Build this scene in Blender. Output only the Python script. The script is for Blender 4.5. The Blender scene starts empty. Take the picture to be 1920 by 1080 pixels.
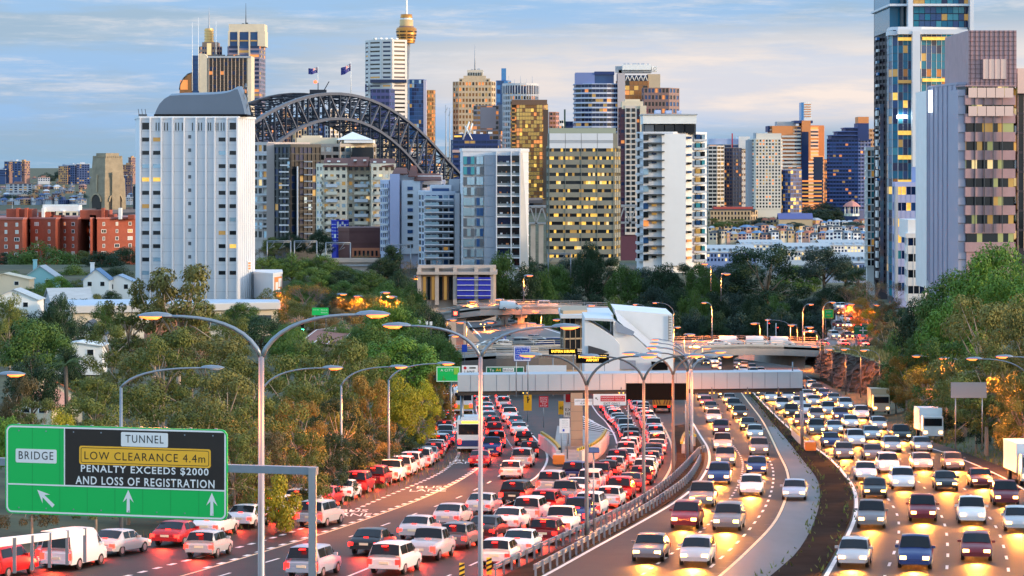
import bpy, math, random
from mathutils import Vector, Matrix
R=random.Random(7)
SC=bpy.context.scene; COL=SC.collection
# ---------------------------------------------------------------- camera
F=5100.0; HY=315.0; CZ=80.0
cam=bpy.data.objects.new('camera',bpy.data.cameras.new('camera')); COL.objects.link(cam)
cam.location=(0,0,CZ); cam.rotation_euler=(math.radians(90),0,0)
cam.data.sensor_width=36; cam.data.lens=F/1920*36; cam.data.shift_y=-(540-HY)/1920
cam.data.clip_start=1; cam.data.clip_end=40000; SC.camera=cam
# ---------------------------------------------------------------- light
SUN_AZ=(0.95,-0.30); SUN_EL=math.radians(9)
W=bpy.data.worlds.new('World'); SC.world=W; W.use_nodes=True
nt=W.node_tree; nt.nodes.clear()
def wn(t,**k):
    n=nt.nodes.new(t)
    for a,b in k.items(): setattr(n,a,b)
    return n
def wl(a,b): nt.links.new(a,b)
out=wn('ShaderNodeOutputWorld'); bg=wn('ShaderNodeBackground'); bg.inputs[1].default_value=0.1
sky=wn('ShaderNodeTexSky',sky_type='NISHITA',sun_disc=False); sky.sun_elevation=SUN_EL
sky.sun_rotation=math.atan2(SUN_AZ[0],SUN_AZ[1]); sky.altitude=80; sky.dust_density=1.5; sky.air_density=1.2
tc=wn('ShaderNodeTexCoord'); sep=wn('ShaderNodeSeparateXYZ'); wl(tc.outputs['Generated'],sep.inputs[0])
def wmath(op,a,b=None,clamp=False):
    n=wn('ShaderNodeMath',operation=op); n.use_clamp=clamp
    for i,v in enumerate((a,b)):
        if v is None: continue
        if isinstance(v,(int,float)): n.inputs[i].default_value=v
        else: wl(v,n.inputs[i])
    return n.outputs[0]
def wmap(s,loc=(0,0,0)):
    m=wn('ShaderNodeMapping'); m.inputs['Scale'].default_value=s; m.inputs['Location'].default_value=loc
    wl(tc.outputs['Generated'],m.inputs[0]); return m.outputs[0]
def wnoise(vec,scale,detail,rough,lo,hi):
    n=wn('ShaderNodeTexNoise'); wl(vec,n.inputs['Vector']); n.inputs['Scale'].default_value=scale
    n.inputs['Detail'].default_value=detail; n.inputs['Roughness'].default_value=rough
    r=wn('ShaderNodeMapRange'); r.interpolation_type='SMOOTHSTEP'; wl(n.outputs[0],r.inputs[0]); r.inputs[1].default_value=lo; r.inputs[2].default_value=hi
    return r.outputs[0]
def wmix(f,a,b):
    m=wn('ShaderNodeMix',data_type='RGBA')
    if isinstance(f,(int,float)): m.inputs[0].default_value=f
    else: wl(f,m.inputs[0])
    for i,v in ((6,a),(7,b)):
        if isinstance(v,tuple): m.inputs[i].default_value=(*v,1)
        else: wl(v,m.inputs[i])
    return m.outputs[2]
SKY_BLUE=(2.3,4.1,6.7); SKY_GREY=(2.5,3.75,5.3); SKY_CREAM=(7.6,6.6,6.2); SKY_LOW=(2.1,3.6,5.0)
# broad cloud deck: blue grey sheets and cream gaps, stretched along the horizon
broad=wnoise(wmap((1,1,8)),7.5,8,.62,.40,.60)
streak=wnoise(wmap((1,1,12),(3.1,0,.7)),11.0,9,.66,.46,.64)
fine=wnoise(wmap((1,1,6),(1.2,5,0)),30.0,8,.68,.42,.62)
c=wmix(broad,SKY_BLUE,SKY_GREY)
elev=wmath('ARCTAN2',sep.outputs[2],1.0)
# pale warm bank low above the horizon, stronger to the right
rx=wn('ShaderNodeMapRange'); wl(sep.outputs[0],rx.inputs[0]); rx.inputs[1].default_value=-.10; rx.inputs[2].default_value=.055
ez=wn('ShaderNodeMapRange'); ez.interpolation_type='SMOOTHSTEP'; wl(sep.outputs[2],ez.inputs[0]); ez.inputs[1].default_value=.060; ez.inputs[2].default_value=.034
eh=wn('ShaderNodeMapRange'); eh.interpolation_type='SMOOTHSTEP'; wl(sep.outputs[2],eh.inputs[0]); eh.inputs[1].default_value=.010; eh.inputs[2].default_value=.024
bank=wmath('MULTIPLY',wmath('MULTIPLY',ez.outputs[0],rx.outputs[0]),wmath('ADD',wmath('MULTIPLY',broad,.5),.6),True)
low=wn('ShaderNodeMapRange'); wl(sep.outputs[2],low.inputs[0]); low.inputs[1].default_value=.018; low.inputs[2].default_value=.0
c=wmix(wmath('MULTIPLY',low.outputs[0],.75),c,SKY_LOW)
c=wmix(wmath('MULTIPLY',bank,eh.outputs[0],True),c,SKY_CREAM)
c=wmix(wmath('MULTIPLY',wmath('MULTIPLY',streak,fine),.55,True),c,(6.6,6.2,6.3))
c=wmix(wmath('MULTIPLY',streak,.22),c,(5.2,5.8,6.9))
# the clear Nishita sky shows through overhead and toward the low sun
up=wn('ShaderNodeMapRange'); wl(sep.outputs[2],up.inputs[0]); up.inputs[1].default_value=.08; up.inputs[2].default_value=.5; up.inputs[3].default_value=.82; up.inputs[4].default_value=.55
back=wn('ShaderNodeMapRange'); wl(sep.outputs[1],back.inputs[0]); back.inputs[1].default_value=.7; back.inputs[2].default_value=-.2; back.inputs[3].default_value=1; back.inputs[4].default_value=.6
c=wmix(wmath('MULTIPLY',up.outputs[0],back.outputs[0]),sky.outputs[0],c)
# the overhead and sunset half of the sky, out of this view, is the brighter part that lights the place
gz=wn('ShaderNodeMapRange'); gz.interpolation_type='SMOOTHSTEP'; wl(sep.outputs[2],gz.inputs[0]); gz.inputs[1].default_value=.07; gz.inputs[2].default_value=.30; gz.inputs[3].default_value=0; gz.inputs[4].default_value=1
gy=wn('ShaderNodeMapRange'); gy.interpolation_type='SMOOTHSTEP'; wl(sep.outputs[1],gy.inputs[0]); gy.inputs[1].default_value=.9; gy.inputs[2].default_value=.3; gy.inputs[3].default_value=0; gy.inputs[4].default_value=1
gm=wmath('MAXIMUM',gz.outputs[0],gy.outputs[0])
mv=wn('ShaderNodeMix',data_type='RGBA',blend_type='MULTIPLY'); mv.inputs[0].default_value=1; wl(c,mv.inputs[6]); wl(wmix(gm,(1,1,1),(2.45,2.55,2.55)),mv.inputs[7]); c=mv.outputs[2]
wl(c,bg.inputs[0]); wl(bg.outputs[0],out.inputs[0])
sl=bpy.data.lights.new('sun','SUN'); sl.energy=2.0; sl.angle=math.radians(4); sl.color=(1.0,.72,.46)
so=bpy.data.objects.new('sun',sl); COL.objects.link(so)
sd=Vector((SUN_AZ[0],SUN_AZ[1],math.tan(SUN_EL))); so.rotation_euler=sd.to_track_quat('Z','Y').to_euler(); so.location=(0,0,300)
SC.view_settings.view_transform='Standard'; SC.view_settings.look='None'; SC.view_settings.exposure=0.55; SC.view_settings.gamma=1
SC.render.engine='CYCLES'; SC.cycles.use_denoising=True
SC.cycles.max_bounces=5; SC.cycles.diffuse_bounces=2; SC.cycles.glossy_bounces=3; SC.cycles.transmission_bounces=2; SC.cycles.transparent_max_bounces=6
SC.cycles.sample_clamp_indirect=4; SC.cycles.caustics_reflective=False; SC.cycles.caustics_refractive=False
# ---------------------------------------------------------------- pixel to place
def P(px,py,Y): return Vector(((px-960)/F*Y,Y,CZ-(py-HY)/F*Y))
def PX(px,Y): return (px-960)/F*Y
def PZ(py,Y): return CZ-(py-HY)/F*Y
def RZ(Y): return CZ-14.4-.05*Y              # the freeway's falling plane
def G(px,py,dz=0):                           # a point of that plane
    Y=14.4/((py-HY)/F-.05); return Vector(((px-960)/F*Y,Y,RZ(Y)+dz))
def interp(tab,v):
    if v<=tab[0][0]: return tab[0][1]
    for (a,b),(c_,d) in zip(tab,tab[1:]):
        if v<=c_: return b+(d-b)*(v-a)/(c_-a)
    return tab[-1][1]
# ---------------------------------------------------------------- mesh helper
class MB:
    def __init__(s): s.v=[]; s.f=[]; s.m=[]; s.sm=[]
    def face(s,pts,m=0,smooth=False):
        n=len(s.v); s.v+= [tuple(p) for p in pts]; s.f.append(tuple(range(n,n+len(pts)))); s.m.append(m); s.sm.append(smooth)
    def box(s,a,b,m=0,rot=None,org=None):
        x0,y0,z0=a; x1,y1,z1=b
        c=[Vector(p) for p in ((x0,y0,z0),(x1,y0,z0),(x1,y1,z0),(x0,y1,z0),(x0,y0,z1),(x1,y0,z1),(x1,y1,z1),(x0,y1,z1))]
        if rot is not None:
            o=Vector(org or (0,0,0)); c=[o+rot@(p-o) for p in c]
        n=len(s.v); s.v+=[tuple(p) for p in c]
        for q in ((0,3,2,1),(4,5,6,7),(0,1,5,4),(1,2,6,5),(2,3,7,6),(3,0,4,7)):
            s.f.append(tuple(n+i for i in q)); s.m.append(m); s.sm.append(False)
    def prism(s,poly,z0,z1,m=0,mtop=None,scale=1.0,shift=(0,0)):      # poly: ccw list of (x,y)
        k=len(poly); n=len(s.v)
        cx=sum(p[0] for p in poly)/k; cy=sum(p[1] for p in poly)/k
        s.v+=[(p[0],p[1],z0) for p in poly]+[(cx+(p[0]-cx)*scale+shift[0],cy+(p[1]-cy)*scale+shift[1],z1) for p in poly]
        for i in range(k):
            j=(i+1)%k; s.f.append((n+i,n+j,n+k+j,n+k+i)); s.m.append(m); s.sm.append(False)
        s.f.append(tuple(n+k+i for i in range(k))); s.m.append(m if mtop is None else mtop); s.sm.append(False)
        s.f.append(tuple(n+k-1-i for i in range(k))); s.m.append(m); s.sm.append(False)
    def slab(s,pts,d,m=0):                    # any planar outline (3d) thickened by vector d
        d=Vector(d); k=len(pts); n=len(s.v); p=[Vector(q) for q in pts]
        s.v+=[tuple(q) for q in p]+[tuple(q+d) for q in p]
        s.f.append(tuple(range(n,n+k))); s.f.append(tuple(n+2*k-1-i for i in range(k)))
        for i in range(k): s.f.append((n+(i+1)%k,n+i,n+k+i,n+k+(i+1)%k))
        s.m+=[m]*(k+2); s.sm+=[False]*(k+2)
    def tube(s,pts,r,seg=8,m=0,cap=True,smooth=True):
        pts=[Vector(p) for p in pts]; k=len(pts); rs=r if isinstance(r,(list,tuple)) else [r]*k
        n0=len(s.v); up=None
        for i,p in enumerate(pts):
            t=(pts[min(i+1,k-1)]-pts[max(i-1,0)]).normalized()
            if up is None:
                up=Vector((0,0,1)) if abs(t.z)<.9 else Vector((1,0,0))
            a=t.cross(up)
            if a.length<1e-4: a=t.cross(Vector((0,1,0)))
            a.normalize(); b=t.cross(a).normalized(); up=b.cross(t) if False else up
            for q in range(seg):
                g=2*math.pi*q/seg; s.v.append(tuple(p+(a*math.cos(g)+b*math.sin(g))*rs[i]))
        for i in range(k-1):
            for q in range(seg):
                u=n0+i*seg+q; w=n0+i*seg+(q+1)%seg
                s.f.append((u,u+seg,w+seg,w)); s.m.append(m); s.sm.append(smooth)
        if cap:
            s.f.append(tuple(n0+q for q in range(seg))); s.f.append(tuple(n0+(k-1)*seg+seg-1-q for q in range(seg))); s.m+=[m,m]; s.sm+=[False,False]
    def lathe(s,prof,o=(0,0,0),seg=16,m=0,smooth=True):
        n0=len(s.v)
        for r,z in prof:
            for q in range(seg):
                g=2*math.pi*q/seg; s.v.append((o[0]+r*math.cos(g),o[1]+r*math.sin(g),o[2]+z))
        for i in range(len(prof)-1):
            for q in range(seg):
                u=n0+i*seg+q; w=n0+i*seg+(q+1)%seg; s.f.append((u,w,w+seg,u+seg)); s.m.append(m); s.sm.append(smooth)
        s.f.append(tuple(n0+(len(prof)-1)*seg+q for q in range(seg))); s.m.append(m); s.sm.append(False)
    def sheet(s,rows,m=0,smooth=False):       # rows: equal length lists of points
        n=len(s.v); k=len(rows[0])
        for r in rows: s.v+=[tuple(p) for p in r]
        for i in range(len(rows)-1):
            for j in range(k-1):
                u=n+i*k+j; s.f.append((u,u+1,u+k+1,u+k)); s.m.append(m); s.sm.append(smooth)
    def mesh(s,name,mats):
        me=bpy.data.meshes.new(name); me.from_pydata(s.v,[],s.f)
        for x in (mats if isinstance(mats,(list,tuple)) else [mats]): me.materials.append(x)
        me.polygons.foreach_set('material_index',s.m); me.polygons.foreach_set('use_smooth',s.sm); me.update(); return me
    def build(s,name,mats,parent=None):
        o=bpy.data.objects.new(name,s.mesh(name,mats)); COL.objects.link(o)
        if parent is not None: o.parent=parent
        return o
def tag(o,label=None,cat=None,group=None,kind=None):
    if label: o['label']=label
    if cat: o['category']=cat
    if group: o['group']=group
    if kind: o['kind']=kind
    return o
def thing(name,label,cat,loc=(0,0,0),rz=0,group=None):
    o=bpy.data.objects.new(name,None); o.empty_display_size=.3; COL.objects.link(o); o.location=loc; o.rotation_euler=(0,0,rz)
    return tag(o,label,cat,group)
def dup(root,loc=None,rz=None,label=None,group=None,scale=None):
    r=root.copy(); COL.objects.link(r)
    if loc is not None: r.location=loc
    if rz is not None: r.rotation_euler=(0,0,rz)
    if scale is not None: r.scale=scale
    if label: r['label']=label
    if group: r['group']=group
    for ch in list(root.children):
        c_=ch.copy(); COL.objects.link(c_); c_.parent=r
        for g_ in ch.children:
            d=g_.copy(); COL.objects.link(d); d.parent=c_
    return r
ORD='nearest second third fourth fifth sixth seventh eighth ninth tenth eleventh twelfth thirteenth fourteenth fifteenth sixteenth seventeenth eighteenth nineteenth twentieth'.split()
TENS='twentieth thirtieth fortieth fiftieth sixtieth'.split(); TENP='twenty thirty forty fifty sixty'.split()
def ordw(i):                                 # 0 -> first
    if i==0: return 'first'
    if i<20: return ORD[i]
    n=i+1; t=n//10-2; u=n%10
    return TENS[t] if u==0 else TENP[t]+'-'+('first' if u==1 else ORD[u-1])
# ---------------------------------------------------------------- materials
MATS={}
def mat(name,col,rough=.7,metal=0,emit=None,es=1,var=0,vs=1.0,coords='Object',spec=None,bump=0,bs=20,stretch=(1,1,1)):
    if name in MATS: return MATS[name]
    m=bpy.data.materials.new(name); m.use_nodes=True; t=m.node_tree; b=t.nodes['Principled BSDF']
    b.inputs['Base Color'].default_value=(*col,1); b.inputs['Roughness'].default_value=rough; b.inputs['Metallic'].default_value=metal
    if spec is not None: b.inputs['Specular IOR Level'].default_value=spec
    if emit: b.inputs['Emission Color'].default_value=(*emit,1); b.inputs['Emission Strength'].default_value=es
    if var or bump:
        tcn=t.nodes.new('ShaderNodeTexCoord'); mp=t.nodes.new('ShaderNodeMapping'); mp.inputs['Scale'].default_value=stretch; t.links.new(tcn.outputs[coords],mp.inputs[0])
    if var:
        n=t.nodes.new('ShaderNodeTexNoise'); n.inputs['Scale'].default_value=vs; n.inputs['Detail'].default_value=6; n.inputs['Roughness'].default_value=.65
        t.links.new(mp.outputs[0],n.inputs['Vector'])
        mr=t.nodes.new('ShaderNodeMapRange'); mr.inputs[1].default_value=.3; mr.inputs[2].default_value=.7; mr.inputs[3].default_value=1-var; mr.inputs[4].default_value=1+var
        t.links.new(n.outputs[0],mr.inputs[0])
        mx=t.nodes.new('ShaderNodeVectorMath'); mx.operation='SCALE'; mx.inputs[0].default_value=col; t.links.new(mr.outputs[0],mx.inputs['Scale'])
        t.links.new(mx.outputs[0],b.inputs['Base Color'])
    if bump:
        n2=t.nodes.new('ShaderNodeTexNoise'); n2.inputs['Scale'].default_value=bs; n2.inputs['Detail'].default_value=4; t.links.new(mp.outputs[0],n2.inputs['Vector'])
        bp=t.nodes.new('ShaderNodeBump'); bp.inputs['Strength'].default_value=bump; bp.inputs['Distance'].default_value=.05; t.links.new(n2.outputs[0],bp.inputs['Height']); t.links.new(bp.outputs[0],b.inputs['Normal'])
    MATS[name]=m; return m
def leafmat(name,col,col2,rough=.6):
    m=bpy.data.materials.new(name); m.use_nodes=True; t=m.node_tree; b=t.nodes['Principled BSDF']; b.inputs['Roughness'].default_value=rough; b.inputs['Specular IOR Level'].default_value=.25
    g=t.nodes.new('ShaderNodeNewGeometry'); oi=t.nodes.new('ShaderNodeObjectInfo'); tcn=t.nodes.new('ShaderNodeTexCoord')
    n=t.nodes.new('ShaderNodeTexNoise'); n.inputs['Scale'].default_value=.45; n.inputs['Detail'].default_value=3; t.links.new(tcn.outputs['Object'],n.inputs['Vector'])
    ad=t.nodes.new('ShaderNodeMath'); ad.operation='MULTIPLY_ADD'; ad.inputs[1].default_value=.45; t.links.new(g.outputs['Random Per Island'],ad.inputs[0])
    a2=t.nodes.new('ShaderNodeMapRange'); a2.inputs[1].default_value=.35; a2.inputs[2].default_value=.65; a2.inputs[3].default_value=0; a2.inputs[4].default_value=.55; t.links.new(n.outputs[0],a2.inputs[0]); t.links.new(a2.outputs[0],ad.inputs[2])
    mx=t.nodes.new('ShaderNodeMix'); mx.data_type='RGBA'; mx.inputs[6].default_value=(*col,1); mx.inputs[7].default_value=(*col2,1); t.links.new(ad.outputs[0],mx.inputs[0])
    hs=t.nodes.new('ShaderNodeHueSaturation'); mr=t.nodes.new('ShaderNodeMapRange'); mr.inputs[3].default_value=.8; mr.inputs[4].default_value=1.25; t.links.new(oi.outputs['Random'],mr.inputs[0]); t.links.new(mr.outputs[0],hs.inputs['Value'])
    t.links.new(mx.outputs[2],hs.inputs['Color']); t.links.new(hs.outputs[0],b.inputs['Base Color'])
    MATS[name]=m; return m
M_ASPH=mat('asphalt',(.022,.016,.013),.58,var=.45,vs=.3,bump=.3,bs=9,spec=.16)
M_CONC=mat('concrete',(.34,.32,.30),.8,var=.2,vs=.6)
M_CONCL=mat('pale_concrete',(.5,.49,.48),.75,var=.14,vs=.5)
M_SHOULDER=mat('shoulder_concrete',(.07,.072,.08),.5,var=.25,vs=.4,stretch=(1,.2,1))
M_PAINT=mat('road_paint',(.78,.77,.74),.55,var=.12,vs=1.5)
M_YPAINT=mat('yellow_paint',(.75,.5,.1),.55,var=.1,vs=1.5)
M_DIRT=mat('dirt_grass',(.10,.095,.04),.95,var=.55,vs=.25,bump=.5,bs=3)
M_GALV=mat('galvanised_steel',(.25,.29,.35),.42,metal=.5,var=.06,vs=3)
M_DSTEEL=mat('dark_steel',(.09,.10,.115),.5,metal=.4,var=.1,vs=2)
M_BLACK=mat('black_panel',(.004,.004,.0045),.8,spec=.1)
M_WHITE=mat('white_paint',(.8,.81,.82),.5,var=.05,vs=.4)
M_GLASS=mat('dark_glass',(.012,.016,.022),.07,spec=.38)
M_SODIUM=mat('sodium_lamp',(1,.6,.25),.4,emit=(1,.15,.016),es=2.6)
M_LAMPOFF=mat('lamp_lens',(.55,.6,.65),.2)
M_GREEN=mat('sign_green',(.0,.52,.10),.4)
M_SBLACK=mat('sign_black',(.018,.011,.009),.45,var=.25,vs=.8)
M_SWHITE=mat('sign_white',(.82,.83,.85),.45)
M_SYEL=mat('sign_amber',(.95,.50,.03),.45)
M_SRED=mat('sign_red',(.55,.01,.02),.45)
M_SBLUE=mat('sign_blue',(.015,.07,.5),.45)
M_LET=mat('letter_black',(.01,.01,.01),.6)
M_LED=mat('amber_led',(1,.6,.1),.5,emit=(1,.50,.03),es=2.2)
M_RUST=mat('orange_bag',(.75,.25,.04),.6)
# ---------------------------------------------------------------- ground and roads
ROADL=[(655,880),(700,832),(735,812),(776,811),(815,812),(837,806),(860,786),(880,745),(900,685),(920,630),(950,530),(980,400),(1010,230),(1040,40),(1080,-260),(1140,-700)]
ROADR=[(655,1420),(675,1465),(690,1497),(705,1525),(760,1612),(810,1690),(840,1785),(875,1880),(900,1960),(950,2140),(1000,2330),(1080,2600),(1140,2800)]
def edge_world(tab): 
    r=[(G(px,py).y,G(px,py).x) for py,px in tab]; return sorted(r)
EL=edge_world(ROADL); ER=edge_world(ROADR)
def XL(Y): return interp(EL,Y)
def XR(Y): return interp(ER,Y)
def sm(a,b,v):
    t=max(0,min(1,(v-a)/(b-a))); return t*t*(3-2*t)
DL=[(0,14),(120,19),(200,23.5),(300,28),(420,31),(632,31.5),(690,27),(760,27),(900,33),(1100,46),(1300,66),(1500,78.5),(1750,83),(2250,83),(2420,60),(3000,52),(5200,40),(6500,18),(9000,2),(20000,0)]
DR=[(0,8),(150,16),(300,21),(420,27),(520,30),(650,33),(800,38),(1000,42),(1200,52),(1500,78.5),(1750,83),(2250,83),(2420,62),(3000,50),(5200,42),(6500,20),(9000,4),(20000,0)]
def TZ(X,Y):
    """ground height: the freeway cutting between a western and an eastern slope, then the harbour and the city beyond"""
    base=RZ(Y)-.35 if Y<700 else RZ(700)-.35-(Y-700)*.01
    xl,xr=XL(Y),XR(Y)
    dl=CZ-interp(DL,Y); dr=CZ-interp(DR,Y)
    if Y>1000: base=dl+(dr-dl)*sm(xl-60,xr+60,X)
    else:
        base=base+(dl-base)*max(sm(780,960,Y),sm(632,688,Y)*sm(40,22,X) if False else sm(632,688,Y)*(1-sm(-22,-9,X)))
    if X<xl: return base+(dl-base)*sm(1.0,26,xl-X)
    if X>xr: return base+(dr-base)*sm(1.0,24,X-xr)
    return base
ys=[60,75,90,105,120,135,150,165,180,195,210,230,250,270,290,310,330,350,375,400,425,450,475,500,530,560,600,640,680,720,760,800,850,900,960,1020,1100,1200,1300,1400,1500,1600,1750,2000,2250,2400,2600,2900,3300,3800,4500,5200,6000,7000,8500,11000,16000]
mb=MB(); rows=[]
for Y in ys:
    xl,xr=XL(Y),XR(Y); ex=max(120,Y*.26)
    xs=[xl-ex,xl-ex*.7,xl-ex*.45,xl-45,xl-34,xl-26,xl-20,xl-15,xl-10,xl-6,xl-3,xl-1]+[xl+(xr-xl)*i/8 for i in range(9)]+[xr+1,xr+3,xr+6,xr+10,xr+15,xr+20,xr+26,xr+34,xr+45,xr+ex*.45,xr+ex*.7,xr+ex]
    rows.append([(x,Y,TZ(x,Y)) for x in xs])
mb.sheet(rows,0,True)
tag(mb.build('ground',mat('ground_cover',(.07,.072,.035),.95,var=.6,vs=.12,bump=.4,bs=1.5)),kind='structure')
# harbour water between the two shores
mb=MB(); mb.sheet([[(-3000,1500,.2),(3000,1500,.2)],[(-3000,2500,.2),(3000,2500,.2)]]); tag(mb.build('water',mat('harbour_water',(.02,.05,.08),.12,bump=.4,bs=.4)),kind='structure')
# one asphalt sheet for the freeway
Ys=[62+i*6 for i in range(60)]+[425+i*14 for i in range(33)]
mb=MB(); mb.sheet([[(XL(Y)+(XR(Y)-XL(Y))*i/10,Y,RZ(Y)) for i in range(11)] for Y in Ys]); tag(mb.build('road',M_ASPH),kind='structure')
def dens(pts,step=6):
    """resample a pixel polyline and drop it on the road plane"""
    w=[G(*p) for p in pts]; o=[]
    n=len(w)
    def cr(a,b,c,d,t): return .5*((2*b)+(-a+c)*t+(2*a-5*b+4*c-d)*t*t+(-a+3*b-3*c+d)*t**3)
    for i in range(n-1):
        a=w[max(i-1,0)]; b=w[i]; c_=w[i+1]; d=w[min(i+2,n-1)]
        k=max(1,int((c_-b).length/step))
        for j in range(k): o.append(cr(a,b,c_,d,j/k))
    o.append(w[-1]); 
    for p in o: p.z=RZ(p.y)
    return o
def side(pts,i):
    t=(pts[min(i+1,len(pts)-1)]-pts[max(i-1,0)]); t.z=0; t.normalize(); return Vector((t.y,-t.x,0))
def ribbon(mb,pts,w,dz=.012,m=0,off=0):
    for i in range(len(pts)-1):
        a,b=pts[i],pts[i+1]; na,nb=side(pts,i),side(pts,i+1); z=Vector((0,0,dz))
        mb.face([a+na*(off-w/2)+z,a+na*(off+w/2)+z,b+nb*(off+w/2)+z,b+nb*(off-w/2)+z],m)
def along(pts,d):
    for i in range(len(pts)-1):
        l=(pts[i+1]-pts[i]).length
        if d<=l: return pts[i].lerp(pts[i+1],d/l),side(pts,i)
        d-=l
    return pts[-1],side(pts,len(pts)-2)
def plen(pts): return sum((pts[i+1]-pts[i]).length for i in range(len(pts)-1))
def dashes(mb,pts,w=.15,on=3,gap=6,dz=.012,m=0):
    L=plen(pts); d=1
    while d+on<L:
        a,na=along(pts,d); b,nb=along(pts,d+on); z=Vector((0,0,dz))
        mb.face([a-na*w/2+z,a+na*w/2+z,b+nb*w/2+z,b-nb*w/2+z],m); d+=on+gap
LINES_SOLID=[
 ([(847,735),(853,791),(860,818)],.22,0),
 ([(876,737),(886,770),(896,801),(908,822)],.2,0),
 ([(959,762),(975,787),(1000,818),(1020,840),(1026,862),(1012,888),(988,906),(960,920)],.2,0),
 ([(1070,876),(1040,895),(1000,920),(940,950),(840,1000),(740,1045),(650,1082),(560,1120)],.18,0),
 ([(1105,752),(1120,775),(1135,790),(1150,812),(1157,832)],.18,0),
 ([(1208,755),(1229,779),(1248,808),(1260,838),(1260,867),(1250,892),(1229,919),(1195,948),(1140,982),(1080,1012)],.2,1),
 ([(908,853),(898,876),(871,896),(840,913),(808,928),(777,941),(645,988),(500,1033),(380,1069),(300,1092)],.16,1),
 ([(1297,790),(1312,815),(1327,840),(1330,865),(1320,890),(1300,915),(1262,944),(1200,980),(1110,1030),(1020,1080),(940,1120)],.22,0),
 ([(1382,725),(1400,750),(1430,790),(1460,850),(1476,885),(1477,920),(1455,975),(1405,1030),(1350,1080),(1300,1120)],.2,1),
 ([(1397,730),(1420,752),(1450,790),(1478,822),(1505,855),(1532,890),(1542,915),(1540,955),(1520,1010),(1490,1050),(1455,1082),(1410,1120)],.25,0),
 ([(1405,728),(1430,755),(1455,780),(1500,820),(1550,855),(1580,885),(1602,920),(1604,965),(1584,1015),(1549,1080),(1520,1120)],.25,0),
 ([(1512,705),(1600,762),(1680,816),(1780,852),(1870,890),(1950,935),(2100,1010),(2250,1090)],.2,0),
 ([(955,741),(949,750),(957,762)],.15,1)]
LINES_DASH=[
 ([(862,822),(863,838),(856,860),(840,876),(821,889),(787,905),(746,922),(700,941),(640,966),(500,1012),(300,1064),(200,1090)],.3,1.0,1.2),
 ([(917,836),(908,853),(896,874),(871,893),(838,911),(806,926),(775,939),(642,986),(498,1031),(376,1068)],.3,1.0,1.4),
 ([(915,748),(921,760),(929,789),(944,814),(964,845)],.14,1,1.6),
 ([(964,848),(958,868),(942,887),(923,901),(871,928),(780,963),(640,1012),(480,1060),(380,1090)],.16,2.5,6),
 ([(1172,765),(1185,785),(1196,808),(1204,825),(1206,845),(1202,866),(1185,900),(1150,930),(1050,986),(900,1052),(820,1090)],.15,2.5,5),
 ([(1157,835),(1158,850),(1150,864),(1120,880),(1000,935),(880,995),(720,1075)],.15,2.5,6),
 ([(1306,735),(1325,775),(1352,815),(1375,836),(1391,862),(1391,888),(1380,918),(1348,962),(1308,1002),(1250,1045),(1190,1088)],.17,1.1,1.9),
 ([(1345,735),(1374,775),(1408,815),(1428,842),(1446,870),(1450,900),(1440,940),(1415,980),(1380,1020),(1320,1075)],.17,2.0,3.0),
 ([(1445,740),(1505,790),(1548,815),(1585,842),(1632,885),(1660,928),(1682,965),(1684,1010),(1665,1065),(1650,1100)],.16,2.2,5),
 ([(1480,730),(1535,770),(1590,808),(1650,848),(1705,888),(1744,928),(1770,980),(1777,1030),(1775,1070)],.16,2.2,5),
 ([(1503,728),(1565,775),(1635,818),(1690,842),(1748,876),(1806,915),(1847,960),(1872,997),(1888,1050),(1892,1090)],.16,2.2,5)]
mb=MB()
for p,w,c_ in LINES_SOLID: ribbon(mb,dens(p,4),w,m=0 if c_==0 else 1)
for p,w,on,gap in LINES_DASH: dashes(mb,dens(p,2),w,on,gap)
# chevron gore beside the exit
for k in range(7):
    y=787+k*4.2; ribbon(mb,dens([(1093-0*k,y-6),(1112+k*6.2,y+3)],4),.28)
ribbon(mb,dens([(1092,780),(1152,812)],4),.2); ribbon(mb,dens([(905,742),(893,762),(900,790)],3),.15)
tag(mb.build('road_markings',[M_PAINT,mat('warm_road_paint',(.75,.6,.36),.55,var=.1,vs=1.2)]),kind='structure')
# lettering on the bus lane
def text_mesh(txt,size,ext=.0,align='CENTER',bold=False,space=1.0):
    cu=bpy.data.curves.new('lettering',type='FONT'); cu.body=txt; cu.size=size; cu.extrude=ext; cu.align_x=align; cu.align_y='CENTER'; cu.space_character=space; cu.space_line=.95
    if bold: cu.offset=size*.018
    cu.resolution_u=3
    o=bpy.data.objects.new('lettering',cu); COL.objects.link(o)
    dg=bpy.context.evaluated_depsgraph_get(); me=bpy.data.meshes.new_from_object(o.evaluated_get(dg)); COL.objects.unlink(o); bpy.data.objects.remove(o); return me
BUSLANE=text_mesh('BUS\nLANE',3.0); BUSLANE.materials.append(M_PAINT)
for px,py,wf in ((872,866,1),(803,917,1),(866,771,1),(660,962,1)):
    p=G(px,py); o=bpy.data.objects.new('road_marking',BUSLANE); COL.objects.link(o); tag(o,kind='structure')
    q=G(px-4*wf,py+3); 
    o.location=p+Vector((0,0,.018)); o.rotation_euler=(-math.atan(.05),0,0); o.scale=(.40,1.25,1)
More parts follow.
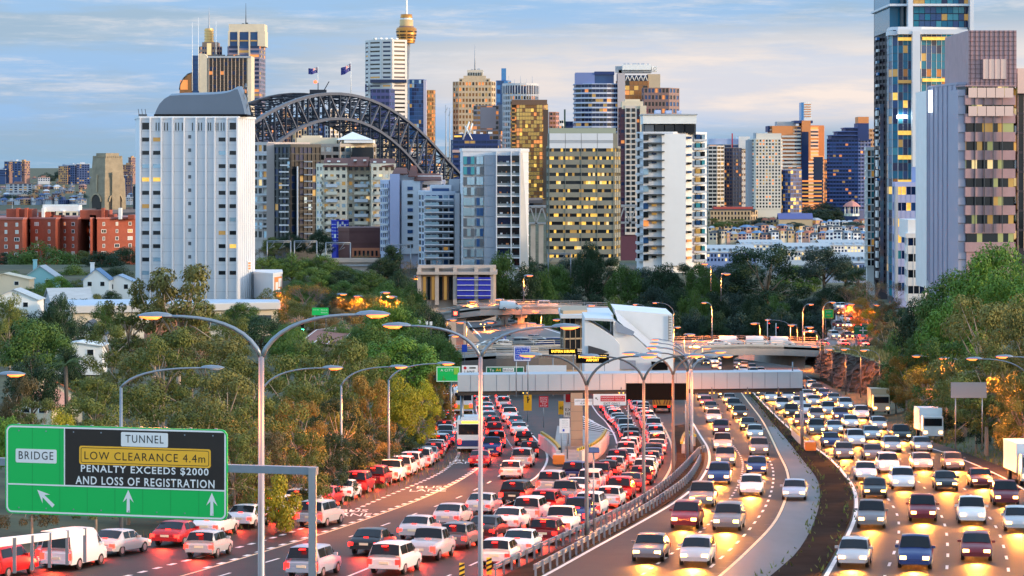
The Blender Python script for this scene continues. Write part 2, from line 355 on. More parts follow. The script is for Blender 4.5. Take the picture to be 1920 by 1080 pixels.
# tar patches and joints across the concrete lanes
mb=MB()
for k in range(26):
    y=800+k*11.5
    a=interp([(800,1440),(850,1462),(890,1480),(920,1480),(955,1458),(1010,1405),(1090,1315)],y); b=interp([(800,1452),(850,1500),(890,1528),(920,1540),(955,1537),(1010,1516),(1090,1440)],y)
    ribbon(mb,dens([(a+3,y),(b-4,y)],8),.07,.017)
tag(mb.build('road_joint',mat('tar',(.02,.02,.02),.4)),kind='structure')
def strip(name,A,B,dz,m,kind='structure',th=.0):
    """a surface between two pixel polylines, with a kerb face when dz is a step"""
    a=dens(A,5); b=dens(B,5); n=max(len(a),len(b))
    la,lb=plen(a),plen(b); mb=MB(); ra=[along(a,la*i/n)[0] for i in range(n+1)]; rb=[along(b,lb*i/n)[0] for i in range(n+1)]
    z=Vector((0,0,dz)); mb.sheet([[p+z,q+z] for p,q in zip(ra,rb)])
    if dz>.05:
        for r in (ra,rb): mb.sheet([[p+z,p-Vector((0,0,.1))] for p in r])
        for p,q in ((ra[0],rb[0]),(ra[-1],rb[-1])): mb.face([p+z,q+z,q,p])
    o=mb.build(name,m); tag(o,kind=kind); return o
EA=[(1397,733),(1420,756),(1450,794),(1479,828),(1505,862),(1529,893),(1537,918),(1535,955),(1515,1008),(1485,1050),(1450,1080),(1400,1120)]
EB=[(1402,731),(1428,757),(1456,785),(1501,826),(1548,858),(1577,889),(1597,922),(1598,962),(1577,1012),(1541,1076),(1510,1120)]
strip('median_strip',EA,EB,.14,mat('median_asphalt',(.016,.015,.014),1,spec=.03,var=.5,vs=.5))
strip('concrete_shoulder_pavement',[(1440,800),(1463,850),(1480,885),(1481,920),(1459,975),(1409,1030),(1354,1080),(1310,1118)],[(1455,800),(1502,858),(1529,893),(1539,918),(1537,955),(1516,1010),(1486,1050),(1448,1084),(1410,1118)],.006,M_SHOULDER)
strip('median_pavement',[(1024,872),(1008,893),(960,923),(900,958),(830,985)],[(1066,878),(1036,897),(998,918),(938,948),(862,980)],.008,mat('median_gravel',(.12,.095,.08),.9,var=.3,vs=.4))
strip('tunnel_island_pavement',[(1045,800),(1040,835),(1040,862),(1062,870)],[(1128,812),(1136,826),(1120,850),(1083,868)],.12,M_CONC)
strip('gore_pavement',[(975,770),(1000,800),(1026,838),(1032,858)],[(1094,770),(1096,800),(1060,830),(1046,858)],.004,mat('gore_asphalt',(.04,.035,.033),.8,var=.2,vs=.3))
strip('centre_median_pavement',[(1262,800),(1268,838),(1268,868),(1256,895),(1235,921),(1200,950),(1145,985),(1085,1016),(1000,1054),(930,1090)],[(1290,796),(1318,842),(1320,866),(1311,890),(1292,914),(1255,943),(1194,978),(1105,1027),(1015,1078),(960,1110)],.1,mat('median_earth',(.045,.03,.022),1,spec=.03,var=.35,vs=.6,bump=.3,bs=5))
# dry grass verge by the queue
GR=[(812,745),(810,790),(800,822),(780,850),(745,870),(690,893),(630,914),(540,944),(410,976),(230,1008)]
mb=MB(); rr=random.Random(3)
gp=dens(GR,2)
for i in range(len(gp)-1):
    n=side(gp,i)
    for k in range(34):
        p=gp[i].lerp(gp[i+1],rr.random())-n*rr.uniform(.2,5.5)*(1 if True else 1); p.z=TZ(p.x,p.y)
        h=rr.uniform(.3,.9); a=rr.uniform(0,6.28); d=Vector((math.cos(a),math.sin(a),0))*.05; l=Vector((rr.uniform(-.3,.3),rr.uniform(-.3,.3),h))
        mb.face([p-d,p+d,p+l],rr.randrange(2))
tag(mb.build('grass',[mat('dry_grass',(.33,.25,.10),.9),mat('olive_grass',(.14,.15,.04),.9)]),'dry golden verge grass between queue and trees','grass',kind='stuff')
# green slope on the right with low grass
mb=MB()
for i in range(9000):
    Y=rr.uniform(175,330); x=XR(Y)+rr.uniform(.6,26); p=Vector((x,Y,TZ(x,Y))); h=rr.uniform(.15,.45); a=rr.uniform(0,6.28); d=Vector((math.cos(a),math.sin(a),0))*.07
    mb.face([p-d,p+d,p+Vector((rr.uniform(-.15,.15),rr.uniform(-.15,.15),h))],rr.randrange(2))
tag(mb.build('grass',[mat('lawn_grass',(.10,.17,.03),.9),mat('olive_grass',(.14,.15,.04),.9)]),'mown green grass on the embankment under gum trees','grass',kind='stuff')
# weeds along the dark median
mb=MB()
for L in (EA,EB):
    q=dens(L,3)
    for i in range(6,len(q)-1):
        for k in range(7):
            if rr.random()<.5: continue
            p=q[i].lerp(q[i+1],rr.random())+side(q,i)*rr.uniform(-.6,.6); p.z=RZ(p.y)+.14; h=rr.uniform(.1,.35); a=rr.uniform(0,6.28); d=Vector((math.cos(a),math.sin(a),0))*.08
            mb.face([p-d,p+d,p+Vector((rr.uniform(-.2,.2),rr.uniform(-.2,.2),h))])
tag(mb.build('weeds',mat('weed_green',(.09,.13,.03),.9)),'sparse weeds along the dark median strip','weeds',kind='stuff')
# guard rails -----------------------------------------------------------------
def guardrail(name,pts,label,h=.75,post=2.2,twin=False):
    q=dens(pts,2.2); mb=MB(); root=thing(name,label,'guard rail',q[0])
    o=Vector(q[0])
    for r,(z0,z1) in ((0,(h-.32,h-.2)),(1,(h-.16,h-.04))):
        for i in range(len(q)-1):
            a,b=q[i]-o,q[i+1]-o; na,nb=side(q,i),side(q,i+1); t=.05
            mb.slab([a+na*t+Vector((0,0,z0)),b+nb*t+Vector((0,0,z0)),b+nb*t+Vector((0,0,z1)),a+na*t+Vector((0,0,z1))],na*-.06)
    mb.build('rail',M_GALV,root)
    L=plen(q); d=0; n=0; pm=None
    while d<L and n<90:
        p,nn=along(q,d)
        if pm is None:
            m2=MB(); m2.box((-.06,-.09,-.3),(.06,.09,h)); pm=m2.build('post',M_GALV,root)
            k=pm
        else:
            k=pm.copy(); COL.objects.link(k)
        k.location=p-o+nn*.12; d+=post; n+=1
    return root
guardrail('guard_rail',[(925,1084),(1000,1047),(1090,1005),(1150,976),(1205,945),(1250,913),(1275,890),(1300,863),(1310,852),(1321,848)],'long grey steel guard rail curving along the centre median')
guardrail('guard_rail',[(1000,1084),(1040,1062),(1110,1022),(1196,972),(1245,940),(1285,909),(1302,886),(1312,866)],'second grey guard rail edging the oncoming lanes beside the centre median')
# ---------------------------------------------------------------- buildings
def glass(name,col,rough=.1,metal=0): return mat(name,col,rough,metal,spec=.32)
GD=M_GLASS; GB=glass('blue_glass',(.02,.07,.20)); GN=glass('navy_glass',(.01,.025,.085)); GT=glass('teal_glass',(.05,.28,.36),.12)
GG=glass('sunset_gold_glass',(.75,.42,.12),.14,.75); GBR=glass('bronze_glass',(.30,.13,.05),.16,.5); GS=glass('sky_glass',(.35,.5,.62),.1,.5); GR_=glass('grey_glass',(.10,.12,.15),.12)  # the gold tint puts the sunset reflection into the glass colour
CURT=mat('window_curtain',(.55,.55,.52),.7)
LIT=mat('lit_window_amber',(.8,.5,.12),.4,emit=(1,.55,.06),es=.5,var=.5,vs=.9)
LITW=mat('lit_window_warm',(.8,.6,.3),.4,emit=(1,.70,.30),es=.45); LITR=mat('lit_window_red',(.7,.25,.08),.4,emit=(1,.30,.05),es=.4); LITD=mat('lit_window_dim',(.3,.2,.06),.3,emit=(1,.5,.1),es=.16)
WB=mat('white_render',(.64,.67,.74),.6,var=.05,vs=.08); CRM=mat('cream_render',(.68,.58,.44),.75,var=.07,vs=.1); BEI=mat('beige_stone',(.55,.43,.30),.8,var=.08,vs=.08)
PUR=mat('purple_grey_stone',(.22,.19,.27),.6,var=.08,vs=.1); BRN=mat('brown_stone',(.26,.15,.11),.7,var=.1,vs=.1); NAVY=mat('navy_panel',(.014,.035,.15),.5,var=.1,vs=.1)
GRY=mat('grey_panel',(.38,.41,.47),.55,var=.06,vs=.15); LBL=mat('pale_blue_panel',(.45,.53,.75),.55,var=.06,vs=.15); OLV=mat('olive_concrete',(.22,.22,.19),.7,var=.1,vs=.2)
ORG=mat('terracotta_panel',(.70,.26,.09),.6,var=.06,vs=.1); BLU=mat('blue_panel',(.03,.10,.34),.5,var=.1,vs=.1); PNK=mat('pink_granite',(.36,.225,.25),.45,var=.12,vs=.5); MAR=mat('maroon_tile',(.16,.055,.04),.7,var=.2,vs=1)
BRICK=mat('red_brick',(.36,.085,.05),.85,var=.16,vs=.4); SAND=mat('sandstone',(.42,.33,.22),.85,var=.18,vs=.15); STEEL=mat('bridge_steel',(.009,.014,.032),.55,var=.1,vs=.1); BSTEEL=mat('bridge_chord_steel',(.085,.09,.12),.5,var=.1,vs=.1)
def offpoly(poly,d):
    k=len(poly); o=[]
    for i in range(k):
        p=Vector(poly[i]); a=Vector(poly[i-1]); b=Vector(poly[(i+1)%k])
        u=(p-a).normalized(); v=(b-p).normalized(); n1=Vector((u.y,-u.x)); n2=Vector((v.y,-v.x)); m=n1+n2; l=1+n1.dot(n2)
        o.append(tuple(p+m*(d/max(l,.25))))
    return o
def fp(front,depth,skew=0):
    """footprint: visible corners given as (pixel column, distance), closed behind by a depth"""
    f=[(PX(a,Y),Y) for a,Y in front]; m=max(Y for a,Y in front)+depth
    a0,a1=front[0][0],front[-1][0]; q=min(1.5,(a1-a0)*.02)
    return f+[(PX(a1-q,m),m),(PX(a0+q,m),m)]
def pick(r,panes):
    t=r.random()*sum(w for _,w in panes)
    for m,w in panes:
        t-=w
        if t<=0: return m
    return panes[-1][0]
SEED=[0]
def tower(name,label,front,ytop,ybot,nf,depth=30,wall=WB,core=None,band=.45,bays=8,pier=.12,panes=((GD,1),),d=.3,pd=None,cat='tower',skip=(),roof=None,parapet=1.0,group=None,poly=None,span=None,maxfloor=99,edges=None,rl=None,ref=None,z=None,wname='window_band',piers=True,crown=None,bsum=None):
    SEED[0]+=1; r=random.Random(SEED[0])
    pl=poly or fp(front,depth); Yr=ref or min(Y for a,Y in front)
    z1,z0=z or (PZ(ytop,Yr),PZ(ybot,Yr)); fh=(z1-z0)/nf
    ox,oy=pl[0]; root=thing(name,label,cat,(ox,oy,z0),group=group)
    pl=[(a-ox,b-oy) for a,b in pl]; H=z1-z0; k=len(pl); ed=range(k) if edges is None else edges
    span=span or wall; core=core or wall
    mb=MB(); mb.prism(pl,-18,H); mb.build("wall",core,root)
    o1=offpoly(pl,d); mb=MB()
    if band>0:
        for f in range(nf): mb.prism(o1,f*fh+.001,f*fh+fh*band)
        mb.build('floor_bands' if False else 'spandrel_cladding',span,root)
    mb=MB()
    if pd is None: pd=d+.06
    if piers and pier>0:
        for e in ed:
            a=Vector(pl[e]); b=Vector(pl[(e+1)%k]); L=(b-a).length; u=(b-a)/L; n=Vector((u.y,-u.x)); nb=(bays[e] if e<len(bays) else bays[-1]) if isinstance(bays,(list,tuple)) else bays
            if nb<=0: continue
            bw=L/nb; pw=bw*pier
            for i in range(nb+1):
                c=a+u*(bw*i); w0=max(-pw/2,-bw*i); w1=min(pw/2,L-bw*i)
                if i==0: w0=0-.02
                if i==nb: w1=.02
                q=[c+u*w0-n*.05,c+u*w0+n*pd,c+u*w1+n*pd,c+u*w1-n*.05]
                mb.prism([tuple(x) for x in q[::-1]] if (q[1]-q[0]).cross(q[2]-q[1])<0 else [tuple(x) for x in q],.003,H)
        if mb.v: mb.build('rib',wall,root)
    names=[]; mats=[m for m,w in panes]
    for f in range(nf):
        if f in skip: continue
        mb=MB(); zb=f*fh+fh*band; zt=(f+1)*fh
        fl=r.random()
        for e in ed:
            a=Vector(pl[e]); b=Vector(pl[(e+1)%k]); L=(b-a).length; u=(b-a)/L; n=Vector((u.y,-u.x)); nb=(bays[e] if e<len(bays) else bays[-1]) if isinstance(bays,(list,tuple)) else bays
            if nb<=0: nb=1
            sub=1 if bsum is None else bsum
            for i in range(nb*sub):
                c0=a+u*(L*i/(nb*sub))+n*.06; c1=a+u*(L*(i+1)/(nb*sub))+n*.06
                m=mats.index(pick(r,panes))
                mb.face([(c0.x,c0.y,zb),(c1.x,c1.y,zb),(c1.x,c1.y,zt),(c0.x,c0.y,zt)],m)
        mb.build(wname,mats,root)
    if parapet:
        mb=MB(); mb.prism(offpoly(pl,d+.1),H,H+parapet); mb.build('parapet',roof or wall,root)
    root['z0']=z0
    return root
def addbox(root,name,px0,px1,yt,yb,Y0,Y1,m,bev=None):
    """a part given by pixel columns and rows at distance Y0, reaching back to Y1"""
    o=Vector(root.location); a=P(px0,yb,Y0)-o; b=P(px1,yt,Y0)-o; mb=MB(); mb.box((a.x,a.y,a.z),(b.x,a.y+Y1-Y0,b.z)); return mb.build(name,m,root)
def addmast(root,name,px,yt,yb,Y,r=.5,m=None,n=5):
    o=Vector(root.location); a=P(px,yb,Y)-o; b=P(px,yt,Y)-o; mb=MB(); mb.tube([a,a.lerp(b,.5),b],[r,r*.6,r*.3],n); return mb.build(name,m or M_GALV,root)
def roofgear(root,px0,px1,y,Y,n=4,seed=1,m=None,dy=10):
    r=random.Random(seed)
    for i in range(n):
        w=(px1-px0)/n*r.uniform(.35,.8); a=px0+(px1-px0)*(i+r.random()*.3)/n; addbox(root,'roof_plant',a,a+w,y-r.uniform(.3,1)*dy,y,Y+r.uniform(3,8),Y+r.uniform(10,14),m or GRY)
# ---- the white hotel tower on the left
def white_tower():
    Y=632; pl=fp([(254,640),(262,632),(446,632),(478,644)],18); z1,z0=PZ(222,Y),PZ(582,Y)
    root=thing('hotel_tower','tall white ribbed tower with curved blue grey metal roof','tower',(PX(350,Y),Y,z0)); o=Vector(root.location)
    pl2=[(a-o.x,b-o.y) for a,b in pl]; mb=MB(); mb.prism(pl2,0,z1-z0); mb.prism(offpoly(pl2,.25),z1-z0,z1-z0+.5); mb.build('wall',WB,root)
    mb=MB()
    for px in (262.5,281,302,323,344.5,367,385.5,402,424.5,444): 
        a=P(px-1.2,222,Y-.95)-o; mb.box((a.x,-.95,0),(a.x+.32,.1,z1-z0+.2))
    for k in range(8):
        t=k/8; x=PX(446+32*t,632+12*t); y=632+12*t; mb.box((x-.1-o.x,y-.2-o.y,0),(x+.1-o.x,y+.1-o.y,z1-z0+.15))
    mb.build('rib',WB,root)
    mb=MB()                                                       # thin floor joints
    for k in range(13): a=PZ(247+25*k,Y)-z0; mb.box((PX(262,Y)-o.x,-.02,a),(PX(446,Y)-o.x,.02,a+.07))
    mb.build('joint',GRY,root)
    r=random.Random(5)
    def win(x0,x1,yc,h,m):
        a=P(x0,yc+h/2,Y)-o; b=P(x1,yc-h/2,Y)-o; mb=MB(); mb.box((a.x-.06,-.10,a.z-.06),(b.x+.06,.05,a.z)); mb.box((a.x-.06,-.10,b.z),(b.x+.06,.05,b.z+.06))
        mb.box((a.x-.06,-.10,a.z),(a.x,.05,b.z)); mb.box((b.x,-.10,a.z),(b.x+.06,.05,b.z)); w=mb.build('window',WB,root)
        mb=MB(); mb.face([(a.x,-.03,a.z),(b.x,-.03,a.z),(b.x,-.03,b.z),(a.x,-.03,b.z)],0); c=(a.x+b.x)/2
        g=mb.build('pane',m,w); g.location=(0,0,0)
    for x0,x1 in ((266.5,280),(287,301),(410,423),(430.5,444)):
        for k in range(12):
            if k==0 and x0 in (287,410): continue
            m=r.choice([GD,GD,GD,GD,GD,GS,GS,LITD,LIT,GD]) if k else GD
            win(x0,x1,236.5+(25*k if k else 0),13 if k==0 else 7.5,m)
    for k in range(13): win(353,358.5,256.5+25*k,6.5,GR_)
    mb=MB()
    for px in (292,297,308,313,329,334,341,360,372,377,390,394,404,408,414,419):
        a=P(px,245,Y)-o; b=P(px+1.6,230,Y)-o; mb.box((a.x,-.09,a.z),(b.x,.05,b.z))
    mb.build('louvre',GD,root)
    # curved roof: profile in the facade plane, thick across
    prof=[(288,217),(292,205),(298,192),(307,181),(318,174),(340,172.5),(370,172),(400,171),(420,169),(432,166),(441,160.5),(447,160),(452,176),(457,195),(461,216)]
    pts=[P(a,b,Y+1.5)-o for a,b in prof]; mb=MB(); n=10; rows=[]
    for i in range(n+1):
        t=i/n; s=math.sin(math.pi*min(max(t,0),1))**.35 if 0<t<1 else .55
        rows.append([Vector((p.x*(.97+.03*s),p.y+t*15,(pts[0].z+(p.z-pts[0].z)*(.72+.28*s)))) for p in pts])
    rf=mat('blue_grey_roof_metal',(.12,.16,.23),.45,metal=.3,var=.05,vs=.1); mb.sheet(rows,0,True); mb.face(rows[0][::-1]); mb.face(rows[-1]); ro=mb.build('roof',rf,root)
    mb=MB(); mb.prism([(PX(288,Y)-o.x,.6),(PX(462,Y)-o.x,.6),(PX(462,Y)-o.x,16),(PX(288,Y)-o.x,16)],z1-z0+.5,z1-z0+1.0); mb.build('roof_base',M_BLACK,root)
    mb=MB(); c=P(461,188,Y+7)-o; 
    for k in range(16):
        g=2*math.pi*k/16; g2=g+2*math.pi/16; rr_=3.9
        mb.tube([c+Vector((.35*math.cos(g),0,rr_*math.sin(g)))*1,c+Vector((.35*math.cos(g2),0,rr_*math.sin(g2)))],.12,4)
    mb.build('dish_antenna',M_GALV,root)
    mb=MB(); a=P(268,222,Y+2)-o
    for dx in (-.8,0,.8): mb.tube([a+Vector((dx,0,0)),a+Vector((dx-.3,0,2.2))],.08,5)
    mb.box((a.x-1,a.y-.3,a.z),(a.x+.9,a.y+.5,a.z+1.0)); mb.build('roof_crane',M_DSTEEL,root)
    a=P(461,508,Y+4)-o; b=P(470,490,Y+4)-o
    sg=MB(); u=Vector((PX(478,644)-PX(446,632),12,0)).normalized(); nn=Vector((u.y,-u.x,0)); q=P(462,507,638)-o+nn*.35; h=Vector((0,0,17*638/F))
    sg.slab([q,q+u*2.2,q+u*2.2+h,q+h],nn*-.3); s_=sg.build('wall_sign',M_WHITE,root)
    sg=MB()
    for k in range(3): sg.slab([q+u*.25+nn*.03+Vector((0,0,.2+.62*k)),q+u*1.95+nn*.03+Vector((0,0,.2+.62*k)),q+u*1.95+nn*.03+Vector((0,0,.65+.62*k)),q+u*.25+nn*.03+Vector((0,0,.65+.62*k))],nn*.02)
    sg.build('sign_face',ORG,s_)
white_tower()
def low_buildings():
    t=tower('low_building','plain white low annexe joined to the foot of the ribbed white tower',[(478,640),(511,632),(527,640)],516,562,2,14,WB,band=1.0,bays=2,pier=0,parapet=.5,cat='building',skip=(0,1))
    o=Vector(t.location); u=Vector((PX(527,640)-PX(511,632),8,0)).normalized(); nn=Vector((u.y,-u.x,0)); q=P(512,549,632.5)-o+nn*.4; mb=MB(); h=Vector((0,0,3.6)); mb.slab([q,q+u*7,q+u*7+h,q+h],nn*-.1); bl=mb.build('billboard',ORG,t)
    mb=MB(); 
    for a,b,c,d_ in ((.6,3,.4,2.4),(3.4,6.3,1.2,3.2),(1.5,5,.1,.9)): mb.slab([q+u*a+nn*.03+Vector((0,0,c)),q+u*b+nn*.03+Vector((0,0,c)),q+u*b+nn*.03+Vector((0,0,d_)),q+u*a+nn*.03+Vector((0,0,d_))],nn*.02)
    mb.build('billboard_print',M_WHITE,bl)
    t=tower('podium_building','long cream flat roofed building below the white tower',[(128,500),(136,494),(330,500),(520,508)],578,660,2,9,mat('podium_cream',(.62,.57,.49),.8,var=.08,vs=.15),band=.8,bays=[0,0,6,0,0,0],pier=.0,piers=False,panes=((GD,1),),d=.05,parapet=.2,cat='building',skip=(0,1))
    o=Vector(t.location); 
    rf=mat('pale_blue_roof',(.42,.50,.62),.5,var=.08,vs=.2); pl=[(a-o.x,b-o.y) for a,b in fp([(125,500),(134,493),(330,499),(523,507)],9.5)]; H=PZ(578,492)-o.z
    mb=MB(); mb.prism(offpoly(pl,.3),H-.9,H+.25); mb.build('roof_fascia',mat('fascia_grey',(.5,.5,.52),.6),t); mb=MB(); mb.prism(pl,H+.25,H+.45); mb.build('roof',rf,t)
    for i,px in enumerate((345,365,385,405,425,445,465,485,500)):
        Yy=interp([(330,500),(520,508)],px); q=P(px,600,Yy-.4)-o; mb=MB(); mb.box((q.x-.9,q.y-.1,q.z-1),(q.x+.9,q.y+.05,q.z+.9)); mb.build('window',GR_ if i%3 else GS,t)
    def house(name,label,px,py,Y,w,dp,h,rh,wm,rm,rz=0,group=None,chim=True,dormer=False):
        t=thing(name,label,'house',P(px,py,Y),rz,group); mb=MB(); mb.box((-w/2,-dp/2,-2),(w/2,dp/2,h)); mb.face([(-w/2,-dp/2,h),(w/2,-dp/2,h),(0,-dp/2,h+rh)]); mb.face([(w/2,dp/2,h),(-w/2,dp/2,h),(0,dp/2,h+rh)]); mb.build('wall',wm,t)
        mb=MB(); e=.35
        for s in (-1,1): mb.slab([(s*(w/2+e),-dp/2-e,h-e*2*rh/w),(0,-dp/2-e,h+rh),(0,dp/2+e,h+rh),(s*(w/2+e),dp/2+e,h-e*2*rh/w)],(0,0,.15))
        ro=mb.build('roof',rm,t)
        if chim: mb=MB(); mb.box((-w*.3,-.4,h),(-w*.3+.8,.4,h+rh+1.2)); mb.box((-w*.3-.1,-.5,h+rh+1.2),(-w*.3+.9,.5,h+rh+1.4)); mb.build('chimney',wm,ro)
        for x in (-w*.25,w*.25):
            mb=MB(); mb.box((x-.55,-dp/2-.06,h*.35),(x+.55,-dp/2+.02,h*.8)); wd=mb.build('window',M_WHITE,t); mb=MB(); mb.face([(x-.45,-dp/2-.065,h*.38),(x+.45,-dp/2-.065,h*.38),(x+.45,-dp/2-.065,h*.77),(x-.45,-dp/2-.065,h*.77)]); mb.build('pane',GD,wd)
        return t
    BR=mat('blue_slate_roof',(.10,.22,.42),.5,var=.1,vs=.5); TIL=mat('terracotta_tiles',(.42,.14,.07),.8,var=.2,vs=2); TIN=mat('corrugated_iron',(.42,.45,.48),.45,metal=.2,var=.15,vs=.4,stretch=(6,1,1))
    house('house','white cottage with blue slate gable roof beside the white tower foot',184,543,600,5.6,6,2.4,2.2,M_WHITE,BR)
    house('house','pale house with light blue hipped roof touching the white tower',226,549,605,6.5,6,2.6,1.4,M_WHITE,mat('light_blue_roof',(.33,.45,.62),.5,var=.08,vs=.3),chim=False)
    house('house','long low cream house with pale parapet at the left edge',12,540,590,11,6,2.0,1.2,CRM,CRM,chim=True)
    house('house','grey corrugated iron roofed house with windows at the left edge',32,582,520,9,7,2.2,1.9,M_WHITE,TIN,chim=False)
    h=house('house','dark house carrying blue solar panels on its roof',128,590,540,7.5,8,3,2.2,GRY,TIN,math.radians(-70),chim=False)
    mb=MB()
    for i in range(5):
        for j in range(2):
            mb.slab([(2.9-1.5*j+0*i,-3.4+1.35*i,3.75-.0+.88*j-.35),(1.6-1.5*j,-3.4+1.35*i,4.35+.88*j-.2),(1.6-1.5*j,-2.2+1.35*i,4.35+.88*j-.2),(2.9-1.5*j,-2.2+1.35*i,3.75+.88*j-.35)],(.02,0,.06))
    mb.build('solar_panel',mat('solar_blue',(.015,.04,.15),.15),h)
    house('house','small white gabled porch house below the cream podium building',171,652,430,4.4,5,2.4,1.9,M_WHITE,mat('dark_roof',(.05,.05,.06),.6),chim=False)
    house('house','white flat walled shed behind the gum trees',152,675,400,7,5,2.2,.5,M_WHITE,M_WHITE,chim=False)
    house('house','orange brick house with terracotta roof behind the gum trees',330,668,430,9.5,8,4.5,3.0,mat('orange_brick',(.5,.2,.13),.8,var=.15,vs=1),TIL,.2)
    house('house','terracotta roofed cottage beside the palm tree',100,768,300,5.5,6,1.6,1.6,CRM,TIL,.3)
    house('house','pink terracotta roofed bungalow left of the palm tree',85,778,290,4,5,1.2,1.3,CRM,mat('pink_tiles',(.5,.26,.2),.8,var=.2,vs=2),-.3)
    house('house','turquoise trimmed cottage between the dark trees',80,540,610,7,7,2.6,2.4,mat('turquoise_paint',(.25,.5,.55),.6),GRY)
low_buildings()
# ---- red brick apartments on the far left
def brick_flats():
    Y=1100; pl=fp([(-60,1096),(42,1090),(56,1112),(57,1104),(104,1098),(114,1108),(145,1100),(167,1122),(169,1098),(181,1110),(182,1102),(256,1112)],22)
    t=thing('brick_apartments','long red brick apartment block with stepped wings and white windows','apartment block',(PX(100,Y),Y,PZ(545,Y))); o=Vector(t.location); H=PZ(411,Y)-o.z
    q=[(a-o.x,b-o.y) for a,b in pl]; mb=MB(); mb.prism(q,0,H); mb.build('wall',BRICK,t); mb=MB(); mb.prism(offpoly(q,.35),H,H+.7); mb.build('cornice',mat('brick_cornice',(.42,.16,.14),.8),t)
    r=random.Random(2); nf=9; fh=13.7/F*Y; k=len(q)
    for e in range(k-2):
        a=Vector(q[e]); b=Vector(q[e+1]); L=(b-a).length; u=(b-a)/L; n=Vector((u.y,-u.x))
        nb=int(L/4.6)
        if nb<1 or abs((b-a).x)<1.5: continue
        for f in range(8 if e<2 else 5):
            zc=H-2.0-fh*f
            for i in range(nb):
                c=a+u*(L*(i+.5)/nb); w=r.choice((.55,.7,1.1)); 
                if len(t.children)>300: break
                mb=MB(); p0=c-u*w; p1=c+u*w; mb.slab([(p0.x+n.x*.02,p0.y+n.y*.02,zc-.75),(p1.x+n.x*.02,p1.y+n.y*.02,zc-.75),(p1.x+n.x*.02,p1.y+n.y*.02,zc+.75),(p0.x+n.x*.02,p0.y+n.y*.02,zc+.75)],(n.x*.08,n.y*.08,0),0)
                g0=c-u*(w-.18)+n*.12; g1=c+u*(w-.18)+n*.12; gm=c+n*.12; g2=gm-u*.06; g3=gm+u*.06; mm=1 if r.random()<.6 else (2 if r.random()<.8 else 3)
                for s0,s1 in ((g0,g2),(g3,g1)): mb.face([(s0.x,s0.y,zc-.6),(s1.x,s1.y,zc-.6),(s1.x,s1.y,zc+.6),(s0.x,s0.y,zc+.6)],mm)
                mb.build('window',[M_WHITE,GD,CURT,LITR],t)
    for px0,px1,yt in ((12,60,392),(150,203,394),(72,94,398),(168,180,403),(205,212,402),(240,252,403),(100,112,404)):
        addbox(t,'roof_block',px0,px1,yt,411,1106,1118,BRICK)
    for px in (78,190,222,30,46): addbox(t,'chimney',px,px+5,390,411,1104,1108,M_WHITE if px in(78,222) else BRICK)
    for px,yt in ((23,368),(82,368),(104,370)): addmast(t,'roof_pole',px,yt,411,1110,.25,M_GALV)
    for px in (35,118,150,200): 
        mb=MB(); p=P(px,404,1108)-o; mb.tube([p,p+Vector((0,0,1.5))],.1,5); mb.lathe([(.0,1.2),(.8,1.4),(1.1,2.0)],p,8); mb.build('satellite_dish',M_WHITE,t)
    addbox(t,'roof_canopy',80,148,385,396,1108,1116,M_WHITE)
brick_flats()
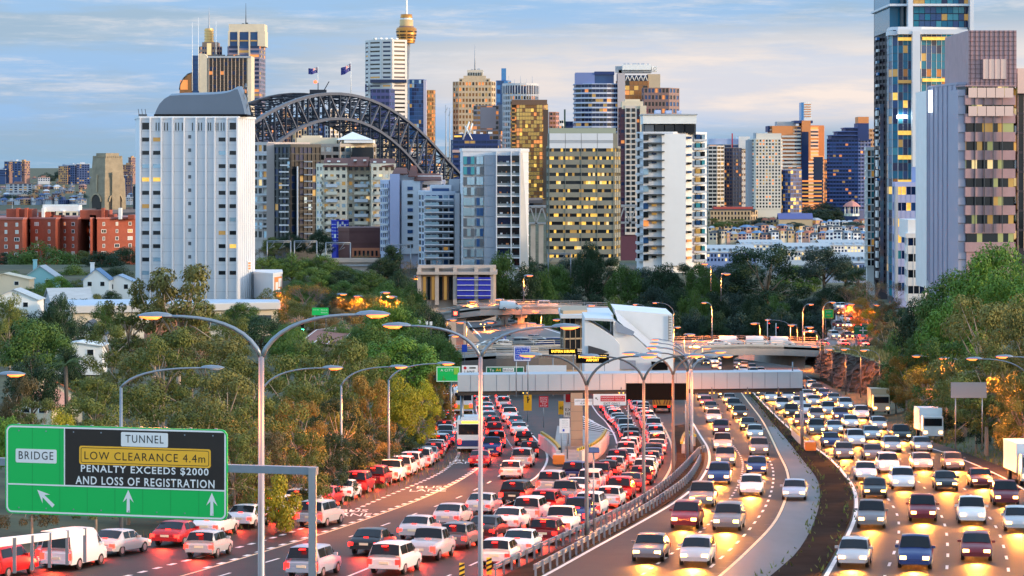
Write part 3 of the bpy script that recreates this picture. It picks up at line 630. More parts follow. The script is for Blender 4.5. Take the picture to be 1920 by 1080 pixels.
def apartments():
    mixd=((GD,5),(GS,2),(CURT,1),(LITD,.6),(LITW,.3))
    t=tower('apartment_block','grey pink apartment block with white balconies beside the white tower',[(476,880),(502,876),(523,884),(580,890)],272,450,11,20,mat('mauve_render',(.52,.46,.46),.7,var=.06,vs=.1),band=.28,bays=[3,2,6,2,2,2],pier=.3,panes=mixd,d=.2,cat='apartment block')
    addbox(t,'wall_fin',500,515,268,446,873.5,876,mat('mauve_fin',(.55,.45,.43),.75,var=.05,vs=.1))
    for f in range(10): addbox(t,'balcony',478,500,288+f*15,291.5+f*15,874.6,877,WB)
    t=tower('glass_apartments','dark glass apartment tower with black framed balconies',[(516,862),(545,856),(600,866)],276,450,13,24,mat('charcoal_frame',(.016,.02,.028),.4),band=.16,bays=[4,7,3,3,3],pier=.12,panes=((GD,6),(GN,4),(LITD,.25),(GS,.6)),d=.25,cat='apartment tower')
    for f in range(12): addbox(t,'balcony',523+(f%2)*2,541,296+f*12.5,298.5+f*12.5,855,857,WB if f%3 else GRY); addbox(t,'balcony',570,584,302+f*12.3,304+f*12.3,858,862,GRY)
    addbox(t,'balcony_column',556.5,558.5,312,446,856,858,WB)
    t=tower('penthouse_apartments','beige apartment tower with a white tent roofed rooftop pavilion',[(556,910),(637,905),(704,915)],275,445,11,26,mat('pavilion_grey',(.36,.33,.31),.7,var=.06,vs=.1),band=.4,bays=[6,7,3,3,3],pier=.2,panes=mixd,d=.25,cat='apartment tower')
    o=Vector(t.location); addbox(t,'penthouse_wall',556,632,258,275,912,925,CRM); addbox(t,'penthouse_wall',640,700,262,276,912,925,CRM); addbox(t,'penthouse_window',660,700,276,300,904,908,GD)
    addbox(t,'penthouse_wall',566,600,254,258,914,925,CRM)
    mb=MB(); a=P(631,262,908)-o; b=P(698,262,908)-o; apx=P(661,247,914)-o; c=[a,b,b+Vector((0,12,0)),a+Vector((0,12,0))]
    for i in range(4): mb.face([c[i],c[(i+1)%4],apx])
    mb.face(c[::-1]); mb.build('tent_roof',M_WHITE,t); addbox(t,'tent_wall',645,700,263,268,907,918,M_WHITE)
    cream=mat('cream_stucco',(.76,.68,.55),.75,var=.07,vs=.1)
    t=tower('cream_apartments','cream apartment building with brown tiled gable roofs',[(594,800),(606,792),(650,792),(652,797),(695,797),(697,790),(741,793)],313,438,9,20,cream,band=.52,bays=[2,4,1,4,1,4,3,3,3],pier=.42,panes=((GD,4),(GS,2),(LITD,.6),(LITW,.3)),d=.12,cat='apartment block')
    o=Vector(t.location)
    for x0,x1,yt in ((606,656,298),(655,690,296),(692,738,299)):
        mb=MB(); a=P(x0,313,791)-o; b=P(x1,313,791)-o; h=(313-yt)/F*791; mb.slab([a,b,b+Vector((0,7,h)),a+Vector((0,7,h))],(0,0,.3)); mb.slab([a+Vector((0,7,h)),b+Vector((0,7,h)),b+Vector((0,14,0)),a+Vector((0,14,0))],(0,0,.3)); mb.face([a,a+Vector((0,7,h)),a+Vector((0,14,0))]); mb.face([b,b+Vector((0,7,h)),b+Vector((0,14,0))]); mb.build('roof',MAR,t)
        for c in range(2): addbox(t,'skylight',x0+8+c*18,x0+13+c*18,yt+3,yt+6,792.6,795,M_WHITE)
    for f in range(8):
        for x0,x1 in ((611,632),(664,690),(702,716),(594,602)): addbox(t,'balcony',x0,x1,331+f*14,337+f*14,789.2 if x0<650 or x0>700 else 794.5,793 if x0<650 or x0>700 else 797,WB if f%2 else cream)
    t=tower('scaffold_tower','blue netted building scaffold in front of the cream apartments',[(622,770),(631,768),(653,770)],415,452,6,4,mat('blue_netting',(.02,.03,.42),.7,var=.2,vs=.5),band=.12,bays=[2,5,1,1,1],pier=.12,panes=((mat('blue_net',(.03,.05,.5),.8),3),(M_WHITE,1.2)),d=.1,cat='scaffold',span=M_WHITE,parapet=.3)
    t=tower('brick_hall','dark maroon roofed brick hall with arched orange brick windows',[(635,745),(655,742),(715,746)],434,480,2,16,mat('maroon_sheet',(.16,.07,.065),.75,var=.1,vs=.3),band=.9,bays=[2,8,1,1,1],pier=0,piers=False,panes=((GD,1),),d=.1,cat='hall',skip=(0,1))
    addbox(t,'brick_wall',660,712,465,482,741.5,743,mat('hall_brick',(.5,.17,.09),.8,var=.1,vs=1)); 
    for k in range(6): addbox(t,'window',664+k*8,668+k*8,470,480,741.3,741.6,GD)
    bw=mat('blue_white_render',(.46,.50,.66),.65,var=.06,vs=.1)
    t=tower('gabled_apartments','blue white apartment block with maroon tiled gables',[(714,735),(729,728),(750,736),(752,730),(788,730),(834,738)],345,478,10,18,bw,band=.45,bays=[4,1,1,3,3,2,2,2],pier=.4,panes=((GD,4),(GB,2),(GS,2),(LITR,.3)),d=.12,cat='apartment block'); o=Vector(t.location)
    for f in range(9): addbox(t,'balcony',713,727,352+f*13.5,355+f*13.5,727,732,WB)
    addbox(t,'wall_fin',731,749,326,476,727,729.5,mat('lilac_render',(.45,.47,.68),.65,var=.05,vs=.1)); addbox(t,'white_wall',753,788,338,476,728.6,730.0,WB)
    for f in range(9): addbox(t,'window',764,774,350+f*13.5,356.5+f*13.5,728.4,728.7,GD if f%3 else GB)
    for x0,x1,yb,yt in ((735,765,327,316),(765,783,332,312),(776,828,339,327)):
        mb=MB(); a=P(x0,yb,728)-o; b=P(x1,yb,728)-o; h=(yb-yt)/F*728; mb.slab([a,b,b+Vector((-.6,6,h)),a+Vector((.6,6,h))],(0,0,.25)); mb.slab([a+Vector((.6,6,h)),b+Vector((-.6,6,h)),b+Vector((0,12,0)),a+Vector((0,12,0))],(0,0,.25)); mb.build('roof',MAR,t)
    addbox(t,'upper_wall',736,828,329,346,731,742,WB)
    t=tower('balcony_apartments','pale grey apartment block fronted by stacked blue glass balconies',[(786,706),(797,700),(852,703),(864,708)],366,500,11,18,mat('cool_grey_render',(.50,.55,.65),.65,var=.05,vs=.1),band=.3,bays=[2,5,1,1,1,1],pier=.22,panes=((GD,4),(GB,2),(GS,2),(LITD,.5),(LIT,.2)),d=.15,cat='apartment block')
    for f in range(10): addbox(t,'balcony',795,850,372.5+f*12.2,374.5+f*12.2,697.6,700.5,WB); addbox(t,'balustrade',797,823,367.5+f*12.2,372.3+f*12.2,697.7,697.85,GS)
    addbox(t,'penthouse_wall',806,846,347,366,704,714,WB); addbox(t,'penthouse_window',810,842,353,364,703.5,704.2,GB); addbox(t,'side_wall',852.6,862,362,500,699,703,GRY); addbox(t,'penthouse_wall',842,862,336,366,706,716,GRY)
    # teal glass tower
    Y=690; t=tower('teal_glass_apartments','white framed apartment tower with teal glass corner and dark balcony recesses',[(863,702),(868,690),(975,690),(991,704)],284,505,11,18,WB,band=.1,bays=[1,1,1,1,1,1],pier=0,piers=False,panes=((GD,1),),d=.1,cat='apartment tower',skip=range(11),parapet=.8)
    r=random.Random(9)
    for f in range(11):
        yt=293+f*19.3; yb=yt+15.5
        for x0,x1,ms in ((868.5,890,([GT,GT,GB] if f<2 else [GS,GS,GS,GR_])),(893,906.5,[GB,GS,GS,GR_])):
            w=addbox(t,'window',x0,x1,yt,yb,689.2,690.3,M_GALV); n=3 if x0<880 else 2
            for i in range(n):
                a=x0+.5+(x1-x0-.5)*i/n; p=addbox(t,'pane',a,a+(x1-x0-.5)/n-.5,yt+.6,yb-.6,689.1,689.3,r.choice(ms)); p.parent=w
        addbox(t,'grey_panel',907.5,930,yt-2.5,yb+.8,689.3,690.2,mat('steel_blue_panel',(.30,.34,.42),.45,var=.05,vs=.3))
        addbox(t,'balcony_recess',932.5,957,yt-1.5,yb,689.7,690.3,GD if f%3 else GN); addbox(t,'balcony_recess',960,974,yt-1.5,yb,689.7,690.3,GD)
        addbox(t,'balcony',931,975,yb+.2,yb+2.3,688.2,690.4,WB); addbox(t,'balustrade',932,975,yb-4,yb+.2,688.25,688.35,glass('balustrade_glass',(.18,.22,.25),.15))
        for k in range(3): addbox(t,'terrace_chair',936+k*11+r.random()*5,939+k*11+r.random()*5,yb-7,yb-3,689,689.5,r.choice([WB,M_DSTEEL,ORG]))
    for px in (931,958.5,975): addbox(t,'balcony_fin',px-1,px+1,284,500,687.9,690.2,WB)
    mb=MB(); o=Vector(t.location); mb.slab([P(975.5,286,690)-o,P(980,286,690)-o,P(991.5,500,690)-o,P(975.5,500,690)-o],(0,14,0)); mb.build('flank_wall',mat('flank_white',(.7,.66,.62),.7,var=.05,vs=.1),t)
    roofgear(t,872,925,284,690,3,4,WB,4)
    # olive office
    t=tower('office_block','olive grey office block with rows of yellow lit windows and white panelled top',[(1027,1175),(1030,1172),(1150,1172),(1161,1190)],278,492,14,30,OLV,band=.6,bays=[1,4,3,1,1,1],pier=.03,bsum=7,panes=((GD,6),(LIT,2.2),(LITD,1.6),(LITW,.2)),d=.5,pd=.7,cat='office block',roof=OLV)
    for i in range(4):
        addbox(t,'white_panel',1030.3+30*i,1059.5+30*i,250,263,1170.8,1172,WB); addbox(t,'grey_panel',1030.3+30*i,1059.5+30*i,263.3,268,1170.9,1172,GRY); addbox(t,'white_panel',1030.3+30*i,1059.5+30*i,268.3,278,1170.8,1172,WB)
    addbox(t,'upper_wall',1028,1158,250,278,1172.2,1195,OLV); addbox(t,'roof_band',1030,1155,240,250,1173,1195,mat('olive_roof',(.30,.33,.26),.7)); roofgear(t,1090,1125,241,1174,3,8,M_DSTEEL,4)
    # white balcony apartments
    Y=985; t=tower('white_apartments','white apartment tower with glazed penthouse and side balconies',[(1194,995),(1206,985),(1262,985),(1303,991),(1325,1003)],250,505,16,22,WB,band=.2,bays=1,pier=0,piers=False,panes=((GD,1),),d=.05,cat='apartment tower',skip=range(16),parapet=.6)
    r=random.Random(4)
    for f in range(15):
        y=252+f*16.1
        addbox(t,'window',1206.5,1216,y,y+11,984.2,985.2,r.choice([GB,GD,GS,LITR,GD])); addbox(t,'window',1222,1231,y+2,y+6,984.3,985.2,r.choice([GD,GN,LITD]))
        addbox(t,'sun_shade',1214,1246,y-1,y+1.2,983,985.2,M_DSTEEL); addbox(t,'window',1289,1297,y+4,y+8,985.5,990,r.choice([GB,GT,GD,LITR]))
        addbox(t,'balcony',1193,1205.5,y+8,y+12.5,985.5,992,WB); addbox(t,'window',1195,1205,y-2,y+7.5,990.5,992.5,GD)
        addbox(t,'balcony',1301,1325,y+9,y+13,990,1000,WB); addbox(t,'window',1305,1313,y,y+8.6,989.8,1000,r.choice([GT,GS,LITD,GB])); addbox(t,'window',1316,1322,y,y+8.6,991,1000,r.choice([GT,GS,GD]))
    addbox(t,'white_panel',1241,1286,251,498,984.0,985.4,mat('bright_white_render',(.8,.81,.85),.6,var=.03,vs=.1)); addbox(t,'upper_wall',1207,1305,233,252,989,1005,M_DSTEEL)
    for i in range(5): addbox(t,'penthouse_window',1209+i*19,1226+i*19,234,249,986,989,r.choice([GD,GD,GR_]))
    addbox(t,'roof',1206,1306,215,232,985,1006,M_WHITE); addbox(t,'roof',1204,1308,213.5,215.5,984.4,1007,GRY); roofgear(t,1228,1290,213,988,3,7,LBL,9)
apartments()
def viaduct():
    st=mat('pale_sandstone',(.50,.42,.38),.85,var=.12,vs=.3)
    Y=655; t=tower('stone_abutment','pale sandstone bridge abutment with tall arched bays',[(783,664),(790,655),(930,660)],503,572,1,14,st,band=.0,bays=1,pier=0,piers=False,panes=((GD,1),),d=.2,cat='stone building',skip=(0,),parapet=.0)
    addbox(t,'cornice',781,932,510,515,652.5,670,st); addbox(t,'parapet',784,930,497,503,654.3,656,st)
    for px in (786,819,853,893,922): 
        addbox(t,'pilaster',px-3.5,px+3.5,501,572,653.4,660,st)
    for i,px in enumerate((796,804,812,827,835,844)): addbox(t,'bay_opening',px-2.6,px+2.6,519,562,654.8,657,GD if i%2 else LITD)
    nb=mat('blue_netting',(.02,.03,.42)); 
    for x0,x1 in ((857,889),(897,920)): s=addbox(t,'scaffold_netting',x0,x1,520,560,653.0,653.6,nb); 
    for k in range(4): addbox(t,'scaffold_tube',857,921,524+k*10,525+k*10,652.6,652.8,M_WHITE)
    # concrete arch viaduct left of it
    Y=676; t=thing('arch_viaduct','small pale concrete arch railway viaduct between the trees','viaduct',P(650,540,Y)); o=Vector(t.location); pts=[]
    a=[P(612,488,Y),P(712,486,Y),P(712,530,Y),P(690,530,Y)]
    for k in range(13):
        g=math.pi*k/12; a.append(P(663+27*math.cos(g),530-26*math.sin(g),Y))
    a+=[P(636,530,Y),P(612,530,Y)]
    mb=MB(); mb.slab([p-o for p in a],(0,9,0)); mb.build('arch_wall',st,t); addbox(t,'parapet',608,714,484,492,Y-.6,Y+.4,st); addbox(t,'cornice',608,714,496,499,Y-.4,Y,GRY)
viaduct()
def catenary(px0,px1,yt,yb,Y,lab):
    t=thing('railway_gantry',lab,'railway gantry',P(px0,yb,Y),group='steel railway catenary portals'); o=Vector(t.location); mb=MB()
    for px in (px0,px1): p=P(px,yb,Y)-o; q=P(px,yt,Y)-o; mb.tube([p-Vector((0,0,3)),q],.16,5)
    mb.tube([P(px0,yt,Y)-o,P(px1,yt,Y)-o],.14,5); mb.tube([P(px0,yt+2.5,Y)-o,P(px1,yt+2.5,Y)-o],.08,5)
    mb.build('portal',M_GALV,t)
    for k in range(2):
        px=px0+(px1-px0)*(.25+.45*k); mb=MB(); mb.tube([P(px-8,yt+15,Y)-o,P(px,yt+5,Y)-o,P(px+3,yt,Y)-o],.07,4); mb.tube([P(px-8,yt+15,Y)-o,P(px+3,yt+9,Y)-o],.05,4); mb.build('bracket',M_GALV,t)
for a,b,c,d,e,l in ((501,545,452,475,690,'grey steel railway portal nearest the white tower'),(552,594,452,476,692,'grey steel railway portal right of the one by the white tower'),(611,657,455,483,694,'grey steel railway portal in front of the blue scaffold'),(723,770,459,490,696,'grey steel railway portal below the gabled blue white apartments'),(1028,1070,475,500,760,'grey steel railway portal in front of the olive office block')): catenary(a,b,c,d,e,l)
# ---------------------------------------------------------------- arch bridge over the harbour
def arch_bridge():
    A=Vector((PX(330,1750),1750,0)); B=Vector((PX(880,2210),2210,0)); ax=(B-A); L=ax.length; u=ax/L; n=Vector((-u.y,u.x,0))
    t=thing('arch_bridge','dark steel arch bridge with latticed trusses behind the apartments','bridge',(A+B)/2); o=Vector(t.location)
    N=28
    def lo(s): return 8+108*(1-(2*s-1)**2)
    def up(s):
        q=abs(2*s-1); return 134-74*q**2.0+ (7*max(0,(q-.72)/.28)**2)
    def pt(s,z,k): return A+u*(L*s)+n*(30.0*k)+Vector((0,0,z))-o
    def bar(mb,p,q,w,h=None,m=0):
        h=h or w; d=(q-p); l=d.length; d=d/l; a=n; b=d.cross(a).normalized()
        c=[p-a*w/2-b*h/2,p+a*w/2-b*h/2,p+a*w/2+b*h/2,p-a*w/2+b*h/2]; mb.slab(c,d*l,m)
    for k in (0,1):
        mb=MB()
        for i in range(N):
            s,s2=i/N,(i+1)/N
            bar(mb,pt(s,up(s),k),pt(s2,up(s2),k),2.6,2.0)
        mb.build('upper_chord',BSTEEL if k==0 else STEEL,t); mb=MB()
        for i in range(N): bar(mb,pt(i/N,lo(i/N),k),pt((i+1)/N,lo((i+1)/N),k),2.6,2.0)
        mb.build('lower_chord',BSTEEL if k==0 else STEEL,t)
        mb=MB()
        for i in range(N+1):
            s=i/N; bar(mb,pt(s,lo(s),k),pt(s,up(s),k),1.3 if k==0 else 1.7)
        mb.build('post_lattice',STEEL,t)
        mb=MB()
        for i in range(N):
            s,s2=i/N,(i+1)/N
            if s2<=.5: bar(mb,pt(s,up(s),k),pt(s2,lo(s2),k),1.15)
            else: bar(mb,pt(s,lo(s),k),pt(s2,up(s2),k),1.15)
        mb.build('diagonal_lattice',BSTEEL if k==0 else STEEL,t)
        mb=MB()
        for i in range(2,N-1):
            s=i/N
            if lo(s)>56: bar(mb,pt(s,52,k),pt(s,lo(s),k),.9)
        mb.build('hanger_lattice',STEEL,t)
    mb=MB()                                                        # sway bracing between the two trusses
    for i in range(N+1):
        s=i/N
        for z in (up(s),lo(s)): bar(mb,pt(s,z,0),pt(s,z,1),.9)
        if i<N:
            s2=(i+1)/N
            for f in (up,lo):
                bar(mb,pt(s,f(s),0),pt(s2,f(s2),1),.7); bar(mb,pt(s,f(s),1),pt(s2,f(s2),0),.7)
        m_=(up(s)+lo(s))/2; bar(mb,pt(s,up(s),0),pt(s,m_,.5),.7); bar(mb,pt(s,up(s),1),pt(s,m_,.5),.7); bar(mb,pt(s,lo(s),0),pt(s,m_,.5),.7); bar(mb,pt(s,lo(s),1),pt(s,m_,.5),.7)
        for q in (.25,.75): bar(mb,pt(s,lo(s)+(up(s)-lo(s))*q,0),pt(s,lo(s)+(up(s)-lo(s))*q,1),.5)
    mb.build('sway_lattice',STEEL,t)
    mb=MB(); 
    mb.slab([pt(-.35,50,-.25),pt(1.3,50,-.25),pt(1.3,50,1.25),pt(-.35,50,1.25)],(0,0,2.5))
    for s in [i/N for i in range(-8,N+8)]: bar(mb,pt(s,49,-.25),pt(s,49,1.25),1.5,2)
    mb.build('deck',STEEL,t)
    mb=MB()
    for k in (-.22,1.22): mb.slab([pt(-.35,52.5,k),pt(1.3,52.5,k),pt(1.3,54.5,k),pt(-.35,54.5,k)],n*.3)
    mb.build('railing',BSTEEL,t)
    mb=MB(); p=pt(.49,up(.5),.5); mb.box((p.x-6,p.y-3,p.z),(p.x+6,p.y+3,p.z+3)); mb.tube([p,p+Vector((0,0,8))],.3,5); mb.tube([p+Vector((4,0,2)),p+Vector((8,0,9))],.35,5); mb.build('summit_platform',STEEL,t)
    mb=MB(); mb.lathe([(0,0),(1.3,.4),(1.3,2.0),(0,2.6)],p+Vector((-2,0,7.5)),10); mb.build('beacon',mat('red_beacon',(.8,.1,.05),.4,emit=(1,.15,.05),es=1.5),t)
    # approach span steelwork, seen right of the white flank tower
    ap=thing('approach_span','grey steel lattice approach span on stone piers behind the teal glass tower','bridge span',P(1010,470,1500)); q=Vector(ap.location); mb=MB()
    mb.slab([P(960,386,1500)-q,P(1215,384,1500)-q,P(1215,388,1500)-q,P(960,390,1500)-q],(0,12,0)); mb.slab([P(960,418,1500)-q,P(1215,416,1500)-q,P(1215,419,1500)-q,P(960,421,1500)-q],(0,12,0))
    for i in range(12):
        x=960+i*22
        mb.slab([P(x,420,1500)-q,P(x+2.5,420,1500)-q,P(x+13.5,388,1500)-q,P(x+11,388,1500)-q],(0,1,0)); mb.slab([P(x+11,388,1500)-q,P(x+13.5,388,1500)-q,P(x+24.5,420,1500)-q,P(x+22,420,1500)-q],(0,1,0))
        mb.slab([P(x,420,1500)-q,P(x+1.6,420,1500)-q,P(x+1.6,388,1500)-q,P(x,388,1500)-q],(0,1,0))
    mb.build('lattice_girder',mat('span_grey',(.22,.24,.28),.6,var=.1,vs=.1),ap)
    for px in (995,1010,1150): 
        mb=MB(); a=P(px,478,1501)-q; b=P(px+9,420,1501)-q; mb.box((a.x,a.y,a.z-14),(b.x,a.y+9,b.z)); mb.build('pier',mat('pier_stone',(.34,.32,.30),.85,var=.12,vs=.2),ap)
    # flags on the arch
    def flag(px,yt,yb,ftop,fbot,fx0,fx1,Y,lab):
        f=thing('flag',lab,'flag',P(px,yb,Y)); q=Vector(f.location); mb=MB(); mb.tube([Vector((0,0,0)),P(px,yt,Y)-q],[.3,.18],6); mb.build('flagpole',M_WHITE,f)
        rows=[]; nx=14; ny=8
        for j in range(ny+1):
            r=[]
            for i in range(nx+1):
                a=i/nx; b=j/ny; x=px+(fx0-px)*a; y=ftop+(fbot-ftop)*b+ (fx1)*a; r.append(P(x,y,Y)-q+Vector((0,1.2*math.sin(a*7+b),.35*math.sin(a*8))))
            rows.append(r)
        bl=mat('flag_blue',(.015,.02,.2),.7); mb=MB(); mb.sheet(rows,0,True)
        cl=mb.build('cloth',bl,f)
        def at(a,b): 
            x=px+(fx0-px)*a; y=ftop+(fbot-ftop)*b+fx1*a; return P(x,y,Y)-q+Vector((0,1.2*math.sin(a*7+b),.35*math.sin(a*8)))
        mb=MB(); e=Vector((0,-.12,0))
        def band(a0,b0,a1,b1,w,m,ee):
            nn=8
            for i in range(nn):
                s0,s1=i/nn,(i+1)/nn; da,db=a1-a0,b1-b0; l=math.hypot(da,db*.55); ox,oy=-db/l*w*.5,da/l*w*.5
                mb.face([at(a0+da*s0-ox,b0+db*s0-oy)+ee,at(a0+da*s1-ox,b0+db*s1-oy)+ee,at(a0+da*s1+ox,b0+db*s1+oy)+ee,at(a0+da*s0+ox,b0+db*s0+oy)+ee],m)
        for w,m,ee in ((.10,0,e),(.05,1,e*1.6)):
            band(.03,.03,.47,.47,w*.7,m,ee); band(.03,.47,.47,.03,w*.7,m,ee*1.1)
        for w,m,ee in ((.14,0,e*2.2),(.08,1,e*2.8)): band(.25,.02,.25,.48,w*.6,m,ee); band(.02,.25,.48,.25,w,m,ee*1.05)
        for a,b,r_ in ((.25,.76,.07),(.75,.2,.04),(.75,.82,.045),(.64,.48,.04),(.87,.42,.04)):
            c=at(a,b)+e*2; pts=[]
            for k in range(14):
                g=2*math.pi*k/14; rr_=r_*(1 if k%2==0 else .5); pts.append(at(a+rr_*.6*math.cos(g),b+rr_*math.sin(g)*1.1)+e*2)
            mb.face(pts,0)
        mb.build('flag_emblem',[M_WHITE,M_SRED],cl)
    flag(596,124,172,126,137,578,3,2010,'blue ensign flag on a pole over the left part of the arch')
    flag(658,116,174,119,133,639,9,1975,'blue ensign flag waving on a pole over the arch crown beside the red beacon')
    # granite faced pylon
    def pylon(pxl,pxc,pxr,yt,yb,Y,lab):
        t=thing('bridge_pylon',lab,'pylon',P(pxc,yb,Y)); q=Vector(t.location)
        w1=PX(pxc,Y)-PX(pxl,Y); w2=PX(pxr,Y)-PX(pxc,Y); dd=9
        base=[(-w1,dd),(0,0),(w2,dd*1.1),(w2-w1,dd*2.1)]
        cx=sum(p[0] for p in base)/4; cy=sum(p[1] for p in base)/4
        def ring(s): return [(cx+(a-cx)*s,cy+(b-cy)*s) for a,b in base]
        zs=[PZ(y,Y)-q.z for y in (yb,335,333,296,295,287)]
        mb=MB()
        for (s0,s1,za,zb) in ((1.0,.90,zs[0]-14,zs[1]),(.87,.86,zs[1],zs[2]),(.84,.76,zs[2],zs[3]),(.60,.58,zs[3]-.5,zs[5])):
            r=ring(s0); mb.prism(r,za,zb,scale=s1/s0)
        for i in range(4):
            r=ring(.78); a=Vector(r[i]); b=Vector(r[(i+1)%4])
            for k in range(9): c=a.lerp(b,(k+.3)/9); d=a.lerp(b,(k+.75)/9); m=Vector((cx,cy)); mb.prism([tuple(c),tuple(d),tuple(d.lerp(m,.06)),tuple(c.lerp(m,.06))],zs[3],zs[3]+1.3)
        mb.build('masonry',mat('pylon_granite',(.30,.25,.18),.85,var=.2,vs=.25,bump=.4,bs=.9),t)
        for e in (0,1):
            r=ring(1.0); a=Vector(r[e]); b=Vector(r[e+1]); u=(b-a).normalized(); nn=Vector((u.y,-u.x)); L=(b-a).length; c=(a+b)/2
            hw=L*.27; z0=zs[0]-10; zz=PZ(378,Y)-q.z
            pts=[c-u*hw]; arc=[]
            for k in range(11): g=math.pi*k/10; arc.append((c-u*hw*math.cos(g),zz+hw*1.1*math.sin(g)))
            P3=[(c-u*hw,z0)]+arc+[(c+u*hw,z0)]
            mb=MB(); ins=.06
            mb.slab([(p.x+nn.x*.15+(cx-p.x)*.02,p.y+nn.y*.15+(cy-p.y)*.02,z) for p,z in P3],(nn.x*.1,nn.y*.1,0)); mb.build('arch_opening',mat('arch_shadow',(.06,.05,.045),.9),t)
            mb=MB()
            for i in range(len(arc)-1):
                (p,z),(p2,z2)=arc[i],arc[i+1]; m=c; k=1.18
                o1=m+(p-m)*k; o2=m+(p2-m)*k; e1=zz+(z-zz)*k; e2=zz+(z2-zz)*k
                mb.slab([(p.x+nn.x*.1,p.y+nn.y*.1,z),(p2.x+nn.x*.1,p2.y+nn.y*.1,z2),(o2.x+nn.x*.1,o2.y+nn.y*.1,e2),(o1.x+nn.x*.1,o1.y+nn.y*.1,e1)],(nn.x*.5,nn.y*.5,0))
            mb.build('arch_ring',SAND,t)
            zc=PZ(345,Y)-q.z; rr_=ring(.93); a=Vector(rr_[e]); b=Vector(rr_[e+1]); c=(a+b)/2; mb=MB()
            mb.slab([(c.x-u.x*.5+nn.x*.2,c.y-u.y*.5+nn.y*.2,zc-5),(c.x+u.x*.5+nn.x*.2,c.y+u.y*.5+nn.y*.2,zc-5),(c.x+u.x*.5,c.y+u.y*.5,zc+6),(c.x-u.x*.5,c.y-u.y*.5,zc+6)],(nn.x*.4,nn.y*.4,0)); mb.build('slit_window',SAND,t)
            if e==1:
                rr_=ring(1.0); a=Vector(rr_[1]); b=Vector(rr_[2]); c1=a.lerp(b,.3); c2=a.lerp(b,.66); mb=MB(); mb.prism([tuple(c1),tuple(c1+nn*1.0),tuple(c2+nn*1.0),tuple(c2)][::-1],zs[0]-14,PZ(323,Y)-q.z,scale=.92); mb.build('buttress',mat('pylon_granite',(0,0,0)),t)
    pylon(161,196,234,287,402,1725,'sandstone coloured bridge pylon tower with arched openings above the brick flats')
arch_bridge()
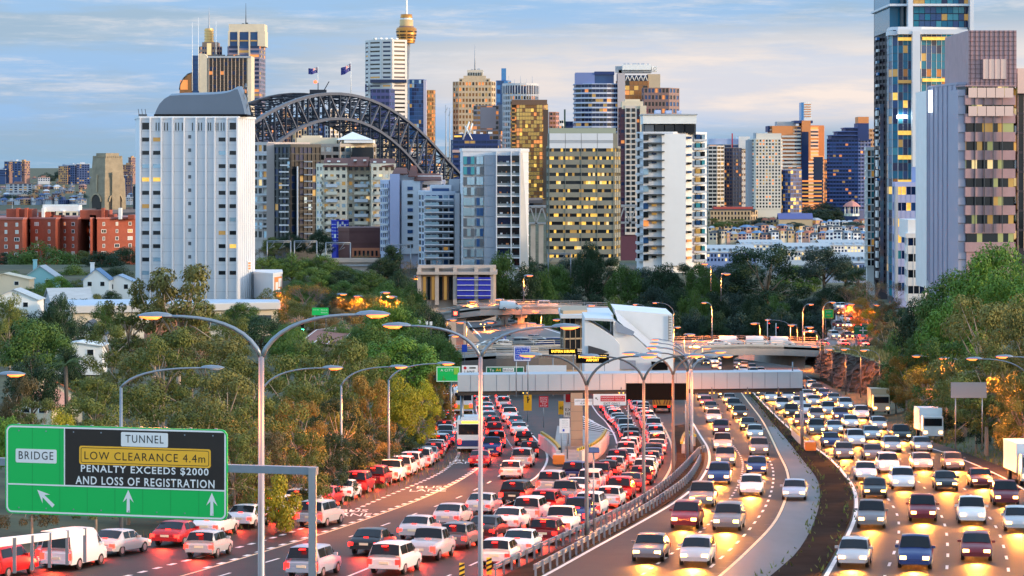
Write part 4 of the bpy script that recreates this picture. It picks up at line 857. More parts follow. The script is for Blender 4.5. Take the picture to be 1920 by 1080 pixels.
# ---------------------------------------------------------------- the city skyline across the harbour
def city():
    mix=((GN,5),(GB,2),(LITD,1.6),(LITR,.5)); lab='city tower'
    # left cluster
    Y=4100; t=tower('office_tower','tall purple grey office tower with cream crown and single mast',[(427,4120),(429,4100),(486,4100),(497,4160)],86,330,30,45,PUR,band=.42,bays=[1,3,4,3,3,3],pier=.05,panes=((GN,4),(GB,3),(LITR,.7),(LITD,.8)),d=.4,parapet=0)
    addbox(t,'crown',429,496,45,60,4102,4150,CRM)
    addbox(t,'crown_core',430,484,60,87,4104,4150,mat('navy_panel',(0,0,0)))
    for x0,x1 in ((431,445),(449,466),(469,483)): addbox(t,'crown_window',x0,x1,60.5,86.5,4102.5,4104,GB); addbox(t,'lit_strip',x0+1,x1-1,75,77.5,4101.8,4102.4,LITD)
    for x0,x1 in ((427.5,431),(445,449),(466,469),(483,497)): addbox(t,'crown_pier',x0,x1,58,87,4101,4148,CRM)
    for x in (447,467.5): addbox(t,'facade_pier',x-1.2,x+1.2,60,328,4097,4100,CRM)
    addmast(t,'mast',461,6,46,4110,.9,M_DSTEEL); roofgear(t,452,470,46,4105,2,3,M_DSTEEL,4)
    Y=4150; t=tower('stepped_tower','pink brown stepped tower with gold lantern crown and needle spire',[(373,4165),(379,4150),(402,4150),(416,4160)],88,330,26,40,mat('pink_stone',(.40,.25,.19),.7,var=.06,vs=.05),band=.5,bays=[2,5,3,2,2,2],pier=.35,panes=mix,d=.3)
    addbox(t,'upper_stage',379,408,79,89,4152,4185,mat('pink_stone',(0,0,0))); 
    o=Vector(t.location); mb=MB(); q=P(392,79,4168)-o
    for i in range(5): mb.lathe([(7.6,i*4.2),(7.6,i*4.2+2.3),(6.4,i*4.2+2.4),(6.4,i*4.2+4.1)],q,16,0,False)
    mb.build('lantern_crown',mat('gold_metal',(.72,.45,.18),.35,.4),t); addbox(t,'lit_window',388,396,81,103,4148.5,4150,LITW)
    mb=MB(); q2=P(392,61,4168)-o; mb.lathe([(5,0),(3,3),(1.6,9),(1.0,12),(.6,28),(.1,40)],q2,8); mb.build('spire',GRY,t)
    Y=4000; t=thing('sail_tower','slim glass tower with curved cream sail wall and twin masts','tower',P(376,330,Y)); o=Vector(t.location); mb=MB(); mb.box((PX(361,Y)-o.x,0,0),(PX(374,Y)-o.x,25,PZ(104,Y)-o.z)); mb.build('glass_wall',GB,t)
    mb=MB(); pts=[P(373,330,Y)-o,P(391,330,Y)-o,P(391,125,Y)-o,P(390.5,114,Y)-o,P(388.5,106,Y)-o,P(384,101,Y)-o,P(373.5,100,Y)-o]; mb.slab([p+Vector((0,-1,0)) for p in pts],(0,28,0)); mb.build('sail_wall',CRM,t)
    mb=MB(); pts=[P(337,330,Y)-o,P(361,330,Y)-o,P(361,136,Y)-o,P(352,139,Y)-o,P(344,147,Y)-o,P(338,158,Y)-o,P(336.5,168,Y)-o]; mb.slab([p+Vector((0,1,0)) for p in pts],(0,25,0)); mb.build('glass_sail',GBR,t)
    mb=MB(); 
    for a,b in zip(pts[2:],pts[3:]): mb.tube([a+Vector((0,.5,0)),b+Vector((0,.5,0))],1.0,4)
    mb.build('sail_edge',M_DSTEEL,t)
    for px,y in ((360.5,42),(372,33),(405,40)): addmast(t,'mast',px,y,170,Y-2,.8,M_WHITE)
    for k in range(14): addbox(t,'floor_line',361.3,373,112+k*9,113+k*9,Y-.6,Y,NAVY)
    addbox(t,'lit_strip',338,352,150,168,Y+.3,Y+.9,LITR)
    Y=3300; t=tower('slatted_tower','dark brown office slab with tall cream vertical fins behind the curved roof',[(390,3302),(392,3290),(463,3290),(469,3315)],108,330,26,30,mat('cream_fin',(.62,.45,.34),.6,var=.06,vs=.05),core=mat('dark_bronze',(.06,.03,.02),.5),band=.25,span=mat('dark_bronze',(0,0,0)),bays=[1,10,2,2,2,2],pier=.14,panes=((mat('brown_glass',(.03,.012,.008),.15),5),(GN,2),(LITR,.5)),d=.15,pd=1.2)
    addbox(t,'cream_flank',464,471,105,330,3288,3330,CRM); addbox(t,'roof_band',390,470,105,108.5,3287,3330,GRY); roofgear(t,395,455,105,3292,4,5,M_DSTEEL,4)
    # white octagonal tower with the observation tower behind it
    Y=3700; t=tower('white_tower','white angled office tower striped by thin dark windows beside the golden observation tower',[(686,3722),(692,3705),(716,3690),(735,3685),(762,3697)],78,330,31,45,mat('tower_white',(.62,.60,.60),.55,var=.04,vs=.05),band=.62,bays=[1,1,1,1,1,1],pier=.24,panes=((GN,3),(GD,2),(LITD,.25)),d=.8,pd=1.0,parapet=3)
    addbox(t,'dark_floor',694,762,149,155,3683.5,3705,GN); roofgear(t,705,745,78,3700,5,6,M_WHITE,6)
    for k in range(5): mb=MB(); p=P(703+k*10,78,3700+k%2*8)-Vector(t.location); mb.lathe([(.4,0),(.4,2),(2.5,3),(3.2,5)],p,8); mb.build('satellite_dish',M_WHITE,t)
    addbox(t,'side_fin',684.5,687,158,172,3700,3706,NAVY)
    Y=4250; t=thing('observation_tower','golden turret observation tower with white spire and slim shaft','observation tower',P(762,330,Y)); o=Vector(t.location); gold=mat('turret_gold',(.60,.25,.05),.35,.5,var=.1,vs=.1); z=lambda y: PZ(y,Y)-o.z
    k=Y/F
    def ring(yb,rb,yt,rt,m,name): mb=MB(); mb.lathe([(rb*k,z(yb)),(rt*k,z(yt))],(0,0,0),28,0); return mb.build(name,m,t)
    mb=MB(); mb.lathe([(3.6*k,0),(3.4*k,z(82))],(0,0,0),14); mb.build('shaft',mat('shaft_brown',(.28,.20,.17),.6,var=.1,vs=.05),t)
    mb=MB(); 
    for i in range(28): g=2*math.pi*i/28; g2=g+.9; mb.tube([Vector((7*k*math.cos(g),7*k*math.sin(g),z(82))),Vector((3.8*k*math.cos(g2),3.8*k*math.sin(g2),z(200))),Vector((8*k*math.cos(g2+.9),8*k*math.sin(g2+.9),z(330)))],.35,4)
    mb.build('stay_cable',GRY,t)
    ring(81,15.5,66,18.5,gold,'turret'); ring(66,18.6,55,19.6,gold,'turret'); ring(55,19.6,52,18,gold,'turret_rim'); ring(52,15,49,13.5,BRN,'turret_step'); ring(49,12.5,37,12.8,mat('turret_buff',(.62,.42,.2),.5),'upper_turret'); ring(37,10.5,33.5,10.5,M_WHITE,'collar'); ring(33.5,11.5,27,10.8,gold,'top_drum')
    for yb,rr_ in ((78,16.6),(72.5,17.8),(67.5,18.8),(61,19.5)):
        mb=MB()
        for i in range(40):
            g=2*math.pi*i/40; 
            if i%5==0: continue
            a=g; b=g+2*math.pi/40*.8; q=[(rr_*k*1.004*math.cos(x),rr_*k*1.004*math.sin(x)) for x in (a,b)]
            mb.slab([(*q[0],z(yb)),(*q[1],z(yb)),(q[1][0]*1.01,q[1][1]*1.01,z(yb-2.6)),(q[0][0]*1.01,q[0][1]*1.01,z(yb-2.6))],(q[0][0]*.004,q[0][1]*.004,0))
        mb.build('window_ring',GBR if yb>75 else GD,t)
    mb=MB(); mb.lathe([(2.2,z(27)),(1.6,z(0)),(.8,z(-60))],(0,0,0),8); mb.build('spire',M_WHITE,t)
    tower('navy_block','low dark navy block in front of the white angled tower',[(695,3510),(698,3500),(730,3500),(740,3520)],168,330,14,30,mat('navy_violet',(.06,.07,.22),.5,var=.1,vs=.05),band=.5,bays=4,pier=.2,panes=((GN,5),(GB,1)),d=.2)
    t=tower('glass_tower','blue glass tower with rounded top next to the golden brown slab',[(765,3920),(768,3900),(794,3900),(800,3930)],150,330,24,30,BLU,band=.12,bays=[1,6,2,2,2,2],pier=.04,panes=((GB,5),(GN,3),(LITD,.6),(GS,.5)),d=.12); addbox(t,'side_fin',794,799,150,330,3899,3935,mat('lilac_fin',(.45,.45,.6),.5))
    tower('gold_slab','golden brown gridded slab right of the blue glass tower',[(797,3960),(799,3950),(813,3950),(816,3965)],170,330,22,30,mat('gold_stone',(.50,.30,.13),.6,var=.05,vs=.05),band=.3,bays=[1,4,2,2,2,2],pier=.2,panes=((GBR,4),(LITR,1.2),(LITD,1)),d=.2)
    # middle cluster
    t=tower('gridded_tower','beige gridded stone tower with stepped crown and long mast',[(850,3960),(860,3950),(921,3950),(928,3965)],154,330,17,45,BEI,band=.42,bays=[2,10,2,3,3,3],pier=.38,panes=((GBR,3),(GD,2),(LITR,1.2),(LITD,1.4)),d=.8,pd=.9)
    addbox(t,'crown',861,919,147,154,3952,3990,BEI); addbox(t,'crown',869,911,142,147.5,3954,3988,BEI); addbox(t,'crown_drum',876,906,131,143,3958,3985,mat('beige_pale',(.6,.54,.46),.7))
    for k_ in range(6): addbox(t,'crown_opening',878+k_*4.6,880+k_*4.6,136,142,3957,3958.4,GD)
    for x in (863,913): addbox(t,'crown_opening',x,x+3,149,153,3951,3952.3,GD)
    addmast(t,'mast',890.5,84,132,3970,1.4,GRY,6); roofgear(t,882,902,131,3960,2,4,GRY,3)
    t=tower('plain_block','mauve plain walled block with orange lit lower floors before the beige gridded tower',[(888,3610),(901,3600),(935,3600),(943,3615)],199,330,14,30,mat('mauve_panel',(.40,.32,.34),.6,var=.06,vs=.05),band=.35,bays=[2,3,2,2,2,2],pier=.08,panes=((LITR,1),(GBR,3),(GD,1)),d=.2); addbox(t,'blank_wall',901,930,201,241,3598.8,3600.5,mat('mauve_panel',(0,0,0))); addbox(t,'blank_wall',931,946,196,245,3600.5,3616,mat('slate_panel',(.25,.28,.36),.6,var=.06,vs=.05))
    t=tower('slim_blue_tower','slim blue glass tower rising highest behind the round white gridded tower',[(930,4110),(932,4100),(951,4100),(958,4120)],152,330,22,25,BLU,band=.1,bays=[1,3,2,2,2,2],pier=.04,panes=((GB,4),(mat('bright_blue_glass',(.04,.2,.5),.15),3),(GN,1)),d=.1); addbox(t,'upper_shaft',940,949,128,153,4103,4118,mat('bright_blue_glass',(0,0,0))); addbox(t,'upper_shaft',932.5,939.5,151,156,4101,4118,GB); addbox(t,'roof_block',951,958,154,160,4104,4118,BRN)
    pl=[]; Y=3550; cx=PX(976,Y); r=33/F*Y
    for i in range(20): g=-math.pi/2+2*math.pi*i/20; pl.append((cx+r*math.cos(g),Y+r+r*math.sin(g)))
    t=tower('round_tower','round white gridded tower with dark open top storey',[],160,330,17,0,mat('grid_white',(.58,.58,.62),.55),band=.38,bays=2,pier=.32,panes=((GD,4),(GN,2),(LITD,1.0),(LITR,.5)),d=.7,pd=1.0,poly=pl,ref=Y,parapet=3)
    for i in range(5): addmast(t,'mast',954+i*11,142+(i%2)*6,158,Y+18,.5,GRY,4)
    mb=MB()
    q=[(a-t.location.x,b-t.location.y) for a,b in pl]; H=PZ(160,Y)-t.location.z; mb.prism(offpoly(q,.75),H-10,H-.8); mb.build('top_storey',GN,t)
    mb=MB(); 
    for a,b in offpoly(q,1.0): mb.box((a-.5,b-.5,H-10.5),(a+.5,b+.5,H-.5))
    mb.build('top_column',mat('grid_white',(0,0,0)),t)
    Y=3100; t=tower('golden_tower','dark tower with golden sunset tinted glass face in front of the round white tower',[(958,3115),(974,3100),(1017,3098),(1027,3110)],196,374,24,35,mat('dark_bronze_frame',(.09,.055,.04),.5),core=mat('dark_bronze_frame',(0,0,0)),band=.16,bays=[3,8,3,3,3,3],pier=.06,panes=((GG,4),(GBR,2),(LITR,.7),(LIT,.5)),d=.15); addbox(t,'crown',959,1026,187,196.5,3097,3140,mat('crown_brown',(.16,.09,.06),.6)); addbox(t,'dark_flank',959,973,190,372,3108,3118,mat('dark_bronze_frame',(0,0,0))); addbox(t,'dark_flank',1018,1028,205,372,3099,3130,mat('dark_bronze_frame',(0,0,0)))
    for k_ in range(23): addbox(t,'lit_window',960,972,202+k_*7.2,204.5+k_*7.2,3107,3108.5,LITD if k_%3 else LITR)
    tower('pink_block','small pink tower between the golden tower and the blue striped tower',[(1029,3710),(1031,3700),(1042,3700),(1048,3715)],211,330,14,25,mat('pink_panel',(.5,.24,.2),.6),band=.4,bays=2,pier=.2,panes=((GBR,3),(GD,2)),d=.2)
    tower('white_low_block','small white striped block right of the pink tower',[(1048,3810),(1049,3800),(1056,3800),(1058,3805)],226,330,10,25,M_WHITE,band=.5,bays=2,pier=.15,panes=((GD,3),(LITR,1)),d=.2)
    t=tower('slim_chimney_block','low navy block with a thin dark green chimney by the striped tower',[(1058,3610),(1060,3600),(1074,3600),(1078,3605)],229,330,9,25,NAVY,band=.4,bays=2,pier=.15,panes=((GN,3),),d=.2); addbox(t,'chimney',1057.5,1060.5,205,240,3596,3600,mat('dark_green_metal',(.03,.08,.07),.5))
    # right cluster
    pl=[]; Y=3250
    for px,dy in ((1078,22),(1080,10),(1090,4),(1110,0),(1138,0),(1162,6),(1171,12)): pl.append((PX(px,Y),Y+dy))
    pl+=[(PX(1171,Y),Y+50),(PX(1078,Y),Y+50)]
    t=tower('striped_tower','wide blue office tower banded with white sunshades and curved corners',[],158,330,19,0,LBL,core=mat('blue_violet_panel',(.16,.22,.48),.5),band=.34,bays=[1,1,3,4,3,1,1,1,1],pier=.03,panes=((GN,5),(GD,2),(LITD,1.1),(LITR,.4)),d=1.3,pd=.2,poly=pl,ref=Y,span=mat('blue_white_band',(.50,.56,.74),.5))
    addbox(t,'crown_wall',1079,1115,136,158.5,Y+2,Y+45,mat('blue_violet_panel',(0,0,0))); addbox(t,'crown_window',1115,1151,139,158.5,Y+3,Y+45,GB); addbox(t,'crown_wall',1115,1152,134,140,Y+1,Y+45,NAVY); addbox(t,'stone_pier',1158,1172,137,330,Y-1.5,Y+30,mat('lilac_stone',(.48,.43,.46),.6))
    t=tower('truss_top_tower','bronze glass tower with white truss floor and a white rooftop sign box',[(1155,3480),(1172,3470),(1214,3470),(1237,3490)],152,330,20,40,mat('bronze_frame',(.18,.10,.06),.5),band=.12,bays=[3,5,3,3,3,3],pier=.06,panes=((GG,1.6),(GBR,4),(LITR,.6),(GD,1)),d=.2,parapet=.3); addbox(t,'truss_floor',1172,1214,141,152.5,3470.6,3500,GN)
    mb=MB(); o=Vector(t.location)
    for i in range(5):
        x=1172.5+i*8.3
        for a,b in ((x,x+4.1),(x+8.2,x+4.1)): mb.tube([P(a,152,3469)-o,P(b,141.5,3469)-o],.55,4)
    mb.build('truss',M_WHITE,t); addbox(t,'sign_box',1167,1221,121,131,3466,3485,M_WHITE); addbox(t,'roof_plant',1160,1222,131,136,3470,3500,GRY); addbox(t,'sign_box',1222,1232,124,134,3470,3485,M_WHITE); addbox(t,'stone_core',1215,1238,139,330,3472,3510,BEI); addbox(t,'roof_plant',1154,1166,124,136,3470,3480,M_SRED if False else GRY); roofgear(t,1168,1220,121,3470,6,3,GRY,3)
    mb=MB(); c=P(1228,129,3468)-o
    mb.tube([c+Vector((1.8*math.cos(g*.5),0,2.2*math.sin(g*.5))) for g in range(13)],.35,4); mb.build('round_logo',GRY,t)
    tower('brown_block','brown gridded block with blue glass right of the truss topped tower',[(1204,3320),(1208,3310),(1254,3310),(1273,3330)],166,330,13,35,mat('mauve_brown',(.24,.15,.14),.6,var=.06,vs=.05),band=.4,bays=[1,7,3,3,3,3],pier=.35,panes=((GB,4),(GD,2),(LITR,.7)),d=.5)
    Y=1900; t=tower('maroon_tower','slim maroon apartment tower with white central grid and cream domed top',[(1160,1912),(1163,1900),(1200,1900),(1214,1912)],204,440,24,26,mat('maroon_panel',(.10,.03,.05),.6),band=.4,bays=[2,4,3,2,2,2],pier=.3,panes=((mat('plum_glass',(.09,.015,.04),.2),4),(LITR,.7),(GN,2)),d=.3)
    for x0,x1 in ((1172,1194),): 
        addbox(t,'central_grid',x0,x1,198,440,1898.5,1900,mat('grid_cream',(.62,.54,.48),.6))
        for f in range(24):
            for c in range(2): addbox(t,'window',x0+2.5+c*10,x0+9+c*10,203+f*9.8,209.5+f*9.8,1898.2,1898.6,GD)
    addbox(t,'crown',1166,1206,190,204,1899,1920,CRM); addbox(t,'crown',1172,1200,186,190.5,1901,1918,CRM); addbox(t,'cream_flank',1200,1212,198,300,1897.5,1915,CRM)
    t=tower('harbour_block','low dark navy office with white rooftop frames below the gridded tower',[(846,2420),(850,2410),(933,2410),(938,2425)],264,345,9,40,NAVY,band=.45,bays=[1,8,2,2,2,2],pier=.1,panes=((GN,6),(LITD,.8),(GBR,.5)),d=.3); addbox(t,'upper_wall',852,918,251,264,2415,2440,NAVY); addbox(t,'lit_strip',852,866,254,257,2413,2414.5,LIT); roofgear(t,860,925,251,2415,5,9,M_WHITE,7); addbox(t,'pink_band',848,936,281,286,2408,2410,mat('pink_band',(.5,.35,.35),.6))
    o=Vector(t.location)
    for a,b,c,d in ((868,262,880,228),(885,262,872,236),(880,250,886,231)): mb=MB(); mb.tube([P(a,b,2412)-o,P(c,d,2412)-o],.7,4); mb.build('crane_jib',M_WHITE,t)
    for px,yt in ((848,205),(843,200),(851,225),(835,196)): pass
    # tall thin cranes left of the beige tower
    for i,(px,yt) in enumerate(((843,203),(836,197))):
        t=thing('tower_crane',('thin pale tower crane mast left of the beige gridded tower','thinner short crane mast beside the arch end')[i],'crane',P(px,330,3000)); o=Vector(t.location); mb=MB(); mb.tube([Vector((0,0,0)),P(px,yt,3000)-o],[1.0,.5],4); mb.build('mast',GRY,t); mb=MB(); mb.tube([P(px-2,yt+14,3000)-o,P(px+4,yt+4,3000)-o],.4,4); mb.build('jib',GRY,t)
city()
def west_city():
    tower('white_grid_block','narrow black and white banded tower beside the white balcony apartments',[(1326,2610),(1328,2600),(1344,2600),(1357,2606)],275,400,17,30,mat('band_white',(.6,.58,.58),.6),band=.36,bays=[1,2,2,2,2,2],pier=.1,panes=((GD,5),(LITD,.4)),d=.5)
    tower('dark_grid_tower','dark brown blue gridded apartment tower right of the narrow banded tower',[(1349,2650),(1352,2640),(1373,2638),(1390,2650)],279,400,18,30,mat('grid_brown',(.10,.075,.10),.6),band=.38,bays=[1,4,3,2,2,2],pier=.28,panes=((GN,5),(GB,1),(LITR,.7),(LITD,.5)),d=.4)
    t=tower('wide_grey_block','wide pale grey rooftop block standing behind the dark gridded tower',[(1326,3010),(1330,3000),(1385,3000),(1410,3012)],272,400,12,40,GRY,band=.6,bays=[1,4,3,2,2,2],pier=.1,panes=((GB,3),(GN,3),(LITR,.4)),d=.2); addbox(t,'upper_wall',1332,1392,260,272.5,3003,3035,LBL); addbox(t,'upper_wall',1385,1406,256,279,2999,3040,M_WHITE); addbox(t,'crane_mast',1372,1374,250,290,2995,2997,M_SRED)
    t=tower('white_window_tower','white office tower with a grid of small square windows',[(1403,2515),(1417,2500),(1464,2500),(1466,2530)],262,392,21,30,mat('ivory_panel',(.68,.64,.58),.6,var=.04,vs=.05),band=.42,bays=[1,8,2,2,2,2],pier=.42,panes=((GD,5),(LITD,1),(LITR,.7)),d=.5,pd=.55); addbox(t,'crown',1418,1465,250,262,2501,2525,mat('ivory_panel',(0,0,0))); addbox(t,'crown',1416,1422,249,262,2503,2525,GRY); addbox(t,'grey_flank',1402,1416,262,394,2506,2530,mat('flank_grey',(.33,.36,.42),.6))
    t=tower('orange_tower','tall terracotta orange office tower with blue striped lift shaft on its roof',[(1440,2915),(1446,2900),(1502,2895),(1503,2915),(1545,2925)],238,385,22,40,ORG,band=.45,bays=[1,7,1,1,3,3,3],pier=.06,panes=((GBR,2),(GN,3),(LITR,.7),(LITD,.4)),d=.3,span=mat('pale_orange_band',(.72,.48,.36),.6))
    addbox(t,'orange_face',1503.5,1520,226,300,2893,2925,ORG); addbox(t,'orange_face',1521,1545,235,292,2922.3,2960,ORG); addbox(t,'orange_face',1448,1500,236,300,2896,2899,ORG)
    for f in range(12): addbox(t,'pale_band',1466,1502,254+f*7,257.5+f*7,2892.5,2894.5,mat('band_white',(0,0,0)))
    addbox(t,'glass_strip',1503,1516,247,384,2890.5,2894,GN); addbox(t,'lower_glass',1517,1543,294,384,2920,2924,GN); addbox(t,'roof_band',1490,1524,226,231,2893.5,2930,NAVY); addbox(t,'roof_vault',1457,1492,228,238,2900,2925,GRY); addbox(t,'roof_block',1440,1452,236,247,2905,2935,NAVY)
    for f in range(7): addbox(t,'lit_strip',1504,1541,338+f*7,341+f*7,2888.5,2890 if f%2 else 2890.2,LITD if f%2 else LITR)
    s=addbox(t,'lift_shaft',1503,1521,192,227,2905,2925,M_WHITE); addbox(t,'shaft_side',1502.5,1507,192,227,2904,2926,mat('bright_blue_glass',(0,0,0)))
    for k in range(6): addbox(t,'shaft_stripe',1508,1520.5,195+k*4.5,196.6+k*4.5,2904.3,2905,M_SRED if False else ORG)
    tower('blue_low_tower','blue glass tower with yellow lit floors in front of the orange tower',[(1465,2515),(1468,2505),(1482,2500),(1503,2506)],320,400,11,30,BLU,band=.25,bays=[1,3,4,2,2,2],pier=.1,panes=((GN,4),(GB,2),(LITD,1.3),(LIT,.5)),d=.2)
    tower('slim_brown_tower','slim red brown tower between the orange tower and the stepped navy tower',[(1542,3105),(1544,3100),(1551,3100),(1554,3104)],300,400,14,20,BRN,band=.35,bays=2,pier=.2,panes=((GN,3),(LITR,1),(LITD,.6)),d=.2)
    t=tower('stepped_navy_tower','dark navy apartment tower with stepped balconied top and lit orange crown',[(1552,2610),(1556,2600),(1608,2595),(1612,2600),(1631,2612)],262,395,19,40,NAVY,band=.4,bays=[2,9,1,3,3,3,3],pier=.14,panes=((GN,6),(GB,1.5),(LITR,.35),(LITD,.3)),d=.8,span=mat('navy_band',(.03,.07,.27),.5))
    for x0,x1,yt in ((1559,1608,253),(1570,1608,246),(1585,1608,239)): addbox(t,'stepped_storey',x0,x1,yt,262,2597+yt*.01,2630,NAVY); addbox(t,'terrace_slab',x0-1,x1,yt,yt+1.5,2595,2630,mat('navy_band',(0,0,0)))
    addbox(t,'lift_tower',1608,1629,231,264,2598,2625,NAVY); addbox(t,'lit_crown',1609,1629,219,232,2599,2622,ORG)
    tower('apricot_block','small apricot block peeking right of the stepped navy tower',[(1628,3010),(1630,3000),(1642,3000),(1645,3010)],243,380,16,30,mat('apricot_panel',(.65,.38,.22),.6),band=.5,bays=2,pier=.2,panes=((GBR,3),(GN,2)),d=.2)
west_city()
# ---------------------------------------------------------------- towers on the right
def right_towers():
    Y=760; blk=mat('black_violet_panel',(.03,.022,.035),.4)
    t=tower('dark_slim_tower','very tall slim black violet tower with small white and blue windows',[(1640,778),(1643,760),(1668,752),(1700,775)],-60,540,46,20,blk,band=.5,bays=[2,4,4,2,2],pier=.2,panes=((mat('matte_dark_glass',(.008,.008,.012),.5,spec=.08),1),),d=.15)
    r=random.Random(3)
    for k in range(16): addbox(t,'window',1644 if k%2 else 1645.5,1649,4+k*22,9+k*22,756,759,[mat('bright_blue_glass',(0,0,0)),M_WHITE,GS][k%3])
    for k in range(17): addbox(t,'facade_light',1644,1647.5,205+k*19,217+k*19,756,759,M_WHITE)
    addbox(t,'mirror_strip',1650,1657,195,540,755,757.5,mat('mirror_strip',(.5,.42,.45),.12,.7))
    t=tower('balcony_strip','narrow apartment strip of stacked white framed balconies left of the dark slim tower',[(1624,792),(1626,786),(1640,786)],282,500,17,12,M_WHITE,band=.16,bays=[1,2,1,1,1],pier=.16,panes=((GD,3),(GS,2),(GBR,1),(LITD,1),(GT,1)),d=.4,cat='apartment tower')
    # glass tower
    pl=[]; Y=700
    for px,dy in ((1664,14),(1667,5),(1674,1),(1684,0),(1711,0),(1727,0),(1812,4),(1818,24)): pl.append((PX(px,Y),Y+dy))
    pl=[(PX(a,b),b) for a,b in ((1664,Y+14),(1667,Y+5),(1674,Y+1),(1684,Y),(1711,Y),(1727,Y),(1812,Y+4),(1818,Y+24),(1816,Y+40),(1666,Y+40))]
    tm=mat('turquoise_glass',(.010,.15,.26),.1,spec=.22); 
    t=tower('glass_office_tower','tall turquoise and gold glass office tower with white vertical frames',[],56,556,34,0,mat('white_frame',(.62,.64,.70),.45,var=.04,vs=.2),core=mat('mullion_dark',(.05,.07,.09),.4),band=.06,span=mat('mullion_dark',(0,0,0)),bays=[2,1,1,3,1,9,2,2,4,4],pier=.05,bsum=1,panes=((tm,6),(GN,4),(GB,2),(GT,.5),(LIT,.4),(LITD,.9),(GBR,.5)),d=.12,poly=pl,ref=Y,parapet=.8)
    addbox(t,'white_fin',1711,1725.5,58,520,697.2,700,mat('white_frame',(0,0,0))); addbox(t,'white_band',1683,1815,55,64,697.5,700,mat('white_frame',(0,0,0))); addbox(t,'white_fin',1667,1683,58,66,699,705,mat('white_frame',(0,0,0)))
    for k in range(4): addbox(t,'lit_floor',1684,1710,245+k*46,253+k*46,699.4,699.9,LIT)
    for x0,x1,y0 in ((1730,1800,69),(1730,1790,147),(1684,1709,70),(1684,1709,150)): addbox(t,'lit_floor',x0,x1,y0,y0+6,699.1,699.7,LITD if y0==150 else LIT)
    for k in range(2): addbox(t,'ceiling_light',1682,1701-k*0,216,221.5,699.2,699.8,mat('white_lamp',(1,1,1),.4,emit=(.8,.95,1),es=3))
    u=addbox(t,'upper_glass',1712,1822,-80,53,706,738,GB); addbox(t,'upper_band',1668,1825,7,11,703,740,mat('white_frame',(0,0,0))); addbox(t,'upper_fin',1703,1712,-80,54,702,740,mat('white_frame',(0,0,0))); addbox(t,'upper_glass',1668,1702,-80,58,708,738,tm); addbox(t,'upper_fin',1690,1694,-80,54,705,740,M_DSTEEL); addbox(t,'white_fin',1819,1826,-80,150,702,745,mat('white_frame',(0,0,0)))
    rr=random.Random(8)
    for i in range(10):
        for j in range(9): addbox(t,'upper_pane',1713+i*10.6,1722.8+i*10.6,-66+j*13.2,-54.6+j*13.2,705.2,706,rr.choice([tm,tm,GN,GB,GT,LITD,GT]))
    # lower blue building in front
    t=tower('blue_panel_building','lavender blue office building with ribbon windows at the foot of the glass tower',[(1676,648),(1681,640),(1735,640),(1742,645)],350,560,7,18,mat('lavender_panel',(.36,.40,.66),.5,var=.05,vs=.2),band=.5,bays=[2,6,1,1,1,1],pier=.06,panes=((GN,3),(GB,2),(LIT,.9),(GT,1.2)),d=.25); addbox(t,'lavender_fin',1722,1738,313,352,641,652,mat('lavender_panel',(0,0,0))); addbox(t,'grey_fin',1679,1684,350,560,638,640,GRY)
    t=tower('white_stepped_building','small white building with dark ribbon windows beside the lavender office',[(1699,592),(1702,585),(1734,585),(1742,592)],446,566,4,14,M_WHITE,band=.52,bays=[1,3,1,1,1,1],pier=.08,panes=((GD,3),(GN,1)),d=.3); addbox(t,'plain_wall',1702,1737,412,446,587,600,M_WHITE)
    # pink granite tower
    Y=520; pl=[(PX(1812,Y),Y),(PX(1902,Y),Y+1),(PX(1906,Y),Y+6),(PX(1905,Y+32),Y+32),(PX(1797,Y+32),Y+32),(PX(1796,Y+4),Y+4)]
    t=tower('pink_office_tower','pink granite clad office tower with dark ribbon windows and lit offices','' or [],162,472,8.9 and 9,0,PNK,band=.52,bays=[9,1,2,2,1,2],pier=.0,piers=False,panes=((GD,7),(mat('green_lit_window',(.2,.22,.10),.3,emit=(.75,.75,.25),es=.16),1.3),(LITW,.8),(LITD,1)),d=.35,poly=pl,ref=Y,parapet=.2)
    for p in list(t.children):
        pass
    o=Vector(t.location); addbox(t,'upper_wall',1816,1906,57,163,521.5,550,PNK); s=addbox(t,'upper_window',1843,1888,111,148,521,521.6,mat('pink_window',(.62,.45,.42),.12,.4)); 
    for k in range(5): f=addbox(t,'upper_window_mullion',1843+k*11,1843.8+k*11,111,148,520.8,521.05,PNK)
    for k in range(12): addbox(t,'panel_joint',1816,1906,60+k*8.6,60.5+k*8.6,521.38,521.6,mat('joint_dark',(.12,.07,.08),.6))
    for k in range(10): addbox(t,'panel_joint',1820+k*9,1820.5+k*9,57,163,521.36,521.6,mat('joint_dark',(0,0,0)))
    for px in (1828,1845.5,1862,1879): addbox(t,'window_mullion',px,px+.9,162,436,519.5,519.95,BRN if False else M_DSTEEL)
    addbox(t,'roof_block',1812,1818,58,148,530,550,LBL); addbox(t,'corner_post',1813,1816,60,160,524,526,M_WHITE)
    # reflecting glass of the upper floors
    for y in (164.5,199): 
        for k in range(5): addbox(t,'mirror_window',1816+k*17,1832+k*17,y,y+18.5,519.4,519.7,mat('pink_window',(0,0,0)))
    gm=mat('grey_lilac_clad',(.33,.33,.44),.55,var=.05,vs=.1)
    t=tower('grey_service_tower','windowless grey lilac service tower with vertical grooves and a bright floodlight',[(1741,560),(1744,548),(1796,525),(1812,524)],158,540,4,16,gm,band=1.0,bays=[1,6,1,1,1,1],pier=.05,panes=((GD,1),),d=.15,pd=.35,skip=range(4),parapet=.4); addbox(t,'white_flank',1737,1744,170,540,560,575,M_WHITE)
    mb=MB(); p=P(1744,190,546)-Vector(t.location); mb.box((p.x-.4,p.y-.6,p.z-2.2),(p.x+.4,p.y-.2,p.z+2.2)); mb.build('floodlight',mat('white_lamp',(0,0,0)),t); addbox(t,'side_wall',1796.5,1812,168,540,520.3,530,gm)
